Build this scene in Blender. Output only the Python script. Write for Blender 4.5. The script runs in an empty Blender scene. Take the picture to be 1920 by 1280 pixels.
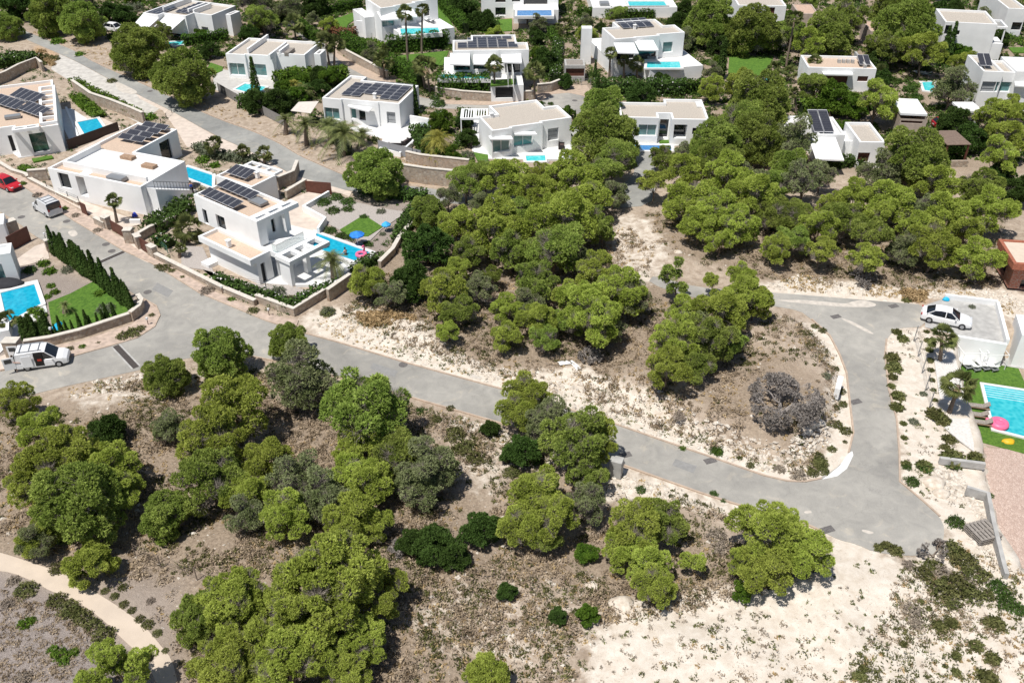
import bpy, math, random
import numpy as np
from mathutils import Vector, Matrix
from mathutils.geometry import tessellate_polygon

# ---------------------------------------------------------------- camera, sky, sun, exposure
scene = bpy.context.scene
COL = scene.collection
CAM_H, FPX, PITCH = 50.0, 1720.0, math.radians(34.68)
cam_d = bpy.data.cameras.new('camera'); cam = bpy.data.objects.new('camera', cam_d); COL.objects.link(cam)
cam.location = (0, 0, CAM_H); cam.rotation_euler = (math.pi/2 - PITCH, 0, 0)
cam_d.sensor_width = 36; cam_d.lens = 36*FPX/1920; cam_d.clip_start = .5; cam_d.clip_end = 9000
scene.camera = cam
SUN_EL, SUN_AZ = math.radians(66), math.atan2(-.72, -.69)       # direction towards the sun in plan
to_sun = Vector((math.cos(SUN_EL)*math.cos(SUN_AZ), math.cos(SUN_EL)*math.sin(SUN_AZ), math.sin(SUN_EL)))
sun_d = bpy.data.lights.new('sun', 'SUN'); sun_d.energy = 4.4; sun_d.angle = math.radians(.53); sun_d.color = (1, .965, .91)
sun = bpy.data.objects.new('sun', sun_d); COL.objects.link(sun); sun.rotation_euler = to_sun.to_track_quat('Z', 'Y').to_euler()
sun.location = (0, 0, 120)
world = bpy.data.worlds.new('World'); scene.world = world; world.use_nodes = True
wn = world.node_tree.nodes; wl = world.node_tree.links
sky = wn.new('ShaderNodeTexSky'); sky.sky_type = 'NISHITA'; sky.sun_disc = False
sky.sun_elevation = SUN_EL; sky.sun_rotation = math.pi/2 - SUN_AZ; sky.dust_density = 1.0
bg = wn['Background']; bg.inputs[1].default_value = .068; wl.new(sky.outputs[0], bg.inputs[0])
scene.view_settings.view_transform = 'Standard'; scene.view_settings.look = 'None'
scene.view_settings.exposure = .16; scene.view_settings.gamma = 1
scene.render.engine = 'CYCLES'
scene.cycles.max_bounces = 6; scene.cycles.transparent_max_bounces = 8
R = random.Random(7)
NR = np.random.RandomState(11)

# ---------------------------------------------------------------- measuring the photograph
ST, CT = math.sin(PITCH), math.cos(PITCH)
def ray(p):
    u, v = p[0]-960, p[1]-640
    return Vector((u, FPX*CT - v*ST, -(FPX*ST + v*CT)))
def P(p, z=0.):
    d = ray(p); t = (z-CAM_H)/d.z
    return Vector((d.x*t, d.y*t, z))
def mpp(p, z=0.):                   # metres per photo pixel across, at that ground point
    d = ray(p); return (z-CAM_H)/d.z
FR = {'c1':(0,0,.25),'c2':(400,0,.25),'c3':(800,0,.25),'c4':(1200,0,.25),'c5':(1500,0,.25),
      'g1':(0,280,.25),'g2':(340,280,.25),'g3':(0,440,.2344),'g4':(1400,480,.3125),'g5':(1640,560,.2656),
      'm2':(560,640,1/3),'m3':(1100,760,1/3),'m4':(0,960,.25),'m5':(440,960,.25),'m1':(0,680,1/3),'m6':(1500,860,.328),'m7':(640,300,1/3),'m8':(1160,240,.3958),
      'w8':(340,290,1/6.846),'w2':(460,400,1/7.385),'w5':(0,130,1/6.4),'w6':(240,0,.125),'w7':(640,0,1/6.4),
      'w4':(1760,400,1/4.267),'w3':(0,380,1/4.267),'':(0,0,1)}
def c(k, pts):
    f = FR[k]
    if isinstance(pts[0], (int, float)): return (f[0]+pts[0]*f[2], f[1]+pts[1]*f[2])
    return [(f[0]+a*f[2], f[1]+b*f[2]) for a, b in pts]

# ---------------------------------------------------------------- materials
MATS = {}
def M(name, col, rough=.85, var=.12, scale=2., bump=0., bscale=25., col2=None, spec=.3, metal=0., island=0., trans=0., obj=0.):
    if name in MATS: return MATS[name]
    m = bpy.data.materials.new(name); m.use_nodes = True; n = m.node_tree.nodes; l = m.node_tree.links
    b = n['Principled BSDF']; b.inputs['Roughness'].default_value = rough; b.inputs['Metallic'].default_value = metal
    b.inputs['Specular IOR Level'].default_value = spec
    tc = n.new('ShaderNodeTexCoord'); nz = n.new('ShaderNodeTexNoise'); nz.inputs['Scale'].default_value = scale
    nz.inputs['Detail'].default_value = 5; l.new(tc.outputs['Object'], nz.inputs['Vector'])
    mx = n.new('ShaderNodeMix'); mx.data_type = 'RGBA'
    a = [x*(1-var) for x in col]; bb = col2 or [min(1, x*(1+var)) for x in col]
    mx.inputs['A'].default_value = (*a, 1); mx.inputs['B'].default_value = (*bb, 1)
    mr = n.new('ShaderNodeMapRange'); mr.inputs['From Min'].default_value = .35; mr.inputs['From Max'].default_value = .65
    l.new(nz.outputs['Fac'], mr.inputs['Value']); l.new(mr.outputs[0], mx.inputs['Factor'])
    out = mx.outputs['Result']
    if island or obj:
        hs = n.new('ShaderNodeHueSaturation'); l.new(out, hs.inputs['Color'])
        g = n.new('ShaderNodeNewGeometry'); oi = n.new('ShaderNodeObjectInfo')
        m1 = n.new('ShaderNodeMapRange'); m1.inputs['To Min'].default_value = 1-island; m1.inputs['To Max'].default_value = 1+island
        l.new(g.outputs['Random Per Island'], m1.inputs['Value'])
        m2 = n.new('ShaderNodeMapRange'); m2.inputs['To Min'].default_value = 1-obj; m2.inputs['To Max'].default_value = 1+obj
        l.new(oi.outputs['Random'], m2.inputs['Value'])
        mm = n.new('ShaderNodeMath'); mm.operation = 'MULTIPLY'; l.new(m1.outputs[0], mm.inputs[0]); l.new(m2.outputs[0], mm.inputs[1])
        l.new(mm.outputs[0], hs.inputs['Value'])
        m3 = n.new('ShaderNodeMapRange'); m3.inputs['To Min'].default_value = .5-.018*obj*3; m3.inputs['To Max'].default_value = .5+.018*obj*3
        l.new(oi.outputs['Random'], m3.inputs['Value']); l.new(m3.outputs[0], hs.inputs['Hue'])
        out = hs.outputs[0]
    l.new(out, b.inputs['Base Color'])
    if bump:
        n2 = n.new('ShaderNodeTexNoise'); n2.inputs['Scale'].default_value = bscale; n2.inputs['Detail'].default_value = 4
        l.new(tc.outputs['Object'], n2.inputs['Vector'])
        bp = n.new('ShaderNodeBump'); bp.inputs['Distance'].default_value = .05; bp.inputs['Strength'].default_value = bump
        l.new(n2.outputs['Fac'], bp.inputs['Height']); l.new(bp.outputs[0], b.inputs['Normal'])
    if trans:
        t = n.new('ShaderNodeBsdfTranslucent'); l.new(out, t.inputs[0]); ms = n.new('ShaderNodeMixShader'); ms.inputs[0].default_value = trans
        l.new(b.outputs[0], ms.inputs[1]); l.new(t.outputs[0], ms.inputs[2]); l.new(ms.outputs[0], n['Material Output'].inputs[0])
    MATS[name] = m; return m

def cell_mat(name, cols, scale, mortar, msize=.06, rough=.9, bump=.6, coord='Object', squash=(1,1,1)):
    """irregular stonework: voronoi cells with mortar between"""
    m = bpy.data.materials.new(name); m.use_nodes = True; n = m.node_tree.nodes; l = m.node_tree.links
    b = n['Principled BSDF']; b.inputs['Roughness'].default_value = rough; b.inputs['Specular IOR Level'].default_value = .2
    tc = n.new('ShaderNodeTexCoord'); mp = n.new('ShaderNodeMapping'); mp.inputs['Scale'].default_value = squash
    l.new(tc.outputs[coord], mp.inputs[0])
    v = n.new('ShaderNodeTexVoronoi'); v.inputs['Scale'].default_value = scale; l.new(mp.outputs[0], v.inputs['Vector'])
    e = n.new('ShaderNodeTexVoronoi'); e.feature = 'DISTANCE_TO_EDGE'; e.inputs['Scale'].default_value = scale; l.new(mp.outputs[0], e.inputs['Vector'])
    sp = n.new('ShaderNodeSeparateColor'); l.new(v.outputs['Color'], sp.inputs[0])
    rp = n.new('ShaderNodeValToRGB'); rp.color_ramp.elements[0].color = (*cols[0], 1); rp.color_ramp.elements[1].color = (*cols[-1], 1)
    for i, cc in enumerate(cols[1:-1]):
        el = rp.color_ramp.elements.new((i+1)/(len(cols)-1)); el.color = (*cc, 1)
    l.new(sp.outputs[0], rp.inputs[0])
    lt = n.new('ShaderNodeMath'); lt.operation = 'LESS_THAN'; lt.inputs[1].default_value = msize; l.new(e.outputs['Distance'], lt.inputs[0])
    mx = n.new('ShaderNodeMix'); mx.data_type = 'RGBA'; l.new(lt.outputs[0], mx.inputs['Factor'])
    l.new(rp.outputs[0], mx.inputs['A']); mx.inputs['B'].default_value = (*mortar, 1); l.new(mx.outputs['Result'], b.inputs['Base Color'])
    bp = n.new('ShaderNodeBump'); bp.inputs['Strength'].default_value = bump; bp.inputs['Distance'].default_value = .06
    l.new(e.outputs['Distance'], bp.inputs['Height']); l.new(bp.outputs[0], b.inputs['Normal'])
    MATS[name] = m; return m

white = M('white_plaster', (.84,.84,.83), .8, .055, .45, .08, 6)
white2 = M('white_paint', (.84,.84,.83), .45, .02)
gravel = M('roof_gravel', (.47,.42,.36), .95, .2, 9, .5, 40)
peach = M('pink_roof_gravel', (.56,.43,.33), .95, .1, 7, .4, 40)
whitefloor = M('pale_floor_tile', (.70,.69,.67), .6, .05, 1.2)
greyfloor = M('grey_floor_tile', (.50,.48,.45), .7, .08, 1.5)
alu = M('grey_aluminium', (.30,.31,.32), .4, .05, metal=.3)
dark = M('dark_frame', (.025,.026,.03), .4, .1)
shutter = M('grey_roller_shutter', (.33,.34,.35), .5, .04)
brown = M('brown_steel', (.115,.045,.032), .5, .12, 3)
fabric = M('white_awning_cloth', (.88,.88,.88), .8, .02, trans=.12)
stone = cell_mat('rubble_stone', [(.36,.27,.20),(.46,.38,.30),(.31,.25,.20),(.52,.46,.38)], 3.2, (.36,.31,.26), .05)
coping = M('pale_coping', (.62,.57,.50), .85, .1, 3, .2)
orange = M('terracotta_kerb', (.46,.36,.28), .9, .12, 2, .2)
pinkpave = M('pink_pavement', (.60,.51,.435), .9, .1, 1.3, .2, 30)
concrete = M('grey_concrete', (.42,.41,.39), .9, .14, 1.5, .2)
rusty = M('brick_red', (.36,.13,.08), .9, .2, 6, .3)
lawnm = M('green_turf', (.085,.19,.025), .95, .22, 4, .9, 60, col2=(.12,.23,.03))
bark = M('grey_bark', (.20,.155,.12), .95, .25, 8, .6, 30)
palebark = M('dead_grey_wood', (.30,.27,.25), .95, .2, 8, .3, 30)
def glass_mat(name, col, rough=.06):
    m = M(name, col, rough, .2, .8, spec=.8); return m
teal = glass_mat('teal_glass', (.12,.24,.24)); darkglass = glass_mat('dark_glass', (.015,.02,.024)); greenglass = glass_mat('green_glass', (.05,.10,.085))
def water_mat(name, a, b):
    m = bpy.data.materials.new(name); m.use_nodes = True; n = m.node_tree.nodes; l = m.node_tree.links
    bs = n['Principled BSDF']; bs.inputs['Roughness'].default_value = .08; bs.inputs['IOR'].default_value = 1.33
    tc = n.new('ShaderNodeTexCoord'); nz = n.new('ShaderNodeTexNoise'); nz.inputs['Scale'].default_value = .8; nz.inputs['Distortion'].default_value = 1.2
    l.new(tc.outputs['Object'], nz.inputs[0]); v = n.new('ShaderNodeTexVoronoi'); v.feature = 'SMOOTH_F1'; v.inputs['Scale'].default_value = 2.6
    l.new(nz.outputs['Color'], v.inputs['Vector']); l.new(tc.outputs['Object'], v.inputs['Vector'])
    mr = n.new('ShaderNodeMapRange'); mr.inputs['From Min'].default_value = .2; mr.inputs['From Max'].default_value = .75; l.new(v.outputs['Distance'], mr.inputs[0])
    mx = n.new('ShaderNodeMix'); mx.data_type = 'RGBA'; mx.inputs['A'].default_value = (*a, 1); mx.inputs['B'].default_value = (*b, 1)  # caustic light painted into the water colour as paler cells
    l.new(mr.outputs[0], mx.inputs['Factor']); l.new(mx.outputs['Result'], bs.inputs['Base Color'])
    n2 = n.new('ShaderNodeTexNoise'); n2.inputs['Scale'].default_value = 3; l.new(tc.outputs['Object'], n2.inputs[0])
    bp = n.new('ShaderNodeBump'); bp.inputs['Strength'].default_value = .35; bp.inputs['Distance'].default_value = .05
    l.new(n2.outputs['Fac'], bp.inputs['Height']); l.new(bp.outputs[0], bs.inputs['Normal']); MATS[name] = m; return m
azure = water_mat('azure_water', (.005,.31,.47), (.02,.42,.58)); aqua = water_mat('aqua_water', (.03,.50,.54), (.14,.64,.66))
deepblue = water_mat('blue_water', (.02,.16,.42), (.05,.24,.52))
def solar_mat():
    m = bpy.data.materials.new('solar_cells'); m.use_nodes = True; n = m.node_tree.nodes; l = m.node_tree.links
    b = n['Principled BSDF']; b.inputs['Roughness'].default_value = .22; b.inputs['Specular IOR Level'].default_value = .4
    tc = n.new('ShaderNodeTexCoord'); br = n.new('ShaderNodeTexBrick'); l.new(tc.outputs['Generated'], br.inputs[0])
    br.offset = 0; br.inputs['Scale'].default_value = 1; br.inputs['Brick Width'].default_value = .1667; br.inputs['Row Height'].default_value = .1
    br.inputs['Mortar Size'].default_value = .004; br.inputs['Color1'].default_value = (.035,.036,.046,1); br.inputs['Color2'].default_value = (.045,.046,.056,1); br.inputs['Mortar'].default_value = (.10,.10,.11,1)
    b2 = n.new('ShaderNodeTexBrick'); l.new(tc.outputs['Generated'], b2.inputs[0]); b2.offset = 0; b2.inputs['Scale'].default_value = 1; b2.inputs['Brick Width'].default_value = 1; b2.inputs['Row Height'].default_value = 1; b2.inputs['Mortar Size'].default_value = .035
    mx = n.new('ShaderNodeMix'); mx.data_type = 'RGBA'; l.new(b2.outputs['Fac'], mx.inputs['Factor']); l.new(br.outputs[0], mx.inputs['A']); mx.inputs['B'].default_value = (.42,.42,.43,1)
    l.new(mx.outputs['Result'], b.inputs['Base Color']); MATS['solar_cells'] = m; return m
solar = solar_mat()
def asphalt_mat(name='worn_asphalt', tint=(1.0,.985,.955,1)):
    m = bpy.data.materials.new(name); m.use_nodes = True; n = m.node_tree.nodes; l = m.node_tree.links
    b = n['Principled BSDF']; b.inputs['Roughness'].default_value = .92; b.inputs['Specular IOR Level'].default_value = .2
    tc = n.new('ShaderNodeTexCoord')
    def nz(s, d=4, dist=0.):
        x = n.new('ShaderNodeTexNoise'); x.inputs['Scale'].default_value = s; x.inputs['Detail'].default_value = d; x.inputs['Distortion'].default_value = dist
        l.new(tc.outputs['Object'], x.inputs[0]); return x.outputs['Fac']
    def ramp(src, a, b_, ca, cb):
        r = n.new('ShaderNodeValToRGB'); r.color_ramp.elements[0].position = a; r.color_ramp.elements[1].position = b_
        r.color_ramp.elements[0].color = (*ca, 1); r.color_ramp.elements[1].color = (*cb, 1); l.new(src, r.inputs[0]); return r.outputs[0]
    def mul(a, b_):
        x = n.new('ShaderNodeMix'); x.data_type = 'RGBA'; x.blend_type = 'MULTIPLY'; x.inputs['Factor'].default_value = 1
        l.new(a, x.inputs['A']); l.new(b_, x.inputs['B']); return x.outputs['Result']
    base = ramp(nz(.10, 6, .9), .32, .70, (.285,.279,.266), (.43,.417,.392))
    mid = ramp(nz(.9, 7, .8), .28, .74, (.84,.84,.84), (1.08,1.07,1.05))
    fine = ramp(nz(14, 3), .3, .7, (.93,.93,.93), (1.05,1.05,1.05))
    v = n.new('ShaderNodeTexVoronoi'); v.feature = 'DISTANCE_TO_EDGE'; v.inputs['Scale'].default_value = .16
    mp = n.new('ShaderNodeMix'); mp.data_type = 'VECTOR'; mp.inputs['Factor'].default_value = .12
    nn = n.new('ShaderNodeTexNoise'); nn.inputs['Scale'].default_value = .5; nn.inputs['Detail'].default_value = 6
    l.new(tc.outputs['Object'], nn.inputs[0]); l.new(tc.outputs['Object'], mp.inputs['A']); 
    sc = n.new('ShaderNodeVectorMath'); sc.operation = 'SCALE'; sc.inputs['Scale'].default_value = 40; l.new(nn.outputs['Color'], sc.inputs[0])
    l.new(sc.outputs[0], mp.inputs['B']); l.new(mp.outputs['Result'], v.inputs['Vector'])
    crack = ramp(v.outputs['Distance'], .0, .005, (.86,.86,.86), (1,1,1))
    dust = ramp(nz(.55, 8, 1.5), .60, .74, (1,1,1), (1.28,1.22,1.13))
    l.new(mul(mul(mul(mul(base, mid), fine), crack), dust), b.inputs['Base Color'])
    for nd in n:
        if nd.type == 'VALTORGB' and nd.outputs[0].links and nd.color_ramp.elements[0].position > .3 and nd.color_ramp.elements[0].color[0] < .5:
            for e in nd.color_ramp.elements: e.color = [min(1, x*q) for x, q in zip(e.color, tint)]
    bp = n.new('ShaderNodeBump'); bp.inputs['Strength'].default_value = .3; bp.inputs['Distance'].default_value = .02
    l.new(nz(30, 3), bp.inputs['Height']); l.new(bp.outputs[0], b.inputs['Normal']); MATS[name] = m; return m
asphalt = asphalt_mat(); asphalt2 = asphalt_mat('old_dark_asphalt', (.88,.90,.90,1))

# ---------------------------------------------------------------- tagging and mesh helpers
def tag(o, label=None, cat=None, group=None, kind=None):
    if label: o['label'] = label
    if cat: o['category'] = cat
    if group: o['group'] = group
    if kind: o['kind'] = kind
    return o
def empty(name, loc=(0,0,0), rz=0., label=None, cat=None, group=None, link=True):
    o = bpy.data.objects.new(name, None); o.location = loc; o.rotation_euler = (0, 0, rz); o.empty_display_size = .3
    if link: COL.objects.link(o)
    return tag(o, label, cat, group)
class MB:
    def __init__(s): s.v = []; s.f = []
    def quad(s, *p):
        i = len(s.v); s.v += [tuple(q) for q in p]; s.f.append(tuple(range(i, i+len(p))))
    def box(s, x0, x1, y0, y1, z0, z1, bottom=True):
        i = len(s.v); s.v += [(x0,y0,z0),(x1,y0,z0),(x1,y1,z0),(x0,y1,z0),(x0,y0,z1),(x1,y0,z1),(x1,y1,z1),(x0,y1,z1)]
        s.f += [(i+4,i+5,i+6,i+7),(i,i+1,i+5,i+4),(i+1,i+2,i+6,i+5),(i+2,i+3,i+7,i+6),(i+3,i,i+4,i+7)]
        if bottom: s.f.append((i+3,i+2,i+1,i))
    def beam(s, a, b, w, h):
        """box from a to b (any direction), w wide, h high"""
        a, b = Vector(a), Vector(b); d = (b-a).normalized(); up = Vector((0,0,1)) if abs(d.z) < .95 else Vector((1,0,0))
        sx = d.cross(up).normalized()*w/2; sz = sx.cross(d).normalized()*h/2
        i = len(s.v)
        for q in (a, b):
            for k in ((-1,-1),(1,-1),(1,1),(-1,1)): s.v.append(tuple(q+sx*k[0]+sz*k[1]))
        s.f += [(i,i+1,i+2,i+3),(i+7,i+6,i+5,i+4),(i,i+4,i+5,i+1),(i+1,i+5,i+6,i+2),(i+2,i+6,i+7,i+3),(i+3,i+7,i+4,i)]
    def tube(s, pts, rad, n=6):
        pts = [Vector(p) for p in pts]; i0 = len(s.v)
        for k, p in enumerate(pts):
            d = (pts[min(k+1, len(pts)-1)]-pts[max(k-1, 0)]).normalized()
            a = d.orthogonal().normalized() if k == 0 else (pa - d*pa.dot(d)).normalized()
            pa = a; b = d.cross(a)
            for j in range(n):
                t = 2*math.pi*j/n; s.v.append(tuple(p+(a*math.cos(t)+b*math.sin(t))*rad[k]))
        for k in range(len(pts)-1):
            for j in range(n):
                q = i0+k*n; s.f.append((q+j, q+(j+1)%n, q+n+(j+1)%n, q+n+j))
        s.f.append(tuple(range(i0+n-1, i0-1, -1))); q = i0+(len(pts)-1)*n; s.f.append(tuple(range(q, q+n)))
    def prism(s, poly, z0, z1, bottom=True):
        """poly: list of (x,y); filled top, sides, bottom"""
        n = len(poly); area = sum(poly[i][0]*poly[(i+1)%n][1]-poly[(i+1)%n][0]*poly[i][1] for i in range(n))
        if area < 0: poly = poly[::-1]
        i = len(s.v); s.v += [(x,y,z1) for x, y in poly]+[(x,y,z0) for x, y in poly]
        for t in tessellate_polygon([[Vector((x,y,0)) for x, y in poly]]):
            a, b, c_ = t; A, B, C_ = poly[a], poly[b], poly[c_]
            if (B[0]-A[0])*(C_[1]-A[1])-(B[1]-A[1])*(C_[0]-A[0]) < 0: a, b = b, a
            s.f.append((i+a, i+b, i+c_))
            if bottom: s.f.append((i+n+b, i+n+a, i+n+c_))
        for k in range(n):
            k2 = (k+1) % n; s.f.append((i+n+k, i+n+k2, i+k2, i+k))
    def lathe(s, prof, n=12, cx=0, cy=0):
        i0 = len(s.v)
        for r, z in prof:
            for j in range(n): t = 2*math.pi*j/n; s.v.append((cx+r*math.cos(t), cy+r*math.sin(t), z))
        for k in range(len(prof)-1):
            for j in range(n):
                q = i0+k*n; s.f.append((q+j, q+(j+1)%n, q+n+(j+1)%n, q+n+j))
        s.f.append(tuple(range(i0+n-1, i0-1, -1))); q = i0+(len(prof)-1)*n; s.f.append(tuple(range(q, q+n)))
    def build(s, name, mat, parent=None, smooth=False, link=True, loc=None, bevel=0):
        me = bpy.data.meshes.new(name); me.from_pydata(s.v, [], s.f); me.materials.append(mat)
        if smooth:
            for p in me.polygons: p.use_smooth = True
        me.update(); o = bpy.data.objects.new(name, me)
        if link: COL.objects.link(o)
        if parent: o.parent = parent
        if loc: o.location = loc
        if bevel:
            b = o.modifiers.new('bevel', 'BEVEL'); b.width = bevel; b.segments = 2; b.limit_method = 'ANGLE'
        return o
def tri_mesh(name, V, mat, parent=None, link=True):
    """V: (n,3,3) array of loose triangles"""
    n = len(V); me = bpy.data.meshes.new(name)
    me.vertices.add(n*3); me.vertices.foreach_set('co', V.reshape(-1).astype('f'))
    me.loops.add(n*3); me.loops.foreach_set('vertex_index', np.arange(n*3, dtype='i'))
    me.polygons.add(n); me.polygons.foreach_set('loop_start', np.arange(0, n*3, 3, dtype='i')); 
    me.polygons.foreach_set('loop_total', np.full(n, 3, 'i'))
    me.update(calc_edges=True); me.materials.append(mat); o = bpy.data.objects.new(name, me)
    if link: COL.objects.link(o)
    if parent: o.parent = parent
    return o

# ---------------------------------------------------------------- land form
def seg_dist(X, Y, poly, closed=True):
    d = np.full(X.shape, 1e9); n = len(poly)
    for i in range(n if closed else n-1):
        ax, ay = poly[i]; bx, by = poly[(i+1) % n]; dx, dy = bx-ax, by-ay; L = dx*dx+dy*dy+1e-9
        t = np.clip(((X-ax)*dx+(Y-ay)*dy)/L, 0, 1); d = np.minimum(d, np.hypot(X-ax-t*dx, Y-ay-t*dy))
    return d
def inside(X, Y, poly):
    r = np.zeros(X.shape, bool); n = len(poly)
    for i in range(n):
        ax, ay = poly[i]; bx, by = poly[(i+1) % n]
        if ay == by: continue
        cnd = ((ay > Y) != (by > Y)) & (X < (bx-ax)*(Y-ay)/(by-ay)+ax); r ^= cnd
    return r
def sdist(X, Y, poly):
    d = seg_dist(X, Y, poly); return np.where(inside(X, Y, poly), -d, d)
def W(pts, z=0.): return [tuple(P(p, z)[:2]) for p in pts]
def vnoise(X, Y, s, seed=0):
    x, y = X/s, Y/s; xi, yi = np.floor(x), np.floor(y); fx, fy = x-xi, y-yi; fx = fx*fx*(3-2*fx); fy = fy*fy*(3-2*fy)
    def h(a, b): 
        q = np.sin(a*127.1+b*311.7+seed*74.7)*43758.5453; return q-np.floor(q)
    return (h(xi,yi)*(1-fx)+h(xi+1,yi)*fx)*(1-fy)+(h(xi,yi+1)*(1-fx)+h(xi+1,yi+1)*fx)*fy

ROAD = [(0,330),(45,350),(140,415),(235,472),(287,495),(375,550),(495,600),(560,622),(627,640),(760,680),(960,735),(1133,788),(1233,823),(1333,857),(1433,892),(1477,902),(1510,903),(1540,895),
  (1575,872),(1591,849),(1600,811),(1594,761),(1587,699),(1575,667),(1556,630),(1522,599),(1500,582),(1440,572),(1300,560),(1215,530),(1225,515),(1300,538),(1419,546),(1534,555),(1606,561),(1681,567),(1734,571),
  (1737,612),(1680,615),(1662,636),(1659,667),(1666,730),(1681,786),(1686,849),(1687,903),(1730,939),(1762,968),(1772,991),(1764,1037),(1700,1042),(1638,1034),(1608,1020),(1572,1011),(1539,994),
  (1507,980),(1420,957),(1313,923),(1240,897),(1173,873),(1060,832),(953,797),(860,770),(780,747),(640,708),(560,685),(475,668),(400,664),(330,675),(263,693),(200,707),(130,722),(77,735),(0,754),
  (-60,768),(-60,708),(0,697),(138,667),(211,646),(258,632),(290,611),(299,592),(293,575),(281,566),(268,560),(250,550),(200,517),(140,480),(88,455),(62,440),(35,418),(0,396),(-80,350),(-80,290)]
UROAD = [(20,40),(37,54),(80,72),(140,95),(175,117),(250,150),(312,178),(360,202),(412,225),(475,247),(525,270),(560,292),(605,312),(652,332),(720,344),(800,352),(860,362),(950,366),(1060,362),(1150,352),(1185,335),(1195,300),(1180,270),(1212,268),(1228,300),(1230,345),
  (1222,385),(1130,392),(1000,392),(880,384),(800,378),(720,366),(660,358),(600,348),(545,326),(480,288),(400,252),(320,207),(265,181),(145,116),(112,101),(37,69),(10,50)]
CULSAC = [(530,30),(560,45),(600,70),(625,105),(660,130),(700,142),(740,160),(800,188),(900,192),(1000,190),(1015,178),(1040,174),(1075,174),(1105,185),(1112,200),(1095,215),(1050,212),(1000,205),(900,205),(800,203),(740,180),(690,160),(640,140),(600,105),(560,65),(520,40)]
APRON = [(100,112),(112,102),(145,117),(265,182),(300,203),(262,232),(240,220),(150,165),(128,150),(96,130)]
PINKP = [(255,176),(320,208),(400,253),(480,289),(545,327),(660,360),(655,368),(600,350),(545,335),(470,312),(400,285),(350,275),(333,247),(305,207),(262,185)]
PROM = c('m4', [(-80,290),(0,300),(100,330),(250,380),(480,460),(650,560),(850,680),(1000,785),(1100,870),(1200,990),(1290,1100),(1340,1300),(1180,1300),(1130,1180),(1020,1040),(900,930),(780,810),(620,690),(380,590),(260,520),(90,450),(-80,430)])
TRACK = [(1095,1300),(1105,1215),(1170,1150),(1290,1120),(1440,1110),(1545,1080),(1560,1010),(1600,1018),(1640,1040),(1690,1130),(1780,1230),(1830,1300)]
PARK = [(1733,572),(1770,560),(1868,573),(1886,648),(1812,632),(1735,613)]
YARD = [(1790,652),(1888,664),(2150,670),(2150,1300),(1985,1220),(1905,1105),(1862,1010),(1842,930),(1835,845),(1818,815),(1806,775),(1790,690)]
MOUND = [(1430,590),(1500,606),(1545,650),(1560,700),(1566,760),(1560,820),(1520,858),(1440,852),(1350,822),(1260,790),(1190,760),(1150,700),(1210,640),(1300,600),(1370,580)]
HOUSEZONE = [(-60,100),(30,60),(260,100),(640,330),(800,350),(860,340),(1190,330),(1240,300),(1320,300),(1500,330),(1660,320),(1800,320),(1960,330),(1960,-40),(-60,-40)]
LEFTZONE = [(-80,60),(100,115),(260,185),(400,280),(650,365),(780,380),(770,430),(680,540),(560,598),(480,590),(300,490),(140,400),(-80,280)]
LEFTZONE2 = [(-60,370),(60,445),(150,495),(270,570),(290,600),(250,640),(130,670),(-60,715)]
FLATS = [W(ROAD), W(UROAD), W(PROM), W(PARK), W(HOUSEZONE), W(LEFTZONE), W(LEFTZONE2), W(APRON)]
WY, WM = W(YARD, -2.4), W(MOUND)
def gh_np(X, Y):
    X = np.asarray(X, float); Y = np.asarray(Y, float)
    m = np.full(X.shape, 1e9)
    for f in FLATS: m = np.minimum(m, sdist(X, Y, f))
    m = np.clip((m-1.3)/3, 0, 1)
    h = (vnoise(X,Y,9,1)-.5)*.9+(vnoise(X,Y,3.1,2)-.5)*.42+(vnoise(X,Y,1.1,3)-.5)*.16
    d = -sdist(X, Y, WM); t = np.clip((d+.2+1.2*(vnoise(X,Y,2.2,5)-.5))/1.5, 0, 1); h = h*m + 1.1*t*t*(3-2*t)
    d = -sdist(X, Y, WY); h = np.where(d > .25, -2.4, np.where(d > -.35, h*.3-2.4*np.clip((d+.35)/.6, 0, 1), h))
    return h
def gh(x, y): return float(gh_np(np.array([x]), np.array([y]))[0])
def G(p, dz=0.):
    """the point of the land seen at that place in the photograph"""
    z = 0.
    for _ in range(3):
        q = P(p, z+dz); z = gh(q.x, q.y)
    q = P(p, z+dz); return Vector((q.x, q.y, z))

def axis(a, b, step, far):
    core = list(np.arange(a, b+1e-6, step)); lo = []; hi = []; s = step; x = a
    while x > a-far: s *= 1.45; x -= s; lo.append(x)
    s = step; x = b
    while x < b+far: s *= 1.45; x += s; hi.append(x)
    return np.array(lo[::-1]+core+hi)
gx, gy = axis(-96, 96, .62, 4000), axis(30, 165, .62, 4000)
X, Y = np.meshgrid(gx, gy); Z = np.where((Y < 175) & (np.abs(X) < 110), gh_np(X, Y), 0.)
nx, ny = len(gx), len(gy)
me = bpy.data.meshes.new('ground'); me.vertices.add(nx*ny)
me.vertices.foreach_set('co', np.stack([X, Y, Z], -1).reshape(-1).astype('f'))
ii = (np.arange(ny-1)[:, None]*nx+np.arange(nx-1)[None, :]).reshape(-1)
q = np.stack([ii, ii+1, ii+nx+1, ii+nx], -1); nf = len(ii)
me.loops.add(nf*4); me.loops.foreach_set('vertex_index', q.reshape(-1).astype('i')); me.polygons.add(nf)
me.polygons.foreach_set('loop_start', np.arange(0, nf*4, 4, dtype='i')); me.polygons.foreach_set('loop_total', np.full(nf, 4, 'i'))
me.polygons.foreach_set('use_smooth', np.ones(nf, bool)); me.update(calc_edges=True)
GZONE = [(-120,-60),(2040,-60),(2040,330),(1500,330),(1230,300),(850,320),(640,250),(420,140),(140,50),(-60,20)]
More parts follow.
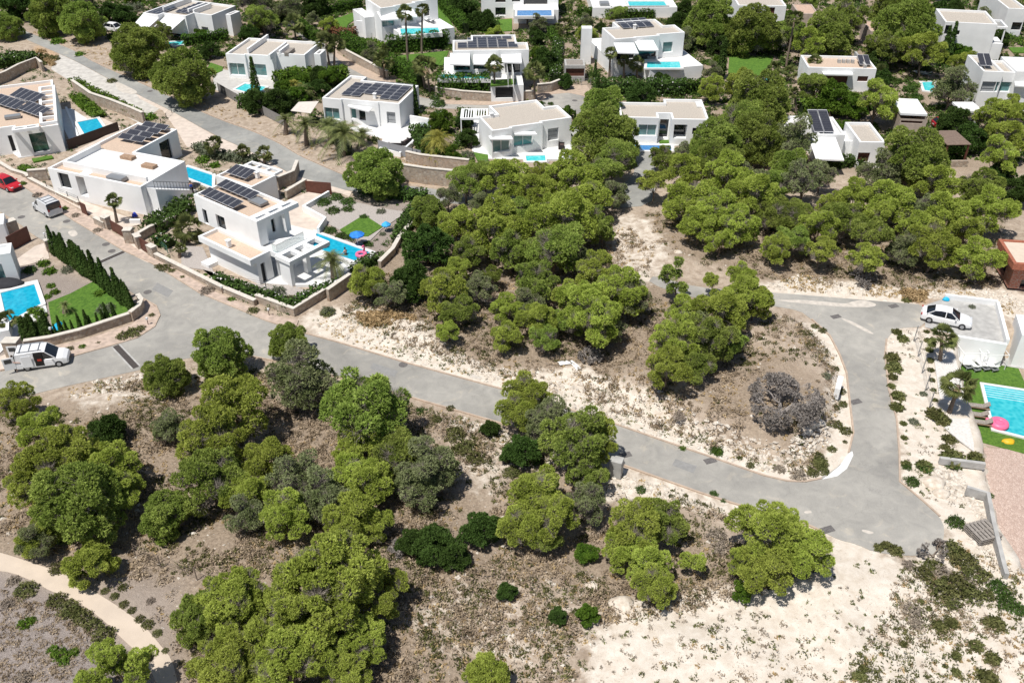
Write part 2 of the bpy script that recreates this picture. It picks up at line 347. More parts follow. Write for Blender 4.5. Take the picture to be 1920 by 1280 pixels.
ZN = {  # kinds of soil: chalk, leaf litter and scrub floor, ochre sand, grey gravel
 0: [([(560,600),(600,580),(660,575),(740,590),(800,610),(830,660),(960,700),(1100,690),(1180,740),(1300,800),(1420,860),(1540,880),(1560,700),(1500,600),(1590,620),(1640,780),(1600,900),(1433,915),(1133,810),(900,745),(627,655)], 1.2, 1.),
     ([(1400,535),(1500,518),(1690,540),(1720,575),(1534,565),(1400,552)], .8, 1.),
     ([(1655,615),(1735,612),(1760,640),(1830,660),(1860,830),(1900,900),(1960,1080),(2060,1180),(2060,1450),(1100,1450),(1110,1180),(1190,1120),(1330,1100),(1545,1090),(1550,990),(1640,1020),(1700,1060),(1780,1000),(1690,900)], 1.2, 1.),
     ([(1160,870),(1420,950),(1550,990),(1420,1010),(1290,940),(1150,950)], 1.2, .8), ([(1160,400),(1230,410),(1260,480),(1240,520),(1320,540),(1170,530),(1120,440)], 1.2, .55),
     ([(760,1090),(960,1060),(1110,1100),(1130,1290),(900,1290),(760,1200)], 2.5, .38), ([(120,735),(290,705),(300,750),(150,780)], 1, .5), ([(790,770),(950,800),(1000,900),(900,940),(820,850)], 2, .45),
     ([(1700,540),(1960,540),(1960,640),(1880,600),(1760,560)], 1.5, .8), ([(1130,870),(1180,860),(1200,930),(1120,940)], 1.5, .8)],
 1: [(GZONE, 3, .62), ([(-250,790),(260,740),(420,730),(760,740),(920,900),(960,1080),(900,1130),(860,1450),(330,1450),(300,1130),(-250,1000)], 2, .8),
     ([(830,370),(1150,400),(1120,480),(1400,560),(1420,620),(1210,720),(900,680),(790,640),(640,560),(740,450)], 1.5, .95),
     ([(1210,400),(1880,380),(1870,520),(1700,530),(1450,520),(1250,480)], 1.5, 1.), ([(1350,650),(1480,680),(1560,760),(1500,850),(1400,830),(1290,760)], 1.5, .7),
     ([(-60,60),(120,70),(260,100),(430,130),(540,30),(540,-50),(-60,-50)], 2, .5), ([(940,860),(1150,900),(1340,1000),(1400,1100),(1200,1150),(950,1080)], 2, .8), ([(1640,1040),(1780,1000),(1900,1130),(1760,1140)],1.2,.8)],
 2: [([(250,150),(640,330),(600,340),(240,160)], 1, .6), ([(660,580),(760,580),(800,630),(660,620)], 1, .7), ([(1600,1060),(1640,1060),(1760,1290),(1620,1290)], 1.5, .55), ([(1690,545),(1750,545),(1740,572),(1690,566)], .8, .8),
     ([(760,300),(840,320),(840,350),(760,345)], .8, .7), ([(60,80),(110,100),(100,125),(60,110)], .8, .7)],
 3: [([(-60,1040),(100,1100),(260,1240),(300,1450),(-60,1450)], 1.2, 1.), ([(220,1060),(340,1100),(340,1290),(260,1180),(160,1100)], 1.2, .55), ([(640,370),(780,380),(700,520),(620,470)], .8, .8), ([(-60,440),(260,560),(-60,700)], 1, .8)]}
zone = np.zeros((ny, nx, 4)); near = (Y < 175) & (np.abs(X) < 110)
for ch, L in ZN.items():
    for poly, soft, amt in L:
        sd = sdist(X, Y, W(poly)); zone[..., ch] = np.maximum(zone[..., ch], amt*np.clip(.5-sd/(2*soft), 0, 1))
zone[~near] = (.1, .6, 0, 0)
at = me.color_attributes.new('zone', 'FLOAT_COLOR', 'POINT'); at.data.foreach_set('color', zone.reshape(-1).astype('f'))
gm = bpy.data.materials.new('dry_soil'); gm.use_nodes = True; n = gm.node_tree.nodes; l = gm.node_tree.links
b = n['Principled BSDF']; b.inputs['Roughness'].default_value = .95; b.inputs['Specular IOR Level'].default_value = .1
tc = n.new('ShaderNodeTexCoord'); va = n.new('ShaderNodeVertexColor'); va.layer_name = 'zone'; sp = n.new('ShaderNodeSeparateColor'); l.new(va.outputs[0], sp.inputs[0])
def gnz(s, d=6, dist=0.):
    x = n.new('ShaderNodeTexNoise'); x.inputs['Scale'].default_value = s; x.inputs['Detail'].default_value = d; x.inputs['Distortion'].default_value = dist
    x.inputs['Roughness'].default_value = .62; l.new(tc.outputs['Object'], x.inputs[0]); return x.outputs['Fac']
def gmath(op, a, b_):
    x = n.new('ShaderNodeMath'); x.operation = op
    for i, q in enumerate((a, b_)):
        if isinstance(q, (int, float)): x.inputs[i].default_value = q
        else: l.new(q, x.inputs[i])
    return x.outputs[0]
def gmap(v, a, b_, c0=0., c1=1.):
    x = n.new('ShaderNodeMapRange'); x.inputs['From Min'].default_value = a; x.inputs['From Max'].default_value = b_
    x.inputs['To Min'].default_value = c0; x.inputs['To Max'].default_value = c1; l.new(v, x.inputs[0]); return x.outputs[0]
def gmix(f, a, b_, mode='MIX'):
    x = n.new('ShaderNodeMix'); x.data_type = 'RGBA'; x.blend_type = mode
    for k, q in (('Factor', f), ('A', a), ('B', b_)):
        if isinstance(q, (int, float)): x.inputs[k].default_value = q
        elif isinstance(q, tuple): x.inputs[k].default_value = (*q, 1)
        else: l.new(q, x.inputs[k])
    return x.outputs['Result']
big, mid, fin, grit = gnz(.25, 7, .5), gnz(1.3, 7, .4), gnz(5, 5), gnz(22, 3)
mixn = gmath('ADD', gmath('MULTIPLY', big, .5), gmath('MULTIPLY', mid, .5))
soil = gmix(gmap(mid, .35, .65), (.34,.265,.20), (.52,.43,.34))
chalk = gmix(gmap(mid, .3, .66), (.56,.48,.39), (.72,.655,.57))
litter = gmix(gmap(fin, .33, .66), (.18,.135,.098), (.41,.325,.24))
sand = gmix(gmap(fin, .3, .7), (.42,.28,.17), (.60,.44,.30))
grv = gmix(gmap(grit, .35, .65), (.17,.14,.125), (.42,.365,.33))
def thr(ch, w=.22): return gmap(gmath('ADD', sp.outputs[ch], gmath('MULTIPLY', gmath('SUBTRACT', mixn, .5), 1.7)), .5-w, .5+w)
colr = gmix(gmath('MULTIPLY', thr(1), .85), soil, litter); colr = gmix(thr(2), colr, sand); colr = gmix(va.outputs[1], colr, grv); colr = gmix(thr(0), colr, chalk)
vst = n.new('ShaderNodeTexVoronoi'); vst.inputs['Scale'].default_value = 3.2; vst.inputs['Randomness'].default_value = 1; l.new(tc.outputs['Object'], vst.inputs['Vector'])
notch = gmath('SUBTRACT', 1.0, gmath('MULTIPLY', thr(0), .75)); peb = gmath('MULTIPLY', gmath('MULTIPLY', gmap(vst.outputs['Distance'], .20, .13), gmap(gnz(.7, 3), .48, .60)), notch)
colr = gmix(gmath('MULTIPLY', peb, .75), colr, (.66,.61,.55))
blk = gmath('MULTIPLY', gmap(gnz(8, 4, 1.), .60, .67), gmap(gnz(.5, 3), .42, .56)); colr = gmix(gmath('MULTIPLY', blk, .6), colr, (.17,.135,.10))
colr = gmix(1., colr, gmix(gmap(grit, .3, .7), (.84,.84,.84), (1.12,1.12,1.12)), 'MULTIPLY')
l.new(colr, b.inputs['Base Color'])
hgt = gmath('ADD', gmath('ADD', gmath('MULTIPLY', fin, .5), gmath('MULTIPLY', grit, .25)), gmath('ADD', gmath('MULTIPLY', peb, .35), gmath('MULTIPLY', mid, .9)))
bp = n.new('ShaderNodeBump'); bp.inputs['Strength'].default_value = .75; bp.inputs['Distance'].default_value = .2; l.new(gmath('MULTIPLY', notch, .8), bp.inputs['Strength']); l.new(hgt, bp.inputs['Height']); l.new(bp.outputs[0], b.inputs['Normal'])
me.materials.append(gm); go = bpy.data.objects.new('ground', me); COL.objects.link(go); tag(go, kind='structure')

OCC = []                                # footprints that garden plants keep off
# ---------------------------------------------------------------- paved sheets
def sheet(name, pts, z, mat, kind='structure', base=None, zp=None, smooth=0):
    w = W(pts, z if zp is None else zp)
    if smooth:
        for _ in range(smooth):
            o = []
            for i in range(len(w)):
                a, b_ = w[i], w[(i+1) % len(w)]; o += [(a[0]*.78+b_[0]*.22, a[1]*.78+b_[1]*.22), (a[0]*.22+b_[0]*.78, a[1]*.22+b_[1]*.78)]
            w = o
    if name != 'ground': OCC.append(w)
    m = MB(); m.prism(w, z-.25 if base is None else base, z, bottom=False); o = m.build(name, mat); return tag(o, kind=kind), w
road, wroad = sheet('road', ROAD, .03, asphalt, smooth=1)
uroad, wuroad = sheet('upper_road', UROAD, .03, asphalt2, smooth=1)
sheet('cul_de_sac_road', CULSAC, .03, asphalt, smooth=1)
sheet('pavement_ring', [(1000,188),(1010,172),(1035,163),(1060,160),(1100,160),(1112,175),(1115,200),(1108,196),(1095,180),(1065,174),(1035,177),(1015,190)], .05, orange)
sheet('orange_pavement', [(640,72),(632,100),(662,118),(700,135),(730,148),(735,160),(690,146),(645,122),(615,92)], .05, orange)
sheet('orange_kerbstrip', [(835,188),(900,190),(960,190),(1000,190),(1002,196),(900,197),(835,195)], .055, orange)
sheet('gravel_apron', APRON, .02, M('pale_apron', (.52,.49,.45), .95, .14, 1.2, .3, 20, col2=(.60,.57,.52)))
sheet('pink_pavement', PINKP, .045, pinkpave)
sheet('promenade_path', PROM, .03, M('beige_promenade', (.58,.485,.39), .9, .06, .8, .15, 20), smooth=1)
sheet('parking_deck', PARK, .05, concrete, base=-2.4)
sheet('white_hatch', [(1598,845),(1600,853),(1588,878),(1570,892),(1542,898),(1556,888),(1575,872),(1590,850)], .036, M('road_white_paint', (.78,.78,.76), .8, .12, 3))
TAN = [c('g3', [(105,215),(280,90),(370,60),(395,190),(240,235),(130,255)]), c('g3', [(-60,990),(60,950),(100,975),(115,1040),(0,1090),(-60,1110)]), c('g1', [(570,530),(620,515),(690,560),(690,590)]),
       c('g1', [(760,650),(850,630),(1030,720),(1150,830),(1110,850),(930,760)])]
for t in TAN: sheet('driveway', t, .06, pinkpave)
V1 = [(0,333),(0,306),(60,342),(150,395),(200,428),(262,470),(330,505),(400,545),(500,588),(560,600),(553,616),(495,598),(375,548),(287,493),(235,470),(140,413),(45,348)]
sheet('verge_pavement', V1, .10, M('pink_verge', (.49,.385,.315), .95, .16, 2, .4, 30))
V2 = c('g3', [(210,905),(420,890),(640,850),(880,770),(1040,720),(1120,660),(1150,600),(1140,540),(1100,510),(1150,520),(1200,540),(1262,590),(1276,650),(1242,730),(1100,822),(900,882),(590,967),(200,1060),(190,960)])
sheet('corner_verge', V2, .10, MATS['pink_verge'])
def strip(pts, w0, h, mat, z=0., closed=False, mb=None, world=False):
    """a ribbon of box section following the points"""
    q = pts if world else W(pts, z); m = mb or MB(); n_ = len(q)
    L, Rr = [], []
    for i in range(n_):
        a = Vector(q[max(i-1, 0)]); b_ = Vector(q[min(i+1, n_-1)]); d = (b_-a).normalized(); nn_ = Vector((-d.y, d.x))*w0/2
        L.append((q[i][0]+nn_.x, q[i][1]+nn_.y)); Rr.append((q[i][0]-nn_.x, q[i][1]-nn_.y))
    m.prism(L+Rr[::-1], z, z+h); return m
def kerb(pts):
    m = strip(pts, .15, .11, orange, .0); o = m.build('kerb', orange); tag(o, kind='structure')
kerb([(-10,325),(45,350),(140,415),(235,472),(287,495),(375,550),(495,600),(560,622),(627,640),(760,680),(960,735),(1133,788),(1233,823),(1333,857),(1433,892),(1477,902),(1510,903),(1540,897)])
kerb([(1539,995),(1507,981),(1420,958),(1313,924),(1240,898),(1173,874),(1060,833),(953,798),(860,771),(780,748),(640,709),(560,686),(475,669),(400,665)])
kerb([(-10,697),(138,668),(211,647),(258,633),(290,611),(300,592),(293,574),(268,560)])
kerb([(37,53),(80,71),(140,94),(175,116),(250,149),(312,177),(360,201),(412,224),(475,246),(525,269),(560,291),(605,311),(652,331)])
kerb([(1662,636),(1659,667),(1666,730),(1681,786),(1686,849),(1687,903),(1730,939),(1762,968)]); kerb([(1591,849),(1600,811),(1594,761),(1587,699),(1575,667),(1556,630),(1522,599)])
# the strip drains and manhole covers of the street
def cover(p, rr, name='manhole_cover', sq=False, lab='round iron manhole cover in the asphalt'):
    q = P(p, .03); m = MB()
    if sq: m.box(-rr, rr, -rr*.6, rr*.6, 0, .012)
    else: m.lathe([(rr, 0), (rr, .012), (rr*.82, .012), (rr*.8, .006), (rr*.1, .006)], 20)
    o = m.build(name, M('cast_iron', (.14,.13,.125), .7, .3, 8)); o.location = q; o.rotation_euler.z = .35; tag(o, lab, 'drain' if sq else 'manhole cover')
for p, t in [(c('g1',(500,540)),'round manhole cover beside the rear of the parked silver van'), (c('g1',(160,508)),'manhole cover left of the silver van, in mid street'), (c('g1',(838,763)),'round manhole cover just above the strip drain across the street'),
          (c('g1',(1107,1070)),'manhole cover near the tip of the cypress garden bend'), (c('m2',(588,130)),'small manhole cover in the sloping road under the rubble bank'), (c('g1',(795,712)),'small cover just above the round one near the brown gate'), (c('g1',(970,740)),'grey cover in the footway by the brown gate'),
          (c('c1',(575,425)),'manhole cover at the head of the upper road beside the dry grass'),(c('c1',(1125,685)),'manhole cover in the upper road beside the white gravel patch'), (c('c3',(1110,755)),'manhole cover in the middle of the round turning circle')]:
    cover(p, .42, lab=t)
for p, t in [(c('g4',(655,873)),'square gully grate in the uphill road by the white meter box'), (c('g4',(535,363)),'square gully grate where the parking road joins'), (c('g4',(882,300)),'small gully grate near the parking deck'), (c('m3',(218,278)),'gully grate beside the grey concrete box under the pine'),
          (c('m3',(1355,697)),'gully grate at the edge of the road junction above the chalk track'), (c('m3',(695,310)),'gully grate at the kerb with a skid mark')]:
    cover(p, .5, 'gully_grate', True, t)
def drain(a, b_, lab):
    m = MB(); A, B = P(a, .03), P(b_, .03); m.beam((A.x,A.y,.036), (B.x,B.y,.036), .55, .02); r = empty('strip_drain', A, 0, lab, 'drain')
    d = (B-A).normalized(); nn_ = Vector((-d.y, d.x, 0))*.36
    o = m.build('grate', M('drain_iron', (.07,.06,.055), .7, .2, 9)); o.parent = r; o.matrix_parent_inverse = Matrix.Translation(-A)
    m = MB()
    for s in (-1, 1): m.beam(A+nn_*s+Vector((0,0,.008)), B+nn_*s+Vector((0,0,.008)), .14, .02)
    o = m.build('edge_strip', concrete); o.parent = r; o.matrix_parent_inverse = Matrix.Translation(-A)
drain(c('g1',(745,850)), c('g1',(930,768)), 'dark strip drain across the street between brown gate and cypress hedge')
drain(c('g3',(925,887)), c('g3',(1090,1062)), 'long strip drain across the lower street right of the open van')

# ---------------------------------------------------------------- vegetation: prototypes (never linked), then copies
pine_g = M('pine_needles', (.30,.40,.08), .8, .2, 1.2, island=.38, obj=.17, trans=.42, col2=(.43,.51,.13), spec=.12)
pine_l = M('lime_pine_needles', (.42,.505,.09), .8, .2, 1.2, island=.36, obj=.12, trans=.44, col2=(.56,.63,.15), spec=.12)
pine_s = M('grey_pine_needles', (.25,.30,.12), .85, .2, 1.2, island=.3, obj=.1, trans=.28, col2=(.345,.375,.19), spec=.12)
dark_g = M('dark_evergreen_leaves', (.055,.105,.018), .7, .25, 1.5, island=.35, obj=.15, trans=.2, col2=(.085,.15,.03), spec=.2)
bright_g = M('bright_leaves', (.10,.20,.02), .7, .25, 1.5, island=.35, obj=.15, trans=.3, col2=(.16,.26,.03), spec=.2)
hedge_g = M('clipped_hedge_leaves', (.06,.125,.016), .75, .25, 1.5, island=.35, obj=.1, trans=.2, col2=(.09,.17,.022), spec=.15)
olive_g = M('olive_leaves', (.14,.17,.10), .7, .2, 1.5, island=.3, obj=.1, trans=.2, col2=(.2,.22,.14), spec=.2)
scrub_g = M('scrub_leaves', (.115,.135,.04), .85, .25, 1., island=.4, obj=.2, trans=.2, col2=(.18,.175,.07), spec=.1)
grey_t = M('dry_grey_twigs', (.25,.21,.17), .95, .2, 1., island=.35, obj=.15, col2=(.34,.28,.22), spec=.05)
straw = M('straw_grass', (.45,.32,.16), .95, .2, 1., island=.35, obj=.1, trans=.2, col2=(.55,.41,.22), spec=.05)
cyp_g = M('cypress_needles', (.055,.10,.02), .85, .2, 2., island=.35, obj=.15, trans=.15, col2=(.08,.13,.03), spec=.1)
palm_g = M('palm_fronds', (.15,.185,.055), .55, .2, 1.5, island=.35, obj=.12, trans=.2, col2=(.22,.24,.08), spec=.3)
palm_d = M('dead_palm_skirt', (.30,.22,.13), .9, .2, 3, island=.3, obj=.1)
flower = M('white_blossom', (.75,.72,.70), .8, .05); redflower = M('red_bougainvillea', (.42,.05,.08), .8, .3, 2, island=.3)

def unit(v): return v/np.maximum(np.linalg.norm(v, axis=-1, keepdims=True), 1e-9)
def tufts(C, N, size, rs, per=2, spread=.9, elong=1.7):
    """per loose triangles at every centre, facing roughly along the normal"""
    C = np.repeat(C, per, 0); N = np.repeat(N, per, 0); n = len(C)
    nn_ = unit(N+rs.normal(size=(n,3))*spread); t = unit(np.cross(nn_, rs.normal(size=(n,3)))); b_ = np.cross(nn_, t)
    s = size*(.6+.8*rs.rand(n,1)); w = s/elong
    c0 = C+rs.normal(size=(n,3))*size*.35
    return np.stack([c0+t*s, c0-t*s*.55+b_*w, c0-t*s*.55-b_*w], 1)
def needles(C, N, size, rs, per=5, spread=.75):
    """little sprays: per narrow blades fanning out of every centre"""
    C = np.repeat(C, per, 0); N = np.repeat(N, per, 0); n = len(C)
    d = unit(N+rs.normal(size=(n,3))*spread+[0,0,.25]); t = unit(np.cross(d, rs.normal(size=(n,3))))
    s = size*(.7+.7*rs.rand(n,1)); w = s*.30
    return np.stack([C+d*s, C-d*s*.15+t*w, C-d*s*.15-t*w], 1)
def lobes_to_tufts(L, dens, size, rs, low=-.35, per=2, spread=.9, cull=.86, needle=True):
    Cs, Ns = [], []
    ctr = np.array([l_[0] for l_ in L]); rad = np.array([l_[1] for l_ in L])
    for i, (cc, rr) in enumerate(L):
        area = 4*math.pi*np.mean(rr)**2; k = int(area*dens)
        d = unit(rs.normal(size=(k,3))); d = d[d[:,2] > low+rs.rand(len(d))*.25]
        bump = 1+.10*np.sin(d[:,:1]*9+i)*np.cos(d[:,1:2]*8+i*2)+.06*np.sin(d[:,2:3]*17+i*3); p = cc+d*rr*(.80+.24*rs.rand(len(d),1))*bump
        keep = np.ones(len(p), bool)
        for j in range(len(L)):
            if j != i: keep &= ((((p-ctr[j])/rad[j])**2).sum(1) > cull**2)
        Cs.append(p[keep]); Ns.append(unit(d/rr)[keep])
    C, N = np.concatenate(Cs), np.concatenate(Ns)
    if needle and len(C): return np.concatenate([needles(C, N, size*1.55, rs, 4, spread*.8), tufts(C[::2], N[::2], size*.8, rs, 1, spread)])
    return tufts(C, N, size, rs, per, spread)
def proto(name, kids, link=False):
    r = bpy.data.objects.new(name, None); r.empty_display_size = .3; r['children_proto'] = 1; PROTO[r.name] = kids; return r
PROTO = {}
def plant(pr, loc, s=1., rz=None, label=None, cat='tree', group=None, name=None, sz=None):
    r = pr.copy(); COL.objects.link(r); r.location = loc; r.scale = (s, s, sz or s); r.rotation_euler = (0, 0, R.uniform(0, 6.28) if rz is None else rz)
    del r['children_proto']
    if name: r.name = name
    tag(r, label, cat, group)
    for ch in PROTO[pr.name]:
        q = ch.copy(); COL.objects.link(q); q.parent = r
    return r
def limbs(mb, base, ctrs, r0, rs, nl=8, split=.45):
    """trunk from the ground and limbs reaching into the clumps"""
    ctrs = sorted(ctrs, key=lambda q: -np.linalg.norm(q[:2]))[:nl]; top = np.mean(ctrs, 0); top[:2] *= .4
    b0 = np.array(base, float); z1 = top[2]*split; k = np.array([rs.normal()*.05, rs.normal()*.05, z1])
    k2 = top*np.array([1,1,1.08])
    mb.tube([b0+[0,0,-.12], b0+[0,0,.03], b0+(k-b0)*.55+[.03,0,0], k, (k+k2)/2, k2], [r0*1.25, r0, r0*.85, r0*.72, r0*.5, r0*.2], 7)
    for cc in ctrs:
        a = b0+(k-b0)*(.6+.5*rs.rand()); m = a*.5+cc*.5+np.array([0,0,-.05]); mb.tube([a, m, cc], [r0*.42, r0*.28, r0*.1], 5)
twigm = M('grey_twigs', (.27,.235,.20), .95, .15, 3, island=.3)
def pine(name, mat, seed, nk=8, dens=740, size=.034, flat=.95, hc=1.0, low=-.45, R0=(.34,.46), trunkr=.045, spread=.9, span=.58, per=2, sub=8, r1=(.36,.52), gaps=.0, twigs=2.2):
    """main clumps on a dome, each made of small rounded lobes of needle sprays, grey twigs and limbs between"""
    rs = np.random.RandomState(seed); Mn = []; tries = 0
    while len(Mn) < nk and tries < 3000:
        tries += 1; d = unit(rs.normal(size=3))
        if d[2] < (-.8 if low < -.75 else -.55): continue
        q = d*np.array([1,1,flat])*span*(.75+.4*rs.rand()); r = R0[0]+(R0[1]-R0[0])*rs.rand()
        if any(np.linalg.norm(q-a[0]) < .70*(r+a[1])*.8 for a in Mn): continue
        Mn.append((q, r))
    Mn.append((np.array([0,0,.12*flat]), R0[0]*.9)); L = []
    for q, r in Mn:
        for _ in range(sub):
            d = unit(rs.normal(size=3)); d[2] = d[2]*.85+.12; rr = r*(r1[0]+(r1[1]-r1[0])*rs.rand())
            L.append((q+unit(d)*r*(.55+.2*rs.rand())+np.array([0,0,hc]), np.array([rr, rr, rr*(.75+.2*rs.rand())])))
    V = lobes_to_tufts(L, dens, size, rs, low, per, spread)
    kids = [tri_mesh('crown', V, mat, link=False)]
    T = []
    for q, r in Mn:
        for _ in range(int(150*twigs)):
            a = q+rs.normal(size=3)*r*.18+[0,0,hc-.1]; e = q+unit(rs.normal(size=3)+[0,0,.35])*r*(.7+.3*rs.rand())+[0,0,hc]; w = unit(rs.normal(size=3))*.007; T.append([a+w, a-w, e])
    kids.append(tri_mesh('twigs', np.array(T), twigm, link=False))
    mb = MB(); limbs(mb, (0,0,0), [a[0]+[0,0,hc] for a in Mn], trunkr, rs, 9); kids.append(mb.build('trunk', bark, link=False, smooth=True))
    return proto(name, kids)
PINES = [pine('pine_tree', pine_g, 3), pine('pine_tree', pine_l, 4, 9), pine('pine_tree', pine_g, 8, 7, R0=(.38,.5)), pine('pine_tree', pine_l, 12, 10, R0=(.3,.42), flat=1.05), pine('pine_tree', pine_g, 21, 11, R0=(.28,.4), flat=1.0), pine('pine_tree', pine_l, 22, 7, R0=(.34,.5), flat=.85)]
GREYP = [pine('pine_tree', pine_s, 5, 8, 450, .034, spread=1.2, twigs=3.5), pine('pine_tree', pine_s, 9, 9, 380, .032, R0=(.28,.4), spread=1.2, twigs=4)]
SPARSE = [pine('pine_tree', pine_l, 31, 5, 400, .046, flat=1.1, hc=1.3, R0=(.3,.42), span=.62, trunkr=.035, twigs=1.5), pine('pine_tree', pine_g, 32, 6, 380, .045, flat=1.1, hc=1.25, R0=(.26,.4), span=.66, trunkr=.035, twigs=1.5)]
UMB = [pine('pine_tree', pine_g, 41, 8, 480, .044, flat=.42, hc=1.35, R0=(.28,.36), span=.68, trunkr=.035, low=-.3), pine('pine_tree', pine_l, 42, 7, 480, .044, flat=.5, hc=1.3, R0=(.3,.4), span=.64, trunkr=.035, low=-.3)]
BUSHP = [pine('pine_tree', pine_l, 51, 11, 640, .044, flat=.95, hc=.72, low=-.7, spread=1.1, R0=(.28,.4), span=.6), pine('pine_tree', bright_g, 52, 9, 620, .046, flat=.95, hc=.72, low=-.7, spread=1.2)]
NEARP = [pine('pine_tree', pine_l, 61, 13, 1350, .0255, flat=.95, hc=.92, R0=(.26,.38), low=-.6, spread=1.0, span=.64, sub=10, r1=(.3,.46)), pine('pine_tree', pine_l, 62, 15, 1350, .025, flat=.9, hc=.92, R0=(.24,.36), low=-.6, spread=1.05, span=.66, sub=10, r1=(.3,.46)),
         pine('pine_tree', pine_g, 63, 11, 800, .034, flat=.95, hc=.95, R0=(.28,.4), low=-.55, spread=.95, span=.62, sub=10)]
DENSE = [pine('pine_tree', pine_g, 65, 15, 900, .029, flat=.9, hc=.70, R0=(.34,.46), low=-.8, spread=.95, span=.52, sub=10, r1=(.3,.46), twigs=.6), pine('pine_tree', pine_g, 66, 17, 900, .029, flat=.95, hc=.78, R0=(.3,.42), low=-.8, span=.56, sub=10, r1=(.3,.46), twigs=.6)]
def broad(name, mat, seed, nl=9, dens=380, size=.058, hc=.66, flat=.85): return pine(name, mat, seed, nl, dens, size, flat, hc, -.7, (.3,.42), .05, 1.3, .52, sub=7, twigs=.3)
DARKT = [broad('evergreen_tree', dark_g, 71), broad('evergreen_tree', dark_g, 72, 11, flat=.95)]
BRIGHT = [broad('leafy_tree', bright_g, 73), broad('leafy_tree', bright_g, 74, 7, 330, .064)]
OLIVE = [broad('olive_tree', olive_g, 75, 8, 300, .045)]
def shrub(name, mat, seed, n_=260, size=.16, up=.8, twig=None, blossoms=0):
    rs = np.random.RandomState(seed); d = unit(rs.normal(size=(n_,3))); d[:,2] = np.abs(d[:,2]); 
    lump = 1+.25*np.sin(d[:,0]*5+seed)*np.cos(d[:,1]*6); p = d*np.array([1,1,up])*(.45+.5*rs.rand(n_,1)**.5)*lump[:,None]; 
    kids = [tri_mesh('foliage', tufts(p, unit(d+[0,0,.4]), size, rs, 2, .9, 2.3), mat, link=False)]
    if blossoms:
        k = rs.choice(n_, blossoms); kids.append(tri_mesh('blossoms', tufts(p[k]*1.06, d[k], size*.3, rs, 3, .9, 1.1), flower, link=False))
    mb = MB()
    for i in range(6):
        q = d[i]*[.7,.7,up*.8]; mb.tube([(0,0,-.05), tuple(q*.5+[0,0,.1]), tuple(q)], [.035,.025,.008], 4)
    kids.append(mb.build('stems', twig or bark, link=False)); return proto(name, kids)
SHR = {'green': shrub('shrub', bright_g, 81), 'dark': shrub('shrub', dark_g, 82, 420, .12), 'olive': shrub('shrub', scrub_g, 83, 300, .14), 'grey': shrub('shrub', grey_t, 84, 340, .13),
       'oleander': shrub('oleander_bush', dark_g, 85, 420, .13, 1., blossoms=45), 'red': shrub('bougainvillea', redflower, 86, 360, .13, 1.), 'sage': shrub('shrub', olive_g, 87, 420, .1), 'spiky': shrub('shrub', scrub_g, 88, 240, .26, .9)}
def cypress(name, mat, seed, dens=900):
    rs = np.random.RandomState(seed); n_ = dens; z = rs.rand(n_)**1.15; a = rs.rand(n_)*6.283; r = .115*np.clip(1-z,0,1)**.8*(.55+.45*np.minimum(z*9,1))*(1+.25*rs.normal(size=n_)*.5)
    C = np.stack([r*np.cos(a), r*np.sin(a), z*.97+.03], 1); N = unit(np.stack([np.cos(a), np.sin(a), .6+0*a], 1))
    V = tufts(C, N, .036, rs, 2, .6, 2.6); V[:, 0, 2] += .02
    mb = MB(); mb.tube([(0,0,-.05),(0,0,.3),(0,0,.8)], [.022,.016,.005], 6)
    return proto(name, [tri_mesh('foliage', V, mat, link=False), mb.build('trunk', bark, link=False)])
CYP = [cypress('cypress_tree', cyp_g, 91), cypress('cypress_tree', cyp_g, 92)]
def palm(name, seed, fan=True, h=1., n_=34, fr=.42, skirt=True, mat=palm_g):
    """unit: trunk height 1; crown radius about fr"""
    rs = np.random.RandomState(seed); T = []
    for i in range(n_):
        a = rs.rand()*6.283; el = math.radians(rs.uniform(-50, 85) if fan else rs.uniform(-25, 80)); L = fr*(.8+.35*rs.rand())
        d = np.array([math.cos(a)*math.cos(el), math.sin(a)*math.cos(el), math.sin(el)]); side = np.array([-math.sin(a), math.cos(a), 0.]); up = np.cross(d, side)*-1
        if up[2] < 0: up = -up
        o = np.array([0,0,h])
        if fan:
            rl = rs.normal()*.75; side, up = side*math.cos(rl)+up*math.sin(rl), up*math.cos(rl)-side*math.sin(rl)
            hub = o+d*L*.5
            for k in range(11):
                t = (k-5)/5*1.25; dd = d*math.cos(t)+side*math.sin(t); tip = hub+dd*L*.52*(1-.12*abs(t))+np.array([0,0,-.10*L])
                w = np.cross(dd, up); w = w/np.linalg.norm(w)*L*.035; m_ = hub+dd*L*.3
                T += [[hub, m_+w, tip], [hub, tip, m_-w]]
            T.append([o, hub+side*.008, hub-side*.008])
        else:
            pts = []; K = 7
            for k in range(K+1):
                t = k/K; pts.append(o+d*L*t+np.array([0,0,-L*.55*t*t]))
            for k in range(K):
                for sgn in (-1, 1):
                    for sub in (.0, .5):
                        p0 = pts[k]*(1-sub)+pts[k+1]*sub; wl_ = L*.19*(1-.6*abs((k+sub)/K-.35)); tip = p0+side*sgn*wl_+(pts[k+1]-pts[k])*1.1+np.array([0,0,-wl_*.25])
                        T.append([p0, p0+(pts[k+1]-pts[k])*.30, tip])
                T.append([pts[k]+side*.008, pts[k]-side*.008, pts[k+1]])
    kids = [tri_mesh('fronds', np.array(T), mat, link=False)]
    if skirt:
        S = []
        for i in range(60):
            a = rs.rand()*6.283; r = fr*.30*(.6+.5*rs.rand()); z0 = h-.02; z1 = h-fr*(.35+.35*rs.rand())
            S.append([[0,0,z0],[r*math.cos(a),r*math.sin(a),z1],[r*math.cos(a+.35),r*math.sin(a+.35),z1+.03]])
        kids.append(tri_mesh('dead_skirt', np.array(S), palm_d, link=False))
    return proto(name, kids)
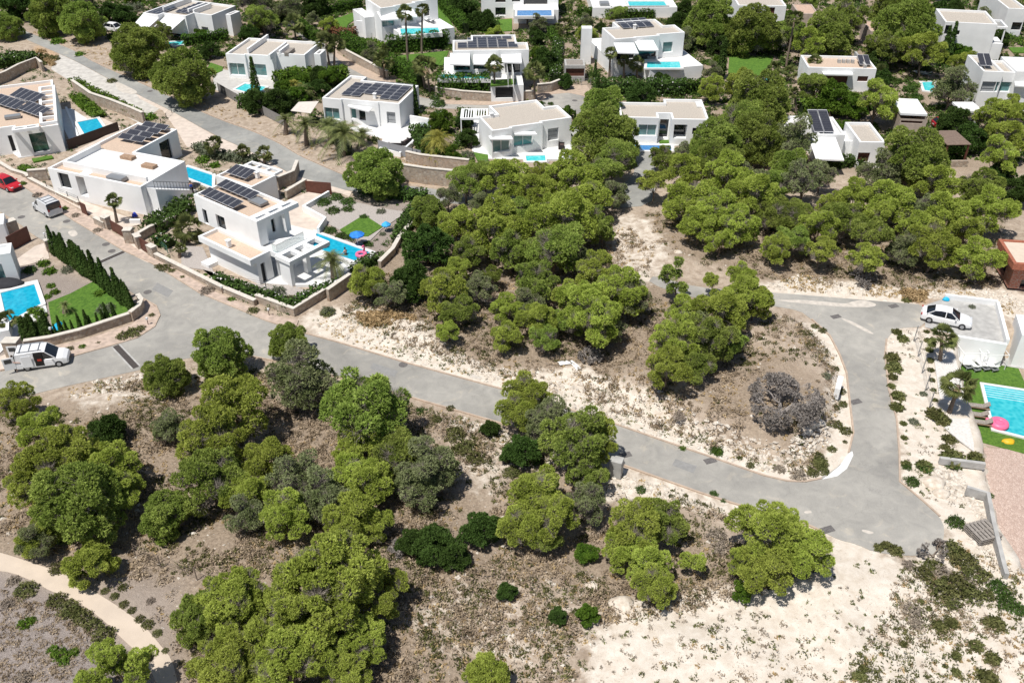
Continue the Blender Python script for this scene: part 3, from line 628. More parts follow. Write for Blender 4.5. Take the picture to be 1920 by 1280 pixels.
def palm_at(crown_p, base_p, rpx, fan=True, label='', group=None, skirt=True, seed=1, mat=palm_g, tr=.17):
    """base on the land where the photograph shows it, crown height and lean from the crown's place"""
    B = G(base_p); s = mpp(base_p, B.z); up = (B.y**2+50**2)**.5
    d = ray(crown_p); t = B.y/d.y; top = Vector((d.x*t, B.y, 50+d.z*t)); h = max(1., top.z-B.z); lean = top.x-B.x
    lean = max(-.25*h, min(.25*h, lean)); r = rpx*s*1.1
    key = (fan, skirt, mat.name, seed % 2)
    if key not in PALMS: PALMS[key] = palm('fan_palm' if fan else 'date_palm', 200+len(PALMS), fan, 0., 48 if fan else 50, 1., skirt, mat)
    pr = PALMS[key]; root = empty('fan_palm' if fan else 'date_palm', B, 0, label, 'palm tree', group)
    mb = MB(); trk = tr*(1.5 if not fan else 1); mb.tube([(0,0,-.3),(0,0,.15),(lean*.3,0,h*.4),(lean*.7,0,h*.75),(lean,0,h)], [trk*1.5,trk*1.25,trk,trk*.9,trk*.95], 8); mb.build('trunk', bark, root, smooth=True)
    rz = R.uniform(0, 6.28)
    for ch in PROTO[pr.name]:
        q = ch.copy(); COL.objects.link(q); q.parent = root; q.location = (lean, 0, h); q.scale = (r, r, r); q.rotation_euler = (0, 0, rz)
    return root
PALMS = {}

ORD = ['first','second','third','fourth','fifth','sixth','seventh','eighth','ninth','tenth','eleventh','twelfth','thirteenth','fourteenth','fifteenth','sixteenth','seventeenth','eighteenth','nineteenth','twentieth']
def wood(where, items, grp, rows=3):
    """items: (px, py, half width in px, kind). Labels are worked out from rows (by depth) and order across."""
    items = [(*it, '')[:5] for it in items]
    ys = sorted(it[1] for it in items); cuts = [ys[int(len(ys)*k/rows)] for k in range(1, rows)] if len(items) > 5 else []
    rownames = {0: [''], 1: ['back row', 'front row'], 2: ['back row', 'middle row', 'front row'], 3: ['rearmost row','second row back','row behind front','front row']}[len(cuts)]
    buckets = {}
    for it in items:
        k = sum(it[1] >= q for q in cuts); buckets.setdefault(k, []).append(it)
    for k, L in buckets.items():
        L.sort(key=lambda q: q[0])
        for i, (px, py, r, kd, extra) in enumerate(L):
            col = {'p':'rounded green', 'l':'lime green', 'g':'sparse greyish', 's':'thin open', 'u':'flat topped', 'b':'bushy low', 'n':'feathery bright', 'N':'dense mid green','d':'dark green','m':'leafy bright green'}[kd]
            side = ORD[i]+' from left' if i <= (len(L)-1)/2 or len(L)-1-i > 19 else (ORD[len(L)-1-i]+' from right' if len(L)-1-i else 'rightmost')
            if i == 0: side = 'leftmost'
            if len(L) == 1: side = 'standing alone'
            nm = 'pine' if kd not in 'dm' else 'tree'
            lab = f"{col} {nm}, {side}, {rownames[k]}, {where}" if rownames[k] else f"{col} {nm}, {side} of {where}"
            if extra: lab = extra
            pool = {'p':PINES[:1]+PINES[2:3]+PINES[4:], 'l':[PINES[1],PINES[3],PINES[5]], 'g':GREYP, 's':SPARSE, 'u':UMB, 'b':BUSHP[:1], 'n':NEARP[:2], 'N':DENSE, 'd':DARKT, 'm':BRIGHT}[kd]
            pr = R.choice(pool); hcu = {'p':1.,'l':1.,'g':1.,'s':1.25,'u':1.3,'b':.72,'n':.92,'N':.74,'d':.66,'m':.66}[kd]
            s = 0
            R0 = r*mpp((px, py+r*.8), 0)*.98
            q = G((px, py), hcu*R0); R0 = r*mpp((px,py), hcu*R0)*1.1
            q = G((px, py), hcu*R0)
            plant(pr, q, R0*R.uniform(.97,1.05), label=' '.join(lab.split()), cat='tree', group=grp, sz=R0*R.uniform(.92,1.08))
# --- slope below the street, bottom left
wood('the pines along the lower street edge', [(33,752,40,'l','round lime pine beside the street below the open white van'),(310,702,48,'N','pine just right of the strip drain at the lower street edge'),(415,668,60,'N','big round pine on the street edge, second to the right of the strip drain'),(540,637,42,'N','pine standing against the street edge opposite the white villa corner'),(570,702,68,'g','broad greyish pine at the road edge right of the round pines'),(692,762,86,'p','wide pine below the road, left of the bare chalky slope'),(316,800,34,'g','small sparse grey pine standing alone in the dry scrub')], 'pines along the lower street', 1)
wood('clump at far left edge', [(72,803,40,'l'),(105,870,78,'n'),(215,872,56,'l'),(150,945,92,'N'),(55,905,50,'l'),(62,1010,36,'l'),(200,920,60,'n')], 'pines at the far left', 2)
wood('cluster left of centre', [(440,775,70,'l'),(395,830,65,'l'),(400,900,62,'p'),(500,860,50,'l'),(470,925,48,'p'),(560,900,56,'g'),(610,930,52,'g'),(535,965,48,'l'),(462,960,40,'g')], 'pines left of centre', 2)
wood('', [(312,965,52,'N','compact bright pine standing alone in the lower left slope'),(172,1062,46,'b','low bushy pine beside the beige promenade'),(62,1012,38,'g','small pale pine beside the start of the promenade')], 'single pines by the promenade', 1)
wood('pine group below the road', [(680,835,56,'p'),(735,855,52,'p'),(660,885,48,'l'),(805,868,58,'g'),(790,905,55,'g'),(700,905,50,'p'),(655,968,56,'l'),(700,985,38,'p')], 'pines below the road, centre', 2)
wood('pines along bottom edge', [(610,1100,104,'n'),(700,1105,62,'n'),(560,1175,84,'n'),(440,1125,72,'n'),(385,1160,60,'N'),(670,1205,60,'n'),(540,1245,84,'n'),(430,1245,72,'n'),(640,1262,52,'n'),(222,1258,68,'n'),(912,1264,44,'b')], 'large pines at the bottom edge', 2)
wood('tall group hiding the road', [(990,740,44,'l'),(972,775,38,'l'),(1030,790,48,'g'),(1080,830,68,'p'),(1120,820,48,'l'),(1098,888,45,'p')], 'pines hiding the road', 2)
wood('the group below the concrete box', [(1003,922,52,'l'),(1042,980,54,'l'),(978,990,44,'l'),(1098,948,42,'g'),(1015,1000,40,'p')], 'rounded pines below the concrete box', 1)
wood('the clump above the white chalk', [(1195,985,62,'l'),(1240,985,52,'p'),(1170,1035,40,'l'),(1215,1050,50,'p'),(1228,1100,42,'l'),(1302,1050,30,'s')], 'clumped pine above the chalk', 1)
wood('the clump beside the chalk track', [(1445,1005,68,'p'),(1510,1035,52,'p'),(1435,1060,55,'p'),(1388,1060,34,'l'),(1480,985,42,'l')], 'broad pine beside the chalk track', 1)
wood('bushes under lower pines', [(978,845,40,'d'),(898,992,42,'d'),(818,1022,46,'d'),(850,1040,34,'d'),(196,812,42,'d'),(918,803,20,'d'),(1392,1112,24,'m'),(1103,1155,24,'m'),(1100,1035,24,'m'),(1046,1154,20,'d'),(950,1110,20,'d'),(770,1015,32,'d')], 'dark bushes among the pines', 2)
# --- wood on the left of the clearing
wood('wood left of sandy clearing', [(873,345,36,'p'),(910,330,34,'p'),(955,338,48,'p'),(1010,338,32,'l'),(1065,335,52,'l'),(1130,322,38,'p'),(1150,362,30,'g'),(1010,365,42,'l'),(1105,370,44,'l'),(960,398,42,'p'),(1050,395,45,'p'),(900,378,24,'g'),
  (855,420,42,'l'),(925,425,62,'l'),(960,465,52,'p'),(1060,420,66,'l'),(1110,425,40,'p'),(880,470,34,'p'),(1040,465,58,'p'),(1085,490,34,'g'),(1130,440,28,'p'),(803,402,36,'N'),(800,463,50,'d'),(840,372,26,'g')], 'pines left of the clearing', 3)
wood('wood above the chalk bank', [(692,530,38,'l'),(732,550,32,'g'),(770,528,44,'d'),(832,545,46,'l'),(858,582,36,'p'),(838,622,24,'l'),(900,540,36,'g'),(917,520,24,'p'),(858,505,26,'l'),(1003,535,46,'p'),(947,582,32,'l'),(950,628,32,'l'),(1010,600,38,'p'),(1020,635,30,'p'),
  (1100,575,52,'p'),(1112,605,56,'l'),(1160,550,50,'l'),(1117,512,46,'l'),(1187,565,38,'g'),(1140,610,38,'g'),(1065,600,32,'p'),(1075,560,36,'l'),(990,570,36,'g')], 'pines above the chalk bank', 3)
wood('small wood beside dead tree', [(1272,522,36,'s'),(1338,530,24,'s'),(1393,520,28,'l'),(1393,557,44,'l'),(1282,588,40,'l'),(1355,592,50,'p'),(1415,570,32,'l'),(1265,644,48,'l'),(1330,640,52,'p'),(1248,692,44,'p'),(1310,678,38,'p'),(1300,610,34,'g'),(1360,640,36,'p')], 'pines right of the chalk bank', 3)
wood('long wood behind parking road', [(1227,335,35,'u'),(1287,323,38,'p'),(1358,335,48,'p'),(1290,378,48,'l'),(1342,398,46,'l'),(1417,372,50,'l'),(1445,400,40,'p'),(1310,424,38,'l'),(1382,424,42,'l'),(1508,343,42,'g'),(1540,331,30,'g'),(1485,406,36,'p'),(1455,468,30,'l'),(1485,448,36,'p'),(1536,428,44,'l'),(1540,466,32,'u'),
  (1583,414,44,'p'),(1635,436,46,'u'),(1623,480,36,'u'),(1603,375,38,'p'),(1671,381,48,'p'),(1655,408,40,'l'),(1714,438,40,'p'),(1750,466,48,'l'),(1694,470,36,'g'),(1773,410,46,'l'),(1829,485,46,'p'),(1809,438,36,'l'),(1853,398,48,'p'),(1833,350,44,'p'),(1350,456,28,'l'),(1400,340,40,'g'),(1460,345,34,'p'),(1560,385,30,'l'),(1720,395,40,'g')], 'pines of the upper right wood', 4)
wood('big pines before upper villas', [(1714,305,74,'N'),(1760,345,46,'p'),(1660,320,44,'g'),(1413,262,58,'N'),(1340,275,54,'N'),(1488,266,44,'g'),(1243,295,30,'p'),(1477,318,38,'N'),(1425,205,64,'N'),(1385,228,46,'p'),(1385,158,32,'l'),(1350,310,46,'p'),(1290,290,26,'g'),(1132,250,70,'N'),(1150,300,42,'p'),(1128,212,46,'N')], 'big pines in front of the villas', 3)
wood('between upper right villas', [(1330,45,52,'N'),(1410,60,52,'N'),(1555,70,54,'N'),(1580,35,42,'p'),(1520,85,36,'p'),(1700,65,64,'N'),(1735,95,44,'p'),(1660,90,40,'p'),(1645,192,44,'l'),(1785,165,40,'g'),(1868,215,36,'l'),(1895,258,42,'p'),(1820,262,34,'d'),(1560,190,38,'m'),(1600,200,30,'m'),(1680,15,50,'N'),(1760,30,30,'d'),(1800,95,22,'m'),(1875,75,18,'d'),(1790,230,30,'d'),(1870,300,40,'l'),(1905,360,34,'d'),(1880,330,30,'d'),(1450,75,24,'g'),(1480,60,30,'p'),(1270,45,22,'d')], 'trees between the upper right villas', 4)
wood('trees beside upper left road', [(95,28,44,'N'),(155,40,46,'N'),(258,93,56,'N'),(345,143,64,'N'),(10,48,32,'N'),(493,38,32,'p'),(40,5,40,'d'),(235,30,26,'d'),(705,322,58,'N','round umbrella pine with visible trunk below the palm villa')], 'trees beside the upper road', 2)
wood('gardens of upper villas', [(475,10,36,'g'),(540,12,30,'g'),(590,10,26,'d'),(700,60,0.1,'d')][:3]+[(560,150,24,'m'),(620,145,24,'m'),(520,190,30,'d'),(480,195,26,'d'),(535,170,26,'m'),(560,180,22,'m'),(600,165,20,'d'),(870,12,26,'d'),(910,40,22,'d'),(890,42,20,'d'),(1010,200,12,'d'),(825,230,26,'m'),(840,290,24,'m'),(880,258,22,'d'),(870,225,20,'d'),(1000,60,12,'d'),(1100,40,16,'g'),(1125,52,12,'d'),(1060,155,16,'d'),(1040,120,14,'m'),(585,35,14,'g'),(1245,180,0.1,'d')][:21], 'garden trees of the upper villas', 4)

# ---------------------------------------------------------------- houses
class House:
    """a house measured in the photograph: a and b are two points of one level roof edge, height z"""
    def __init__(s, name, a, b, z, label, cat='house', group='white villas', base=0.):
        A, B = P(a, z), P(b, z); s.a = math.atan2(B.y-A.y, B.x-A.x); s.o = Vector((A.x, A.y, base)); s.base = base
        s.root = empty(name, s.o, s.a, label, cat, group); s.ca, s.sa = math.cos(s.a), math.sin(s.a)
    def l(s, p, z):
        q = P(p, z)-s.o; return (q.x*s.ca+q.y*s.sa, -q.x*s.sa+q.y*s.ca)
    def poly(s, pts, z, first='x'):
        q = [list(s.l(p, z)) for p in pts]; n = len(q)
        for i in range(n):
            j = (i+1) % n; ax = 1 if (i % 2 == 0) == (first == 'x') else 0
            m = (q[i][ax]+q[j][ax])/2; q[i][ax] = m; q[j][ax] = m
        return [tuple(v) for v in q]
    def face_hit(s, p, a, b):
        """where the sight line through p meets the vertical plane over a-b: (distance from a, height above the house's base)"""
        d = ray(p); dx, dy = d.x*s.ca+d.y*s.sa, -d.x*s.sa+d.y*s.ca; co = Vector((0,0,CAM_H))-s.o; cx, cy = co.x*s.ca+co.y*s.sa, -co.x*s.sa+co.y*s.ca
        ux, uy = b[0]-a[0], b[1]-a[1]; L = math.hypot(ux, uy); ux /= L; uy /= L; nx_, ny_ = uy, -ux
        t = ((a[0]-cx)*nx_+(a[1]-cy)*ny_)/(dx*nx_+dy*ny_); X_, Y_ = cx+dx*t, cy+dy*t
        return ((X_-a[0])*ux+(Y_-a[1])*uy, CAM_H+d.z*t-s.base)
    def mass(s, pts, z1, z0=0., opens=(), par=.35, t=.28, roof=gravel, wall=white, name='wall', first='x', local=False, top=True, rname='roof', under=False):
        """walls over a rectilinear outline (heights absolute), with real openings, parapet and sunk roof"""
        q = pts if local else s.poly(pts, z1, first); OCC.append([(s.o.x+x*s.ca-y*s.sa, s.o.y+x*s.sa+y*s.ca) for x, y in q]); z1l, z0l = z1-s.base, z0-s.base; n = len(q)
        area = sum(q[i][0]*q[(i+1)%n][1]-q[(i+1)%n][0]*q[i][1] for i in range(n)); sg = 1 if area > 0 else -1
        m = MB(); fr = []
        for i in range(n):
            a, b = q[i], q[(i+1) % n]; L = math.hypot(b[0]-a[0], b[1]-a[1])
            if L < .05: continue
            u = ((b[0]-a[0])/L, (b[1]-a[1])/L); nn_ = (u[1]*sg, -u[0]*sg)       # outward
            ops = []
            for o in opens:
                if o[0] != i: continue
                if o[1] == 'L': u0, w0, u1, w1 = o[2]; kd = o[3]
                else:
                    (u0, w0), (u1, w1) = s.face_hit(o[1], a, b), s.face_hit(o[2], a, b); kd = o[3]
                u0, u1 = sorted((u0, u1)); w0, w1 = sorted((w0, w1)); u0 = max(.12, u0); u1 = min(L-.12, u1); w0 = max(z0l+.04, w0); w1 = min(z1l-.3, w1)
                if u1-u0 > .25 and w1-w0 > .25: ops.append((u0, u1, w0, w1, kd))
            us = sorted({0., L, *[v for o in ops for v in o[:2]]}); ws = sorted({z0l, z1l, *[v for o in ops for v in o[2:4]]})
            def pt(uu, ww, d=0., a=a, u=u, nn_=nn_): return (a[0]+u[0]*uu-nn_[0]*d, a[1]+u[1]*uu-nn_[1]*d, ww)
            for k in range(len(us)-1):
                for j in range(len(ws)-1):
                    cu, cw = (us[k]+us[k+1])/2, (ws[j]+ws[j+1])/2
                    if any(o[0] < cu < o[1] and o[2] < cw < o[3] for o in ops): continue
                    m.quad(pt(us[k], ws[j]), pt(us[k+1], ws[j]), pt(us[k+1], ws[j+1]), pt(us[k], ws[j+1]))
            for (u0, u1, w0, w1, kd) in ops:
                D = {'loggia':1.6,'dark':.5}.get(kd, .28)
                for (p1, p2) in (((u0,w0),(u1,w0)),((u1,w0),(u1,w1)),((u1,w1),(u0,w1)),((u0,w1),(u0,w0))):
                    m.quad(pt(*p1), pt(*p1, D), pt(*p2, D), pt(*p2))
                fr.append((pt, u0, u1, w0, w1, kd, D))
        if top:
            inn = []
            for i in range(n):
                p0, p1, p2 = q[i-1], q[i], q[(i+1) % n]
                def nrm(a, b): L_ = math.hypot(b[0]-a[0], b[1]-a[1])+1e-9; return ((b[1]-a[1])/L_*sg, -(b[0]-a[0])/L_*sg)
                n1, n2 = nrm(p0, p1), nrm(p1, p2); inn.append((p1[0]-(n1[0]+n2[0])*t, p1[1]-(n1[1]+n2[1])*t))
            for i in range(n):
                j = (i+1) % n
                m.quad((*q[i], z1l), (*q[j], z1l), (*inn[j], z1l), (*inn[i], z1l)); m.quad((*inn[i], z1l), (*inn[j], z1l), (*inn[j], z1l-par), (*inn[i], z1l-par))
            r = MB(); r.prism(inn, z1l-par-.2, z1l-par, bottom=False); r.build(rname, roof, s.root)
        if under:
            for tr in tessellate_polygon([[Vector((x, y, 0)) for x, y in q]]): m.quad(*[(*q[k], z0l) for k in tr])
        m.build(name, wall, s.root)
        for (pt, u0, u1, w0, w1, kd, D) in fr:
            nm = {'door':'door','garage':'garage_door','shutter':'roller_shutter','brown':'garage_door'}.get(kd, 'window')
            pm = {'glass':teal,'win':darkglass,'green':greenglass,'door':dark,'shutter':shutter,'brown':brown,'garage':dark,'dark':darkglass,'loggia':darkglass}[kd]
            f = MB(); b0 = D-.06; w_ = .07
            def bar(ua, ub, wa, wb):
                A1, B1, C1, D1 = pt(ua,wa,b0), pt(ub,wa,b0), pt(ub,wb,b0), pt(ua,wb,b0); E1, F1, G1, H1 = pt(ua,wa,D-.01), pt(ub,wa,D-.01), pt(ub,wb,D-.01), pt(ua,wb,D-.01)
                f.quad(A1,B1,C1,D1); f.quad(A1,E1,F1,B1); f.quad(D1,C1,G1,H1); f.quad(A1,D1,H1,E1); f.quad(B1,F1,G1,C1)
            bar(u0,u0+w_,w0,w1); bar(u1-w_,u1,w0,w1); bar(u0+w_,u1-w_,w0,w0+w_); bar(u0+w_,u1-w_,w1-w_,w1)
            if kd in ('glass','win','green','loggia'):
                k = max(1, round((u1-u0)/1.5))
                for i in range(1, k): uu = u0+(u1-u0)*i/k; bar(uu-w_/2, uu+w_/2, w0+w_, w1-w_)
            if kd in ('shutter','brown','garage'):
                k = int((w1-w0)/.45)
                for i in range(1, k): ww = w0+(w1-w0)*i/k; bar(u0+w_, u1-w_, ww-.015, ww+.015)
            fo = f.build(nm, white2 if kd == 'glass' else (pm if kd in ('shutter','brown') else dark), s.root)
            g = MB(); g.quad(pt(u0,w0,D-.005), pt(u1,w0,D-.005), pt(u1,w1,D-.005), pt(u0,w1,D-.005)); g.build('pane' if nm == 'window' else 'leaf', pm, fo)
        return q
    def awning(s, bl, br, fr_, fl, zb, zf, name='awning', mat=fabric, th=.06):
        zb -= s.base; zf -= s.base
        pts = [(*s.l(bl, zb+s.base), zb), (*s.l(br, zb+s.base), zb), (*s.l(fr_, zf+s.base), zf), (*s.l(fl, zf+s.base), zf)]
        x0, x1 = (pts[0][0]+pts[3][0])/2, (pts[1][0]+pts[2][0])/2
        if abs(x1-x0) > .5 and name == 'awning': pts = [(x0, pts[0][1], zb), (x1, pts[1][1], zb), (x1, pts[2][1], zf), (x0, pts[3][1], zf)]
        m = MB(); i = 0; m.v = [*pts, *[(x, y, z-th) for x, y, z in pts]]; m.f = [(3,2,1,0),(4,5,6,7),(0,1,5,4),(1,2,6,5),(2,3,7,6),(3,0,4,7)]
        o = m.build(name, mat, s.root)
        if name == 'awning':
            v = MB(); v.beam(Vector(pts[3])-Vector((0,.02,.1)), Vector(pts[2])-Vector((0,.02,.1)), .05, .2); v.build('valance', fabric, o)
        return o
    def panels(s, fl, fr_, bl, z, nx_, ny_, tilt=.12, skip=(), gap=.48, free=False):
        """rows of separate solar panels: corner pixels front-left, front-right, back-left"""
        z -= s.base; A, B, C_ = [Vector((*s.l(p, z+s.base), 0)) for p in (fl, fr_, bl)]
        if free:
            ex = B-A; nn_ = Vector((-ex.y, ex.x, 0)).normalized(); ey = nn_*(C_-A).dot(nn_); an = math.atan2(ex.y, ex.x); w, h = ex.length/nx_, ey.length/ny_
            m = MB(); m.box(-w*.47, w*.47, -h*gap, h*gap, -.02, .02); first = None
            for i in range(nx_):
                for j in range(ny_):
                    cc = A+ex*((i+.5)/nx_)+ey*((j+.5)/ny_)
                    if first is None: o = first = m.build('solar_panel', solar, s.root)
                    else: o = first.copy(); COL.objects.link(o); o.parent = s.root
                    o.location = (cc.x, cc.y, z+.08+h*.5*tilt); o.rotation_euler = (tilt, 0, an)
            return
        ex, ey = (B-A), (C_-A); ex = Vector((ex.x, 0, 0)) if abs(ex.x) > abs(ex.y) else Vector((0, ex.y, 0)); ey = Vector((0, ey.y, 0)) if ex.x else Vector((ey.x, 0, 0))
        w, h = ex.length/nx_, ey.length/ny_; m = MB(); m.box(-w*.475, w*.475, -h*gap, h*gap, -.02, .02); first = None
        for i in range(nx_):
            for j in range(ny_):
                if (i, j) in skip: continue
                cc = A+ex*((i+.5)/nx_)+ey*((j+.5)/ny_)
                if first is None: o = first = m.build('solar_panel', solar, s.root)
                else: o = first.copy(); COL.objects.link(o); o.parent = s.root
                o.location = (cc.x, cc.y, z+.05+h*.5*tilt); o.rotation_euler = (tilt if ex.x else 0, 0 if ex.x else tilt*(1 if ey.x < 0 else -1), 0 if ex.x else 0)
                if not ex.x: o.scale = (h/w, w/h, 1)
    def lbox(s, p0, p1, z0, z1, name, mat, zref=None, loc=False):
        zr = z1 if zref is None else zref
        a, b = (p0, p1) if loc else (s.l(p0, zr), s.l(p1, zr)); m = MB()
        m.box(min(a[0],b[0]), max(a[0],b[0]), min(a[1],b[1]), max(a[1],b[1]), z0-s.base, z1-s.base); return m.build(name, mat, s.root)
    def frame(s, q, z, wd=.45, h=.35, slots=2, axis_='x', name='pergola'):
        """a flat white frame with open slots, over a local rectangle q=(x0,x1,y0,y1)"""
        x0, x1, y0, y1 = q; z -= s.base; m = MB()
        if axis_ == 'x':
            m.box(x0,x1,y0,y0+wd,z-h,z); m.box(x0,x1,y1-wd,y1,z-h,z)
            for k in range(slots+1):
                xx = x0+(x1-x0-wd)*k/slots; m.box(xx, xx+wd, y0+wd, y1-wd, z-h+.003, z-.003)
        else:
            m.box(x0,x0+wd,y0,y1,z-h,z); m.box(x1-wd,x1,y0,y1,z-h,z)
            for k in range(slots+1):
                yy = y0+(y1-y0-wd)*k/slots; m.box(x0+wd, x1-wd, yy, yy+wd, z-h+.003, z-.003)
        return m.build(name, white, s.root)

def posts(h, boxes, mat=white, name='post'):
    for b_ in boxes: m = MB(); m.box(*b_); m.build(name, mat, h.root)
def roofbits(h, pts, z):
    """small vents and boxes on a flat roof"""
    for p in pts:
        x, y = h.l(p, z); m = MB(); m.box(x-.2, x+.2, y-.2, y+.2, z-h.base-.38, z-h.base+.35); m.box(x-.27, x+.27, y-.27, y+.27, z-h.base+.35, z-h.base+.42); m.build('roof_vent', white, h.root)
def c2(*p): return c('c2', list(p))
# 4: single storey villa with the big solar roof
H = House('villa', c('c2',(785,728)), c('c2',(1410,790)), 3.7, 'white villa with wide grid of solar panels and palms before its terrace')
H.mass(c('c2', [(785,728),(945,750),(985,736),(1222,777),(1252,760),(1410,790),(1505,652),(1135,592),(1145,580),(1062,566)]), 3.7,
  opens=[(0,c('c2',(828,805)),c('c2',(950,900)),'glass'),(2,c('c2',(1025,815)),c('c2',(1075,895)),'glass'),(2,c('c2',(1088,825)),c('c2',(1145,905)),'win'),(4,c('c2',(1298,838)),c('c2',(1370,932)),'shutter')])
H.panels(c('c2',(955,712)), c('c2',(1395,745)), c('c2',(1130,605)), 3.5, 6, 5, .06, skip=((2,0),(3,0),(0,4),(1,4)))
roofbits(H, [c('c2',(1210,722))], 3.7)
H.awning(c('c2',(1010,785)),c('c2',(1180,805)),c('c2',(1180,835)),c('c2',(1010,795)),3.0,2.9)
# 5
H = House('villa', c('c2',(62,388)), c('c2',(638,425)), 4.0, 'white villa of three stepped blocks left of the palm row, cypress in front')
H.mass(c('c2', [(62,388),(216,425),(258,398),(416,430),(497,388),(638,425),(800,345),(345,262)]), 4.0,
  opens=[(0,c('c2',(112,472)),c('c2',(245,570)),'glass'),(2,c('c2',(300,480)),c('c2',(405,575)),'glass'),(4,c('c2',(548,500)),c('c2',(612,575)),'shutter')])
H.mass(c('c2', [(752,405),(792,408),(846,378),(800,368)]), 3.8, opens=[(0,c('c2',(760,470)),c('c2',(778,520)),'door')])
x0,y0 = H.l(c('c2',(262,380)),4); x1,y1 = H.l(c('c2',(470,295)),4)
H.lbox(c('c2',(262,388)), c('c2',(440,275)), 3.6, 4.35, 'parapet_fin', white, 4.0) if 0 else None
m = MB(); 
for a, b_ in ((c('c2',(258,385)),c('c2',(455,280))),(c('c2',(420,430)),c('c2',(575,335))),(c('c2',(497,400)),c('c2',(590,350)))):
    A, B = H.l(a, 4.05), H.l(b_, 4.05); m.box(A[0]-.16, A[0]+.16, min(A[1],B[1]), max(A[1],B[1]), 3.6, 4.45)
m.build('parapet_fin', white, H.root)
H.lbox(c('c2',(530,395)), c('c2',(610,360)), 3.6, 4.2, 'roof_deck', M('grey_timber', (.28,.25,.22), .9, .2, 6), 4.2)
# 6
H = House('villa', c('w6',(180,190)), c('w6',(465,230)), 4.0, 'white villa at top left with two wide white awnings')
H.mass(c('w6', [(180,190),(465,232),(540,185),(850,258),(985,190),(1240,235),(1590,100),(880,-20)]), 4.0,
  opens=[(0,c('w6',(200,400)),c('w6',(430,500)),'dark'),(2,c('w6',(560,480)),c('w6',(830,560)),'win'),(4,c('w6',(1100,400)),c('w6',(1215,500)),'shutter')])
H.mass(c('w6', [(1475,222),(1550,228),(1665,170),(1590,158)]), 3.8, opens=[(0,c('w6',(1510,360)),c('w6',(1545,470)),'door')])
H.awning(c('w6',(195,212)),c('w6',(465,225)),c('w6',(350,425)),c('w6',(105,378)),3.7,2.5)
H.awning(c('w6',(552,210)),c('w6',(835,248)),c('w6',(700,455)),c('w6',(430,405)),3.7,2.5)
H.panels(c('w6',(255,190)), c('w6',(500,212)), c('w6',(420,75)), 3.8, 3, 4, .05)
H.panels(c('w6',(700,185)), c('w6',(905,218)), c('w6',(900,30)), 3.8, 3, 5, .12)
m = MB()
for a, b_ in ((c('w6',(530,150)),c('w6',(880,-10))),(c('w6',(905,175)),c('w6',(1180,80))),(c('w6',(985,185)),c('w6',(1230,90)))):
    A, B = H.l(a, 4.05), H.l(b_, 4.05); m.box(A[0]-.16, A[0]+.16, min(A[1],B[1]), max(A[1],B[1]), 3.6, 4.5)
m.build('parapet_fin', white, H.root)
# 7
T7 = 2.6
H = House('villa', c('c3',(168,382)), c('c3',(545,376)), 6.3, 'white villa on a hedged terrace, three white awnings and solar roof', base=T7)
H.mass(c('c3', [(168,382),(545,378),(545,374),(722,376),(800,322),(675,316),(665,275),(345,252),(318,302),(222,300)]), 6.3, T7,
  opens=[(0,c('c3',(190,440)),c('c3',(325,528)),'win'),(0,c('c3',(350,440)),c('c3',(520,520)),'win'),(2,c('c3',(590,475)),c('c3',(700,545)),'win'),(3,c('c3',(750,395)),c('c3',(778,470)),'door')])
H.awning(c('c3',(190,398)),c('c3',(330,398)),c('c3',(317,485)),c('c3',(160,480)),5.9,4.9); H.awning(c('c3',(358,388)),c('c3',(540,388)),c('c3',(500,485)),c('c3',(342,478)),5.9,4.9); H.awning(c('c3',(565,385)),c('c3',(718,385)),c('c3',(702,470)),c('c3',(553,465)),5.9,4.9)
H.panels(c('c3',(230,362)), c('c3',(690,372)), c('c3',(270,290)), 6.05, 6, 4, .05, skip=((0,2),(0,3),(5,3),(4,3),(5,2)))
H.panels(c('c3',(340,297)), c('c3',(640,300)), c('c3',(350,275)), 6.05, 4, 1, .05)
H.mass(c('c3', [(68,578),(480,590),(480,640),(672,640),(740,430),(190,420)]), T7, 0, par=.03, roof=whitefloor, rname='terrace_floor', name='terrace_wall', opens=[(2,c('c3',(515,655)),c('c3',(648,735)),'garage')])
H.lbox(c('c3',(600,470)), c('c3',(612,560)), T7, 4.6, 'pillar', white, 4.6); H.lbox(c('c3',(640,470)), c('c3',(652,560)), T7, 4.6, 'pillar', white, 4.6)
# 8
T8 = 2.3
H = House('villa', c('c3',(1365,290)), c('c3',(1890,252)), 6.2, 'white villa with raised glass sided pool and paired awnings above long hedge', base=T8)
H.mass(c('c3', [(1365,290),(1570,292),(1572,275),(1742,272),(1745,252),(1895,252),(1915,190),(1755,186),(1740,155),(1415,152),(1400,206),(1350,206)]), 6.2, T8,
  opens=[(0,c('c3',(1425,400)),c('c3',(1560,440)),'win'),(2,c('c3',(1580,375)),c('c3',(1718,450)),'dark'),(4,c('c3',(1775,320)),c('c3',(1842,392)),'glass')])
H.awning(c('c3',(1420,320)),c('c3',(1572,320)),c('c3',(1572,400)),c('c3',(1412,395)),5.7,4.8); H.awning(c('c3',(1575,300)),c('c3',(1718,300)),c('c3',(1720,378)),c('c3',(1572,375)),5.7,4.9)
H.panels(c('c3',(1475,217)), c('c3',(1730,217)), c('c3',(1468,155)), 6.0, 4, 2, .08)
H.mass(c('c3', [(1325,470),(1640,470),(1640,515),(1920,515),(1905,230),(1285,300)]), T8, 0, par=.03, roof=whitefloor, rname='terrace_floor', name='terrace_wall')
roofbits(H, [c('c3',(1560,205))], 6.2)
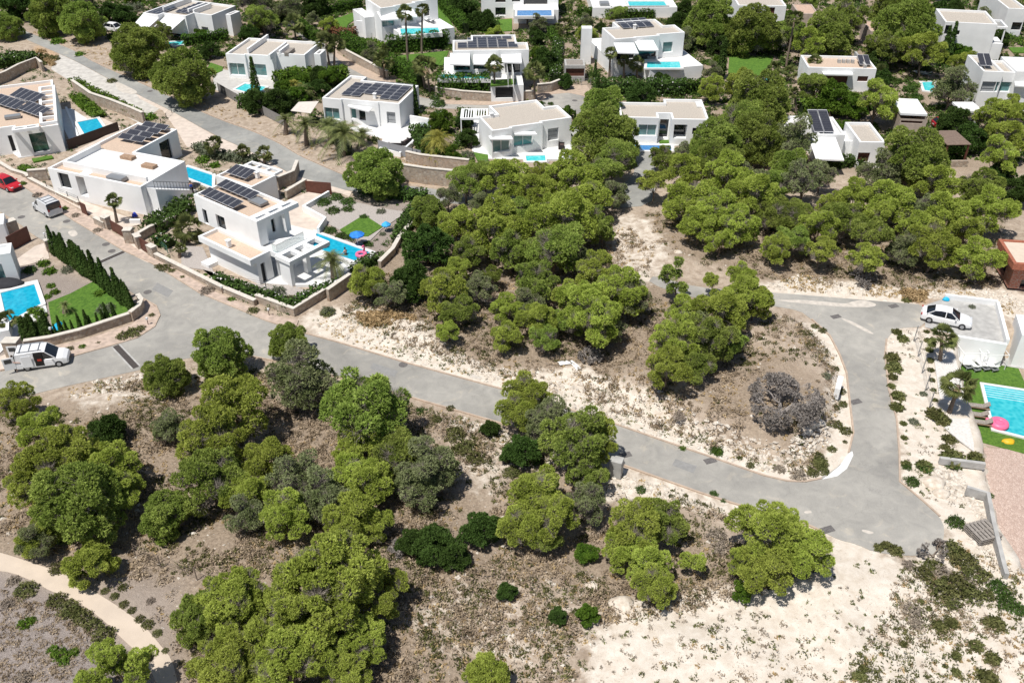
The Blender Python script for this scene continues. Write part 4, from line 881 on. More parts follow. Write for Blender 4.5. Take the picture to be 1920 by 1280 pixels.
# 9
H = House('villa', c('c3',(452,978)), c('c3',(1040,897)), 4.0, 'white villa with plain beige gravel roof, dining table outside, centre top')
H.mass(c('c3', [(452,978),(638,970),(638,940),(868,932),(868,902),(1040,897),(1052,795),(862,792),(852,765),(480,770),(492,862),(418,868)]), 4.0,
  opens=[(0,c('c3',(495,1045)),c('c3',(625,1130)),'glass'),(2,c('c3',(655,1000)),c('c3',(795,1085)),'glass'),(4,c('c3',(910,968)),c('c3',(988,1048)),'shutter')])
roofbits(H, [c('c3',(485,870))], 3.9)
H.awning(c('c3',(470,1018)),c('c3',(640,1018)),c('c3',(640,1042)),c('c3',(470,1042)),3.1,3.0); H.awning(c('c3',(650,985)),c('c3',(820,985)),c('c3',(820,1008)),c('c3',(650,1008)),3.1,3.0)
# 10
H = House('villa', c('c4',(-130,885)), c('c4',(505,895)), 3.8, 'white villa with beige roof, slim cypress before it, right of the tall pine')
H.mass(c('c4', [(-130,885),(138,880),(140,850),(233,850),(238,898),(505,895),(472,745),(180,745),(178,772),(-180,765)]), 3.8,
  opens=[(0,c('c4',(-10,935)),c('c4',(118,1022)),'glass'),(2,c('c4',(152,895)),c('c4',(214,1035)),'dark'),(4,c('c4',(258,935)),c('c4',(345,1040)),'loggia'),(4,c('c4',(395,960)),c('c4',(440,1010)),'win')])
H.lbox(c('c4',(415,760)),c('c4',(470,795)),3.5,3.75,'skylight',white2,3.75)
# 11
H = House('villa', c('w7',(372,102)), c('w7',(1115,2)), 6.4, 'tall white villa at the top, pool terrace behind two slender palms')
H.mass(c('w7', [(372,102),(655,90),(650,62),(878,45),(875,12),(1115,2),(1100,-80),(310,-60)]), 6.4, 0, opens=[(0,c('w7',(468,240)),c('w7',(640,312)),'glass'),(2,c('w7',(820,205)),c('w7',(870,260)),'glass'),(4,c('w7',(990,90)),c('w7',(1060,190)),'win')])
H.mass(c('w7', [(382,330),(640,328),(640,392),(1290,385),(1290,200),(365,215)]), 2.8, 0, par=.05, roof=whitefloor, rname='terrace_floor', name='terrace_wall', opens=[(0,c('w7',(448,388)),c('w7',(588,470)),'dark')])
H.awning(c('w7',(445,138)),c('w7',(652,130)),c('w7',(672,232)),c('w7',(455,245)),5.6,4.6); H.awning(c('w7',(662,100)),c('w7',(872,92)),c('w7',(890,205)),c('w7',(672,190)),5.6,4.7)
H.mass(c('w7', [(205,215),(335,215),(325,100),(185,95)]), 4.2, 0, roof=whitefloor)
# 12
H = House('villa', c('c3',(410,-120)), c('c3',(985,-120)), 6.4, 'white villa cut by the top edge, deep blue pool on its high terrace')
H.mass(c('c3', [(410,-120),(985,-120),(985,-190),(410,-190)]), 6.4, 0, opens=[(0,c('c3',(515,-10)),c('c3',(592,20)),'win'),(0,c('c3',(640,-10)),c('c3',(700,15)),'win'),(0,c('c3',(728,-20)),c('c3',(905,50)),'dark'),(0,c('c3',(515,58)),c('c3',(592,118)),'dark')])
H.mass(c('c3', [(652,75),(985,72),(985,20),(652,20)]), 2.6, 0, par=.05, roof=whitefloor, rname='terrace_floor', name='terrace_wall')
# 13
H = House('pool_terrace', c('c3',(1230,58)), c('c3',(1835,55)), 2.0, 'white walled terrace with turquoise pool cut by the top edge', 'terrace')
H.mass(c('c3', [(1260,58),(1840,56),(1840,-70),(1190,-70)]), 2.0, 0, par=.04, roof=whitefloor, rname='terrace_floor')
H.lbox(c('c3',(1295,20)), c('c3',(1370,40)), 2.0, 2.5, 'sofa', alu, 2.2)
# 14
H = House('villa', c('c5',(20,508)), c('c5',(560,520)), 3.7, 'low white villa with brown garage doors among the pines, upper right')
H.mass(c('c5', [(10,505),(570,518),(500,415),(60,425)]), 3.7, opens=[(0,c('c5',(185,570)),c('c5',(347,642)),'brown'),(0,c('c5',(435,572)),c('c5',(505,615)),'brown'),(0,c('c5',(85,612)),c('c5',(150,652)),'glass')], roof=peach)
H.awning(c('c5',(170,535)),c('c5',(395,540)),c('c5',(395,560)),c('c5',(170,555)),3.1,3.0,mat=white2)
H.panels(c('c5',(448,490)), c('c5',(532,490)), c('c5',(448,450)), 3.7, 2, 1, .3)
m = MB(); A = H.l(c('c5',(290,470)),3.4)
for k in range(4): m.box(A[0]+k*.7-.2, A[0]+k*.7+.25, A[1]-.3, A[1]+.3, 3.3, 3.9)
m.box(A[0]+3.3, A[0]+3.6, A[1]-3, A[1]+4, 3.3, 4.0); m.build('air_conditioner', concrete, H.root)
# 15
H = House('villa', c('c5',(100,1010)), c('c5',(300,1012)), 3.8, 'white villa of split blocks with upright solar panels below leafy trees')
H.mass(c('c5', [(95,1010),(300,1010),(290,885),(85,868)]), 3.8, roof=whitefloor)
H.mass(c('c5', [(395,1065),(592,1070),(580,925),(385,910)]), 3.6, roof=gravel, opens=[(0,c('c5',(438,1145)),c('c5',(512,1215)),'brown')])
H.mass(c('c4', [(1060,955),(1290,962),(1285,885),(1060,855)]), 3.3, roof=whitefloor)
H.mass(c('c5', [(302,1060),(384,1060),(384,985),(302,985)]), 2.6, roof=whitefloor)
H.awning(c('c5',(100,1015)),c('c5',(300,1015)),c('c5',(290,1198)),c('c5',(75,1190)),3.5,2.4)
H.panels(c('c5',(108,1000)), c('c5',(260,1000)), c('c5',(108,890)), 3.8, 2, 1, .25)
# 16
H = House('villa', c('c5',(1150,168)), c('c5',(1435,182)), 6.2, 'two storey white villa with covered balcony, top right, tall cypress on its left')
H.mass(c('c5', [(1060,160),(1435,178),(1445,105),(1370,66),(1050,66),(1050,160)][:4]+[c('c5',(0,0))][:0]) if 0 else c('c5', [(1062,165),(1432,180),(1440,85),(1050,68)]), 6.2, 0, opens=[(0,c('c5',(1150,228)),c('c5',(1192,265)),'win'),(0,c('c5',(1095,190)),c('c5',(1118,260)),'win')])
q = H.mass(c('c5', [(1235,320),(1503,325),(1500,285),(1240,262)]), 3.0, 0, par=.04, roof=whitefloor, rname='balcony_floor')
x0, x1, y0, y1 = min(v[0] for v in q), max(v[0] for v in q), min(v[1] for v in q), max(v[1] for v in q)
H.frame((x0+.3, x1, y0, y1+.4), 5.8, .3, .3, 2); m = MB()
for xx in (x0+.4, x1-.3, (x0+x1)/2): posts(H, [(xx-.1, xx+.1, y0+.1, y0+.3, 3.0, 5.5)])
# 17
H = House('villa', c('c5',(1350,537)), c('c5',(1600,545)), 6.2, 'tall white villa at the right edge, grey shuttered window, small dish on roof')
H.mass(c('c5', [(1345,535),(1500,540),(1435,420),(1288,412)]), 6.2, 0, opens=[(0,c('c5',(1372,612)),c('c5',(1452,692)),'shutter'),(0,c('c5',(1478,615)),c('c5',(1500,692)),'glass')])
H.mass(c('c5', [(1503,542),(1605,545),(1545,455),(1448,455)]), 6.0, 0, opens=[(0,c('c5',(1506,615)),c('c5',(1568,692)),'glass')])
H.mass(c('c5', [(1606,535),(1760,540),(1760,430),(1530,430)]), 6.3, 0, roof=whitefloor)
H.awning(c('c5',(1608,585)),c('c5',(1760,590)),c('c5',(1760,650)),c('c5',(1612,640)),5.2,4.4)
H.panels(c('c5',(1350,500)), c('c5',(1445,500)), c('c5',(1350,455)), 6.3, 2, 1, .4)
# 18
H = House('villa', c('c4',(720,30)), c('c4',(1040,34)), 6.0, 'white villa cut by the top edge with brown upper door')
H.mass(c('c4', [(715,40),(1045,46),(1050,-90),(680,-90)]), 5.2, 0, opens=[(0,c('c4',(775,22)),c('c4',(822,48)),'win'),(0,c('c4',(948,50)),c('c4',(1004,125)),'brown')])
H = House('villa', c('c5',(1455,60)), c('c5',(1605,64)), 5.0, 'plain white house end cut by the top edge near the right corner')
H.mass(c('c5', [(1452,62),(1605,66),(1600,-80),(1480,-80)]), 5.0, 0, opens=[(0,'L',(1.5,1.2,3.2,2.6),'win')])
# 19-22 outbuildings
tanm = M('tan_roof', (.52,.37,.28), .9, .1, 2, .2)
H = House('garden_house', c('c4',(1165,105)), c('c4',(1320,108)), 3.0, 'low tan flat roofed house at top beyond the slender palm', 'building')
H.mass(c('c4', [(1165,105),(1335,105),(1290,32),(1165,32)]), 3.0, 0, roof=tanm, wall=M('tan_render', (.45,.37,.31), .9, .1), par=.1)
H = House('tiled_shelter', c('c5',(480,235)), c('c5',(600,238)), 3.0, 'tan shelter roof with dark shaded slope between the big upper pines', 'building')
H.mass(c('c5', [(480,235),(600,238),(640,160),(520,160)]), 3.0, 0, roof=tanm, wall=MATS['tan_render'], par=.1)
H = House('pavilion', c('c5',(750,850)), c('c5',(970,860)), 3.0, 'open pavilion with white roof and dark brown front, right of leafy trees', 'building')
H.mass(c('c5', [(745,848),(965,858),(870,740),(700,740)]), 3.0, 2.7, roof=whitefloor, par=.05, under=True)
H.mass(c('c5', [(745,885),(965,900),(870,775),(700,775)]), 2.65, 0, wall=MATS['tan_render'], top=False, opens=[(0,c('c5',(745,852)),c('c5',(915,930)),'brown')])
H = House('slatted_pergola', c('c5',(1070,1085)), c('c5',(1285,1082)), 3.0, 'brown slatted pergola on a stone base behind the big pine', 'pergola')
q = H.poly(c('c5', [(1070,1085),(1285,1082),(1170,980),(1020,975)]), 3.0); x0, x1, y0, y1 = min(v[0] for v in q), max(v[0] for v in q), min(v[1] for v in q), max(v[1] for v in q); m = MB()
k = int((y1-y0)/.3)
for i in range(k): m.box(x0, x1, y0+i*(y1-y0)/k, y0+i*(y1-y0)/k+.2, 2.9, 3.0)
m.build('slat_roof', M('brown_timber_slats', (.26,.19,.15), .8, .15, 3), H.root); m = MB()
for xx in (x0+.2, x1-.2):
    for yy in (y0+.2, y1-.2): posts(H, [(xx-.1, xx+.1, yy-.1, yy+.1, 0, 2.89)], brown)
m = MB(); m.box(x0, x1, y1-.3, y1, .0, 2.6); m.build('back_wall', brown, H.root); m = MB(); m.box(x0+1, x1, y0-.5, y0-.2, 0, .9); m.build('stone_base', stone, H.root)
# unfinished brick house, right edge
H = House('unfinished_brick_house', c('w4',(565,395)), c('w4',(800,410)), 3.4, 'unfinished red brick house with flat sand roof at the right edge', 'building', None)
H.mass(c('w4', [(570,400),(900,420),(900,225),(515,212)]), 3.4, 2.7, wall=rusty, roof=M('sand_roof', (.62,.52,.42), .9, .05), par=.12, t=.35, under=True)
q = H.mass(c('w4', [(580,415),(900,432),(900,235),(530,225)]), 2.7, 2.3, wall=concrete, top=False, name='ring_beam')
H.mass(q, 2.3, 0, wall=cell_mat('hollow_brick', [(.34,.12,.075),(.42,.17,.11),(.38,.14,.09)], 3.2, (.42,.36,.32), .05, squash=(1,1,2)), top=False, local=True, name='brick_wall', opens=[(3,'L',(.8,.3,3.6,2.1),'dark'),(0,c('w4',(665,530)),c('w4',(760,620)),'dark')])
# white house beside the lower pool, right edge
H = House('white_house', c('w4',(625,975)), c('w4',(800,1000)), 2.4, 'blank grey white house wall at the right edge beside the yellow kayak', 'house', 'white villas', base=-2.4)
H.mass(c('w4', [(620,958),(900,1010),(900,820),(672,838)]), 1.2, -2.4, roof=whitefloor)

# 1: left villa with ladder pergolas
H = House('villa', c('w5',(165,745)), c('w5',(815,655)), 3.8, 'white villa at the left edge with ladder pergolas and tilted solar rows', base=0)
q = H.mass(c('w5', [(-350,745),(148,690),(165,735),(815,655),(560,240),(765,200),(505,105),(-420,290)]), 3.8, 0, roof=peach,
  opens=[(0,c('w5',(88,798)),c('w5',(200,980)),'door'),(2,c('w5',(340,780)),c('w5',(600,975)),'green'),(4,c('w5',(640,325)),c('w5',(715,480)),'dark')])
x1 = q[3][0]; y0 = q[3][1]; ya = q[4][1]
H.frame((x1-2.2, x1, y0+.4, ya), 4.2, .35, .38, 7, 'y'); H.frame((q[2][0], x1-2.3, y0-.9, y0+.3), 4.2, .35, .38, 2, 'x')
H.panels(c('w5',(100,325)), c('w5',(400,415)), c('w5',(200,245)), 3.9, 5, 1, .25, free=True); H.panels(c('w5',(-130,390)), c('w5',(180,492)), c('w5',(-40,315)), 3.9, 5, 1, .25, free=True); H.panels(c('w5',(205,485)), c('w5',(465,578)), c('w5',(310,405)), 3.9, 5, 1, .25, free=True)
m = MB(); A = H.l(c('w5',(150,560)), 3.8); m.box(A[0]-1, A[0]+1, A[1]-.5, A[1]+.5, 3.55, 3.9); m.build('water_heater', alu, H.root)
def wall(pts, h, t=.35, mat=stone, label='', cap=True, name='stone_wall', cat='wall', z=0., group=None, capm=None):
    m = strip(pts, t, h, mat, z); A = m.v[0]; r = empty(name, (A[0], A[1], z), 0, label, cat, group)
    o = m.build('masonry' if cap else 'panel', mat, r); o.location = (-A[0], -A[1], -z)
    if cap:
        k = strip(pts, t+.12, .09, coping, z); k.v = [(x, y, zz+h+.002) for x, y, zz in k.v]; q_ = k.build('coping', capm or coping, r); q_.location = (-A[0], -A[1], -z)
    return r
# 2: long street villa
H = House('villa', c('g1',(345,195)), c('g1',(990,328)), 3.7, 'long white villa on the street with roof patio and outside stair')
P2 = [(345,1208),(1000,1446),(1345,1222),(1010,1118),(1340,985),(1130,925)]
q = H.mass(c('c1', P2), 3.7, 0, roof=peach, opens=[(0,c('g1',(428,172)),c('g1',(542,300)),'win'),(0,c('g1',(562,198)),c('g1',(668,360)),'loggia'),(1,c('g1',(1008,350)),c('g1',(1075,490)),'door'),(3,c('c1',(1192,1078)),c('c1',(1302,1180)),'win')])
m = MB(); A, B = H.l(c('c1',(640,1160)), 3.7), H.l(c('c1',(1320,1215)), 3.7); x0, x1_, y0_, y1_ = A[0], q[1][0]-.4, min(A[1], A[1]), q[2][1]-.35
yy0 = H.l(c('c1',(1000,1330)), 3.7)[1]
m.box(x0, x1_, yy0, y1_, 3.36, 3.42); m.build('patio_floor', whitefloor, H.root); m = MB(); m.box(x0-.3, x1_, yy0-.3, yy0, 3.36, 4.15); m.box(x0-.3, x0, yy0, y1_, 3.36, 4.15); m.build('patio_parapet', white, H.root)
H.panels(c('c1',(870,1045)), c('c1',(1040,1090)), c('c1',(1120,930)), 3.75, 2, 4, .3, gap=.36)
m = MB(); A = H.l(c('g1',(880,205)), 3.9); m.box(A[0]-1.3, A[0]+1.0, A[1]-.5, A[1]+.5, 3.5, 3.95); m.build('water_heater', alu, H.root)
for p in ((960,1180),(1120,1245)):
    A = H.l(c('c1',p), 3.6); m = MB(); m.box(A[0]-.9, A[0]+.9, A[1]-.45, A[1]+.45, 3.42, 3.8); m.build('timber_lounger', M('weathered_timber', (.36,.24,.16), .8, .2, 5), H.root)
m = MB(); x = q[1][0]; ya_, yb_ = H.l(c('g1',(1080,300)),3.2)[1], q[2][1]-.2
L_ = 6.0; m.v = [(x+.02,yb_-7,0),(x+1.4,yb_-7,0),(x+1.4,yb_,0),(x+.02,yb_,0),(x+.02,yb_-7,3.3),(x+1.4,yb_-7,3.3),(x+1.4,yb_,.1),(x+.02,yb_,.1)]; m.f = [(0,1,5,4),(1,2,6,5),(2,3,7,6),(3,0,4,7),(4,5,6,7)]; m.build('outside_stair', white, H.root)
m = MB()
for k in range(15):
    t_ = k/14; yy = yb_-7+7*t_; zz = 3.3-3.2*t_; m.beam((x+1.35,yy,zz), (x+1.35,yy,zz+1), .03, .03)
m.beam((x+1.35,yb_-7,4.3), (x+1.35,yb_,1.1), .05, .05); m.build('railing', dark, H.root)
# 3b: annex with solar and ladder pergola
H = House('villa_annex', c('w8',(440,265)), c('w8',(890,410)), 3.2, 'low white annex behind the two storey villa, one tilted solar row on peach roof')
q = H.mass(c('w8', [(435,268),(890,412),(1215,275),(765,118)]), 3.2, 0, roof=peach)
H.frame((q[3][0]+.6, q[2][0]-.3, q[2][1]+.02, q[2][1]+1.5), 3.25, .3, .3, 3)
H.panels(c('w8',(560,235)), c('w8',(810,325)), c('w8',(680,150)), 3.3, 4, 1, .2); roofbits(H, [c('w8',(975,260))], 3.3)
# 3: the two storey villa in front
H = House('villa', c('w8',(165,515)), c('w8',(970,865)), 6.2, 'two storey white villa with glass terrace rail and pool, centre left')
U = c('w8', [(165,515),(875,822),(1340,595),(585,322)])
qu = H.mass(U, 6.2, 3.0, roof=peach, opens=[(0,c('w8',(262,690)),c('w8',(358,905)),'win'),(0,c('w8',(435,760)),c('w8',(583,985)),'win'),(1,c('w8',(1140,800)),c('w8',(1220,985)),'win')])
xo = H.l(c('w8',(965,862)), 6.2)[0]; xi = qu[1][0]; y0, y1 = qu[0][1], qu[2][1]
H.frame((xi+.002, xo, y0, y1+.8), 6.2, .42, .5, 3, 'y', 'roof_pergola')
m = MB(); m.box(xi+.003, xo-.002, y0+.003, y0+1.1, 3.3, 5.69); m.build('terrace_pier', white, H.root); m = MB(); m.box(xi+.3, xo-.3, y1-1.0, y1-.4, 3.3, 5.69); m.build('terrace_pier', white, H.root)
m = MB(); A = H.l(c('w8',(995,590)), 6.3); m.box(A[0]-1.2, A[0]+.9, A[1]-.55, A[1]+.55, 6.05, 6.32); m.build('water_heater', alu, H.root)
H.panels(c('w8',(225,505)), c('w8',(700,680)), c('w8',(330,425)), 6.3, 6, 1, .16); H.panels(c('w8',(440,400)), c('w8',(940,555)), c('w8',(560,330)), 6.3, 6, 1, .16)
ql = H.poly(c('w8', [(190,1052),(907,1352),(1104,1243),(430,950)]), 3.3); lx0, lx1, ly0, ly1 = ql[0][0], ql[1][0], ql[0][1], y0-.003
H.mass([(lx0,ly0),(lx1,ly0),(lx1,ly1),(lx0,ly1)], 3.3, 2.65, roof=peach, local=True, name='roof_slab', under=True)
H.mass([(lx0+.5,ly0+.7),(lx1-.01,ly0+.7),(lx1-.01,ly1),(lx0+.5,ly1)], 2.649, 0, local=True, top=False, opens=[(0,c('w8',(670,1455)),c('w8',(815,1545)),'win'),(1,c('g2',(592,860)),c('g2',(650,1000)),'door')])
H.mass([(lx0+1.2,y0+.01),(xi,y0+.01),(xi,y1),(lx0+1.2,y1)], 2.999, 0, local=True, top=False)
roofbits(H, [c('g2',(355,705))], 3.4)
tx1 = H.l(c('w8',(1225,1272)), 3.3)[0]; ty0 = H.l(c('w8',(1225,1272)), 3.3)[1]; ty1 = y1-.5
H.mass([(lx1+.003 if ty0 < ly1 else xi, max(ty0, ly0+1.0)),(tx1,max(ty0, ly0+1.0)),(tx1,ty1),(lx1+.003,ty1)], 3.3, 2.7, local=True, roof=whitefloor, par=.18, name='terrace_slab', rname='terrace_floor', under=True)
ty0 = max(ty0, ly0+1.0)
q3 = [(lx1+.004,ty0+.5),(tx1-.9,ty0+.5),(tx1-.9,ty1-.2),(lx1+.004,ty1-.2)]
LW = ty1-ty0-.7
H.mass(q3, 2.699, 0, local=True, top=False, opens=[(1,'L',(LW*.05,.05,LW*.62,2.5),'win'),(1,'L',(LW*.7,.05,LW*.93,2.5),'win'),(0,'L',(.3,.05,1.3,2.4),'win')])
g = M('clear_rail_glass', (.55,.68,.68), .05, .02); g.node_tree.nodes['Principled BSDF'].inputs['Alpha'].default_value = .35
m = MB(); m.box(tx1-.12, tx1-.10, ty0+.1, ty1-.5, 3.3, 4.2); m.box(lx1+.3, tx1-.14, ty0+.08, ty0+.1, 3.3, 4.2); r_ = m.build('glass_rail', g, H.root)
m = MB(); m.box(tx1-.13, tx1-.09, ty0+.1, ty1-.5, 4.2, 4.23); m.box(lx1+.3, tx1-.13, ty0+.07, ty0+.11, 4.2, 4.23); m.build('handrail', alu, H.root)
H.frame((tx1+.003, tx1+2.3, ty0-.3, ty1+.9), 3.25, .5, .45, 3, 'y', 'terrace_pergola'); m = MB(); m.box(tx1+.3, tx1+1.9, ty0-.1, ty0+.35, 0, 2.79); m.build('pergola_pier', white, H.root); m = MB(); m.box(tx1+.6, tx1+1.2, ty0+(ty1-ty0)*.62, ty0+(ty1-ty0)*.62+.5, 0, 2.79); m.build('pergola_pier', white, H.root)
m = MB(); A = H.l(c('g2',(170,800)), .4); m.box(lx0+.3, lx0+1.6, ly0-.5, ly0+.69, 0, .45); m.build('planter', white, H.root)
# house cut by the left edge beside the first pool
H = House('poolside_house', c('w3',(-150,440)), c('w3',(95,400)), 3.3, 'white and grey house corner with round daybed at the left edge', 'house', 'white villas')
H.mass(c('w3', [(-220,450),(95,400),(80,330),(-220,360)]), 3.3, 0, roof=whitefloor, opens=[(0,c('w3',(-60,500)),c('w3',(60,620)),'glass')])
H = House('gatehouse', c('w3',(0,210)), c('w3',(60,200)), 2.6, 'small white porch with stone pillar at the left street edge', 'building', None)
H.mass(c('w3', [(-160,200),(30,170),(30,90),(-160,110)]), 2.6, 0, roof=whitefloor)
H = House('garden_store', c('w3',(0,1000)), c('w3',(75,985)), 1.6, 'white store wall at the left edge above the open van', 'building', None)
H.mass(c('w3', [(-160,1040),(70,1040),(70,960),(-160,960)]), 1.4, 0, roof=whitefloor)
# entrance tower and garage court between the upper villas
H = House('entrance_tower', c('c3',(1165,215)), c('c3',(1240,215)), 6.0, 'tall plain white entrance tower beside the grey garage court', 'tower', None)
H.mass(c('c3', [(1163,215),(1240,215),(1240,195),(1163,195)]), 6.0, 0, roof=white, par=.02)
H = House('garage_court', c('c3',(1040,490)), c('c3',(1180,490)), 2.6, 'sunken garage with brown door at the head of the turning circle', 'garage', None)
H.mass(c('c3', [(1035,492),(1185,492),(1185,445),(1035,445)]), 2.6, 0, roof=M('grey_timber', (.28,.25,.22), .9, .2, 6), par=.05, wall=concrete, opens=[(0,c('c3',(1045,515)),c('c3',(1180,575)),'brown')])
H = House('carport', c('c3',(250,812)), c('c3',(430,812)), 2.6, 'white slatted carport between the street and the beige roofed villa', 'carport', None)
q = H.poly(c('c3', [(262,890),(470,885),(450,815),(250,815)]), 2.6); x0, x1, y0, y1 = min(v[0] for v in q), max(v[0] for v in q), min(v[1] for v in q), max(v[1] for v in q)
H.frame((x0,x1,y0,y1), 2.6, .25, .25, 2); m = MB()
for k in range(9): m.box(x0+.3+k*(x1-x0-.6)/9, x0+.45+k*(x1-x0-.6)/9, y0+.26, y1-.26, 2.5, 2.56)
m.build('slats', white, H.root); m = MB()
for xx in (x0+.1, x1-.1):
    for yy in (y0+.1, y1-.1): posts(H, [(xx-.08, xx+.08, yy-.08, yy+.08, 0, 2.34)])
H = House('sail_canopy', c('c2',(585,830)), c('c2',(780,800)), 2.6, 'cream shade canopy left of the villa with solar grid', 'canopy', None)
H.awning(c('c2',(640,765)),c('c2',(790,760)),c('c2',(730,850)),c('c2',(580,830)),2.7,2.3,'canopy_cloth',M('cream_cloth',(.62,.56,.50),.9,.06))
m = MB()
for p, zz in ((c('c2',(590,830)),2.2),(c('c2',(722,848)),2.2),(c('c2',(645,770)),2.6)):
    A = H.l(p, zz); posts(H, [(A[0]-.04, A[0]+.04, A[1]-.04, A[1]+.04, 0, zz)], dark)
H = House('canopy', c('c3',(900,1190)), c('c3',(1090,1190)), 2.4, 'white terrace canopy right of the small turquoise pool', 'canopy', None)
H.mass(c('c3', [(900,1192),(1095,1195),(1085,1150),(900,1145)]), 2.3, 2.05, roof=white, par=.02, under=True); m = MB()
for p in ((910,1185),(1085,1188),(1080,1155)):
    A = H.l(c('c3',p), 2.2); posts(H, [(A[0]-.07, A[0]+.07, A[1]-.07, A[1]+.07, 0, 2.04)])
H = House('garden_pavilion', c('c5',(1180,800)), c('c5',(1350,800)), 2.6, 'small white roofed garden pavilion below the tall right villa', 'building', None)
H.mass(c('c5', [(1180,828),(1345,835),(1330,765),(1175,765)]), 2.7, 2.4, roof=whitefloor, par=.04, under=True)
for p in ((1190,822),(1335,828),(1320,775)):
    A = H.l(c('c5',p), 2.6); posts(H, [(A[0]-.1, A[0]+.1, A[1]-.1, A[1]+.1, 0, 2.39)])

# ---------------------------------------------------------------- patios, lawns
ZI = [0]
def patio(name, pts, mat, z=.07, kind='structure'): ZI[0] += 1; sheet(name, pts, z+.0043*ZI[0], mat, kind)
patio('terrace_paving', c('c2', [(0,545),(60,520),(440,580),(640,600),(420,760),(200,755),(0,665)]), greyfloor)
patio('terrace_paving', c('c2', [(1010,950),(1480,900),(1640,930),(1640,960),(1410,1150),(1250,1090),(1270,1040),(1060,985)]), whitefloor)
patio('terrace_paving', c('c3', [(350,980),(450,1000),(1090,1010),(1120,1160),(1100,1200),(430,1190),(340,1130)]), whitefloor)
patio('terrace_paving', c('c3', [(330,870),(410,870),(430,1130),(360,1110)]), whitefloor)
patio('terrace_paving', c('c4', [(-60,1045),(400,1040),(400,1080),(240,1095),(-60,1095)]), whitefloor)
patio('terrace_paving', c('g2', [(560,1000),(1040,1030),(1290,920),(1430,790),(1000,600),(800,560),(600,900)]), whitefloor)
patio('driveway_court', c('g2', [(800,380),(950,320),(1110,345),(920,450),(1080,560),(1040,620),(800,560)]), pinkpave, .09)
patio('gravel_bed', c('g2', [(930,450),(1110,345),(1330,400),(1500,440),(1690,470),(1500,600),(1400,700),(1180,600),(1085,550)]), M('grey_gravel', (.42,.38,.35), .95, .2, 14, .5, 60), .06)
patio('gravel_yard', c('g2', [(0,720),(160,730),(280,1000),(560,1130),(860,1240),(1080,1090),(800,1020),(560,1010),(160,900),(0,880)]), MATS['grey_gravel'], .05)
patio('terrace_paving', c('g1', [(380,300),(990,520),(1060,560),(900,600),(700,500),(370,320)]), pinkpave, .05)
patio('terrace_paving', c('w5', [(740,480),(860,470),(1270,740),(1050,850),(960,880),(860,900),(760,700)]), whitefloor, .07)
patio('terrace_paving', c('w5', [(-50,860),(230,1060),(360,1040),(800,960),(760,900),(0,800)]), whitefloor, .075)
patio('peach_path', c('w5', [(900,560),(1180,560),(1450,690),(1280,760),(1180,620)]), pinkpave, .06)
patio('peach_path', c('w5', [(900,980),(1420,720),(1536,740),(1000,1010)]), pinkpave, .1)
patio('pool_paving', c('w3', [(-60,720),(-60,650),(130,650),(300,615),(380,870),(200,1000),(-60,1260)]), whitefloor, .04)
patio('terrace_paving', c('g1', [(1100,450),(1340,360),(1420,390),(1300,470),(1180,520)]), whitefloor, .065)
for pts, z in [(c('g3', [(385,540),(560,470),(740,375),(860,445),(1085,600),(1060,640),(900,700),(640,780),(430,820),(400,640)]), .06), (c('c2', [(-20,470),(70,500),(70,530),(0,560),(-80,560)]), .06), (c('g2', [(1190,600),(1370,490),(1510,580),(1400,650),(1260,650)]), .085),
    (c('c2', [(780,190),(1060,90),(1090,130),(1010,180),(1000,210),(860,215)]), .05), (c('w7', [(600,690),(760,660),(1290,610),(1220,780),(1000,810),(660,760)]), .05), (c('w7', [(1120,200),(1120,20),(1180,60),(1380,380),(1330,375)]), .05),
    (c('c3', [(300,190),(360,210),(520,150),(640,140),(640,230),(560,235),(300,240)]), .05), (c('c3', [(60,0),(120,60),(220,230),(170,240),(60,90)]), .05), (c('c4', [(670,420),(1000,420),(980,560),(840,570),(660,570)]), .05),
    (c('c3', [(350,1140),(460,1160),(460,1210),(380,1200)]), .08), (c('c4', [(145,1050),(225,1048),(225,1070),(145,1072)]), .1), (c('c5', [(1560,355),(1700,355),(1700,395),(1600,395)]), .05), (c('w5', [(380,1070),(620,1030),(640,1060),(400,1110)]), .1),
    (c('c3', [(480,600),(670,590),(665,625),(480,640)]), 2.68), (c('c3', [(0,400),(160,380),(60,520),(0,470)]), .05)]:
    ZI[0] += 1; sheet('lawn', pts, z+.0043*ZI[0], lawnm, 'stuff')
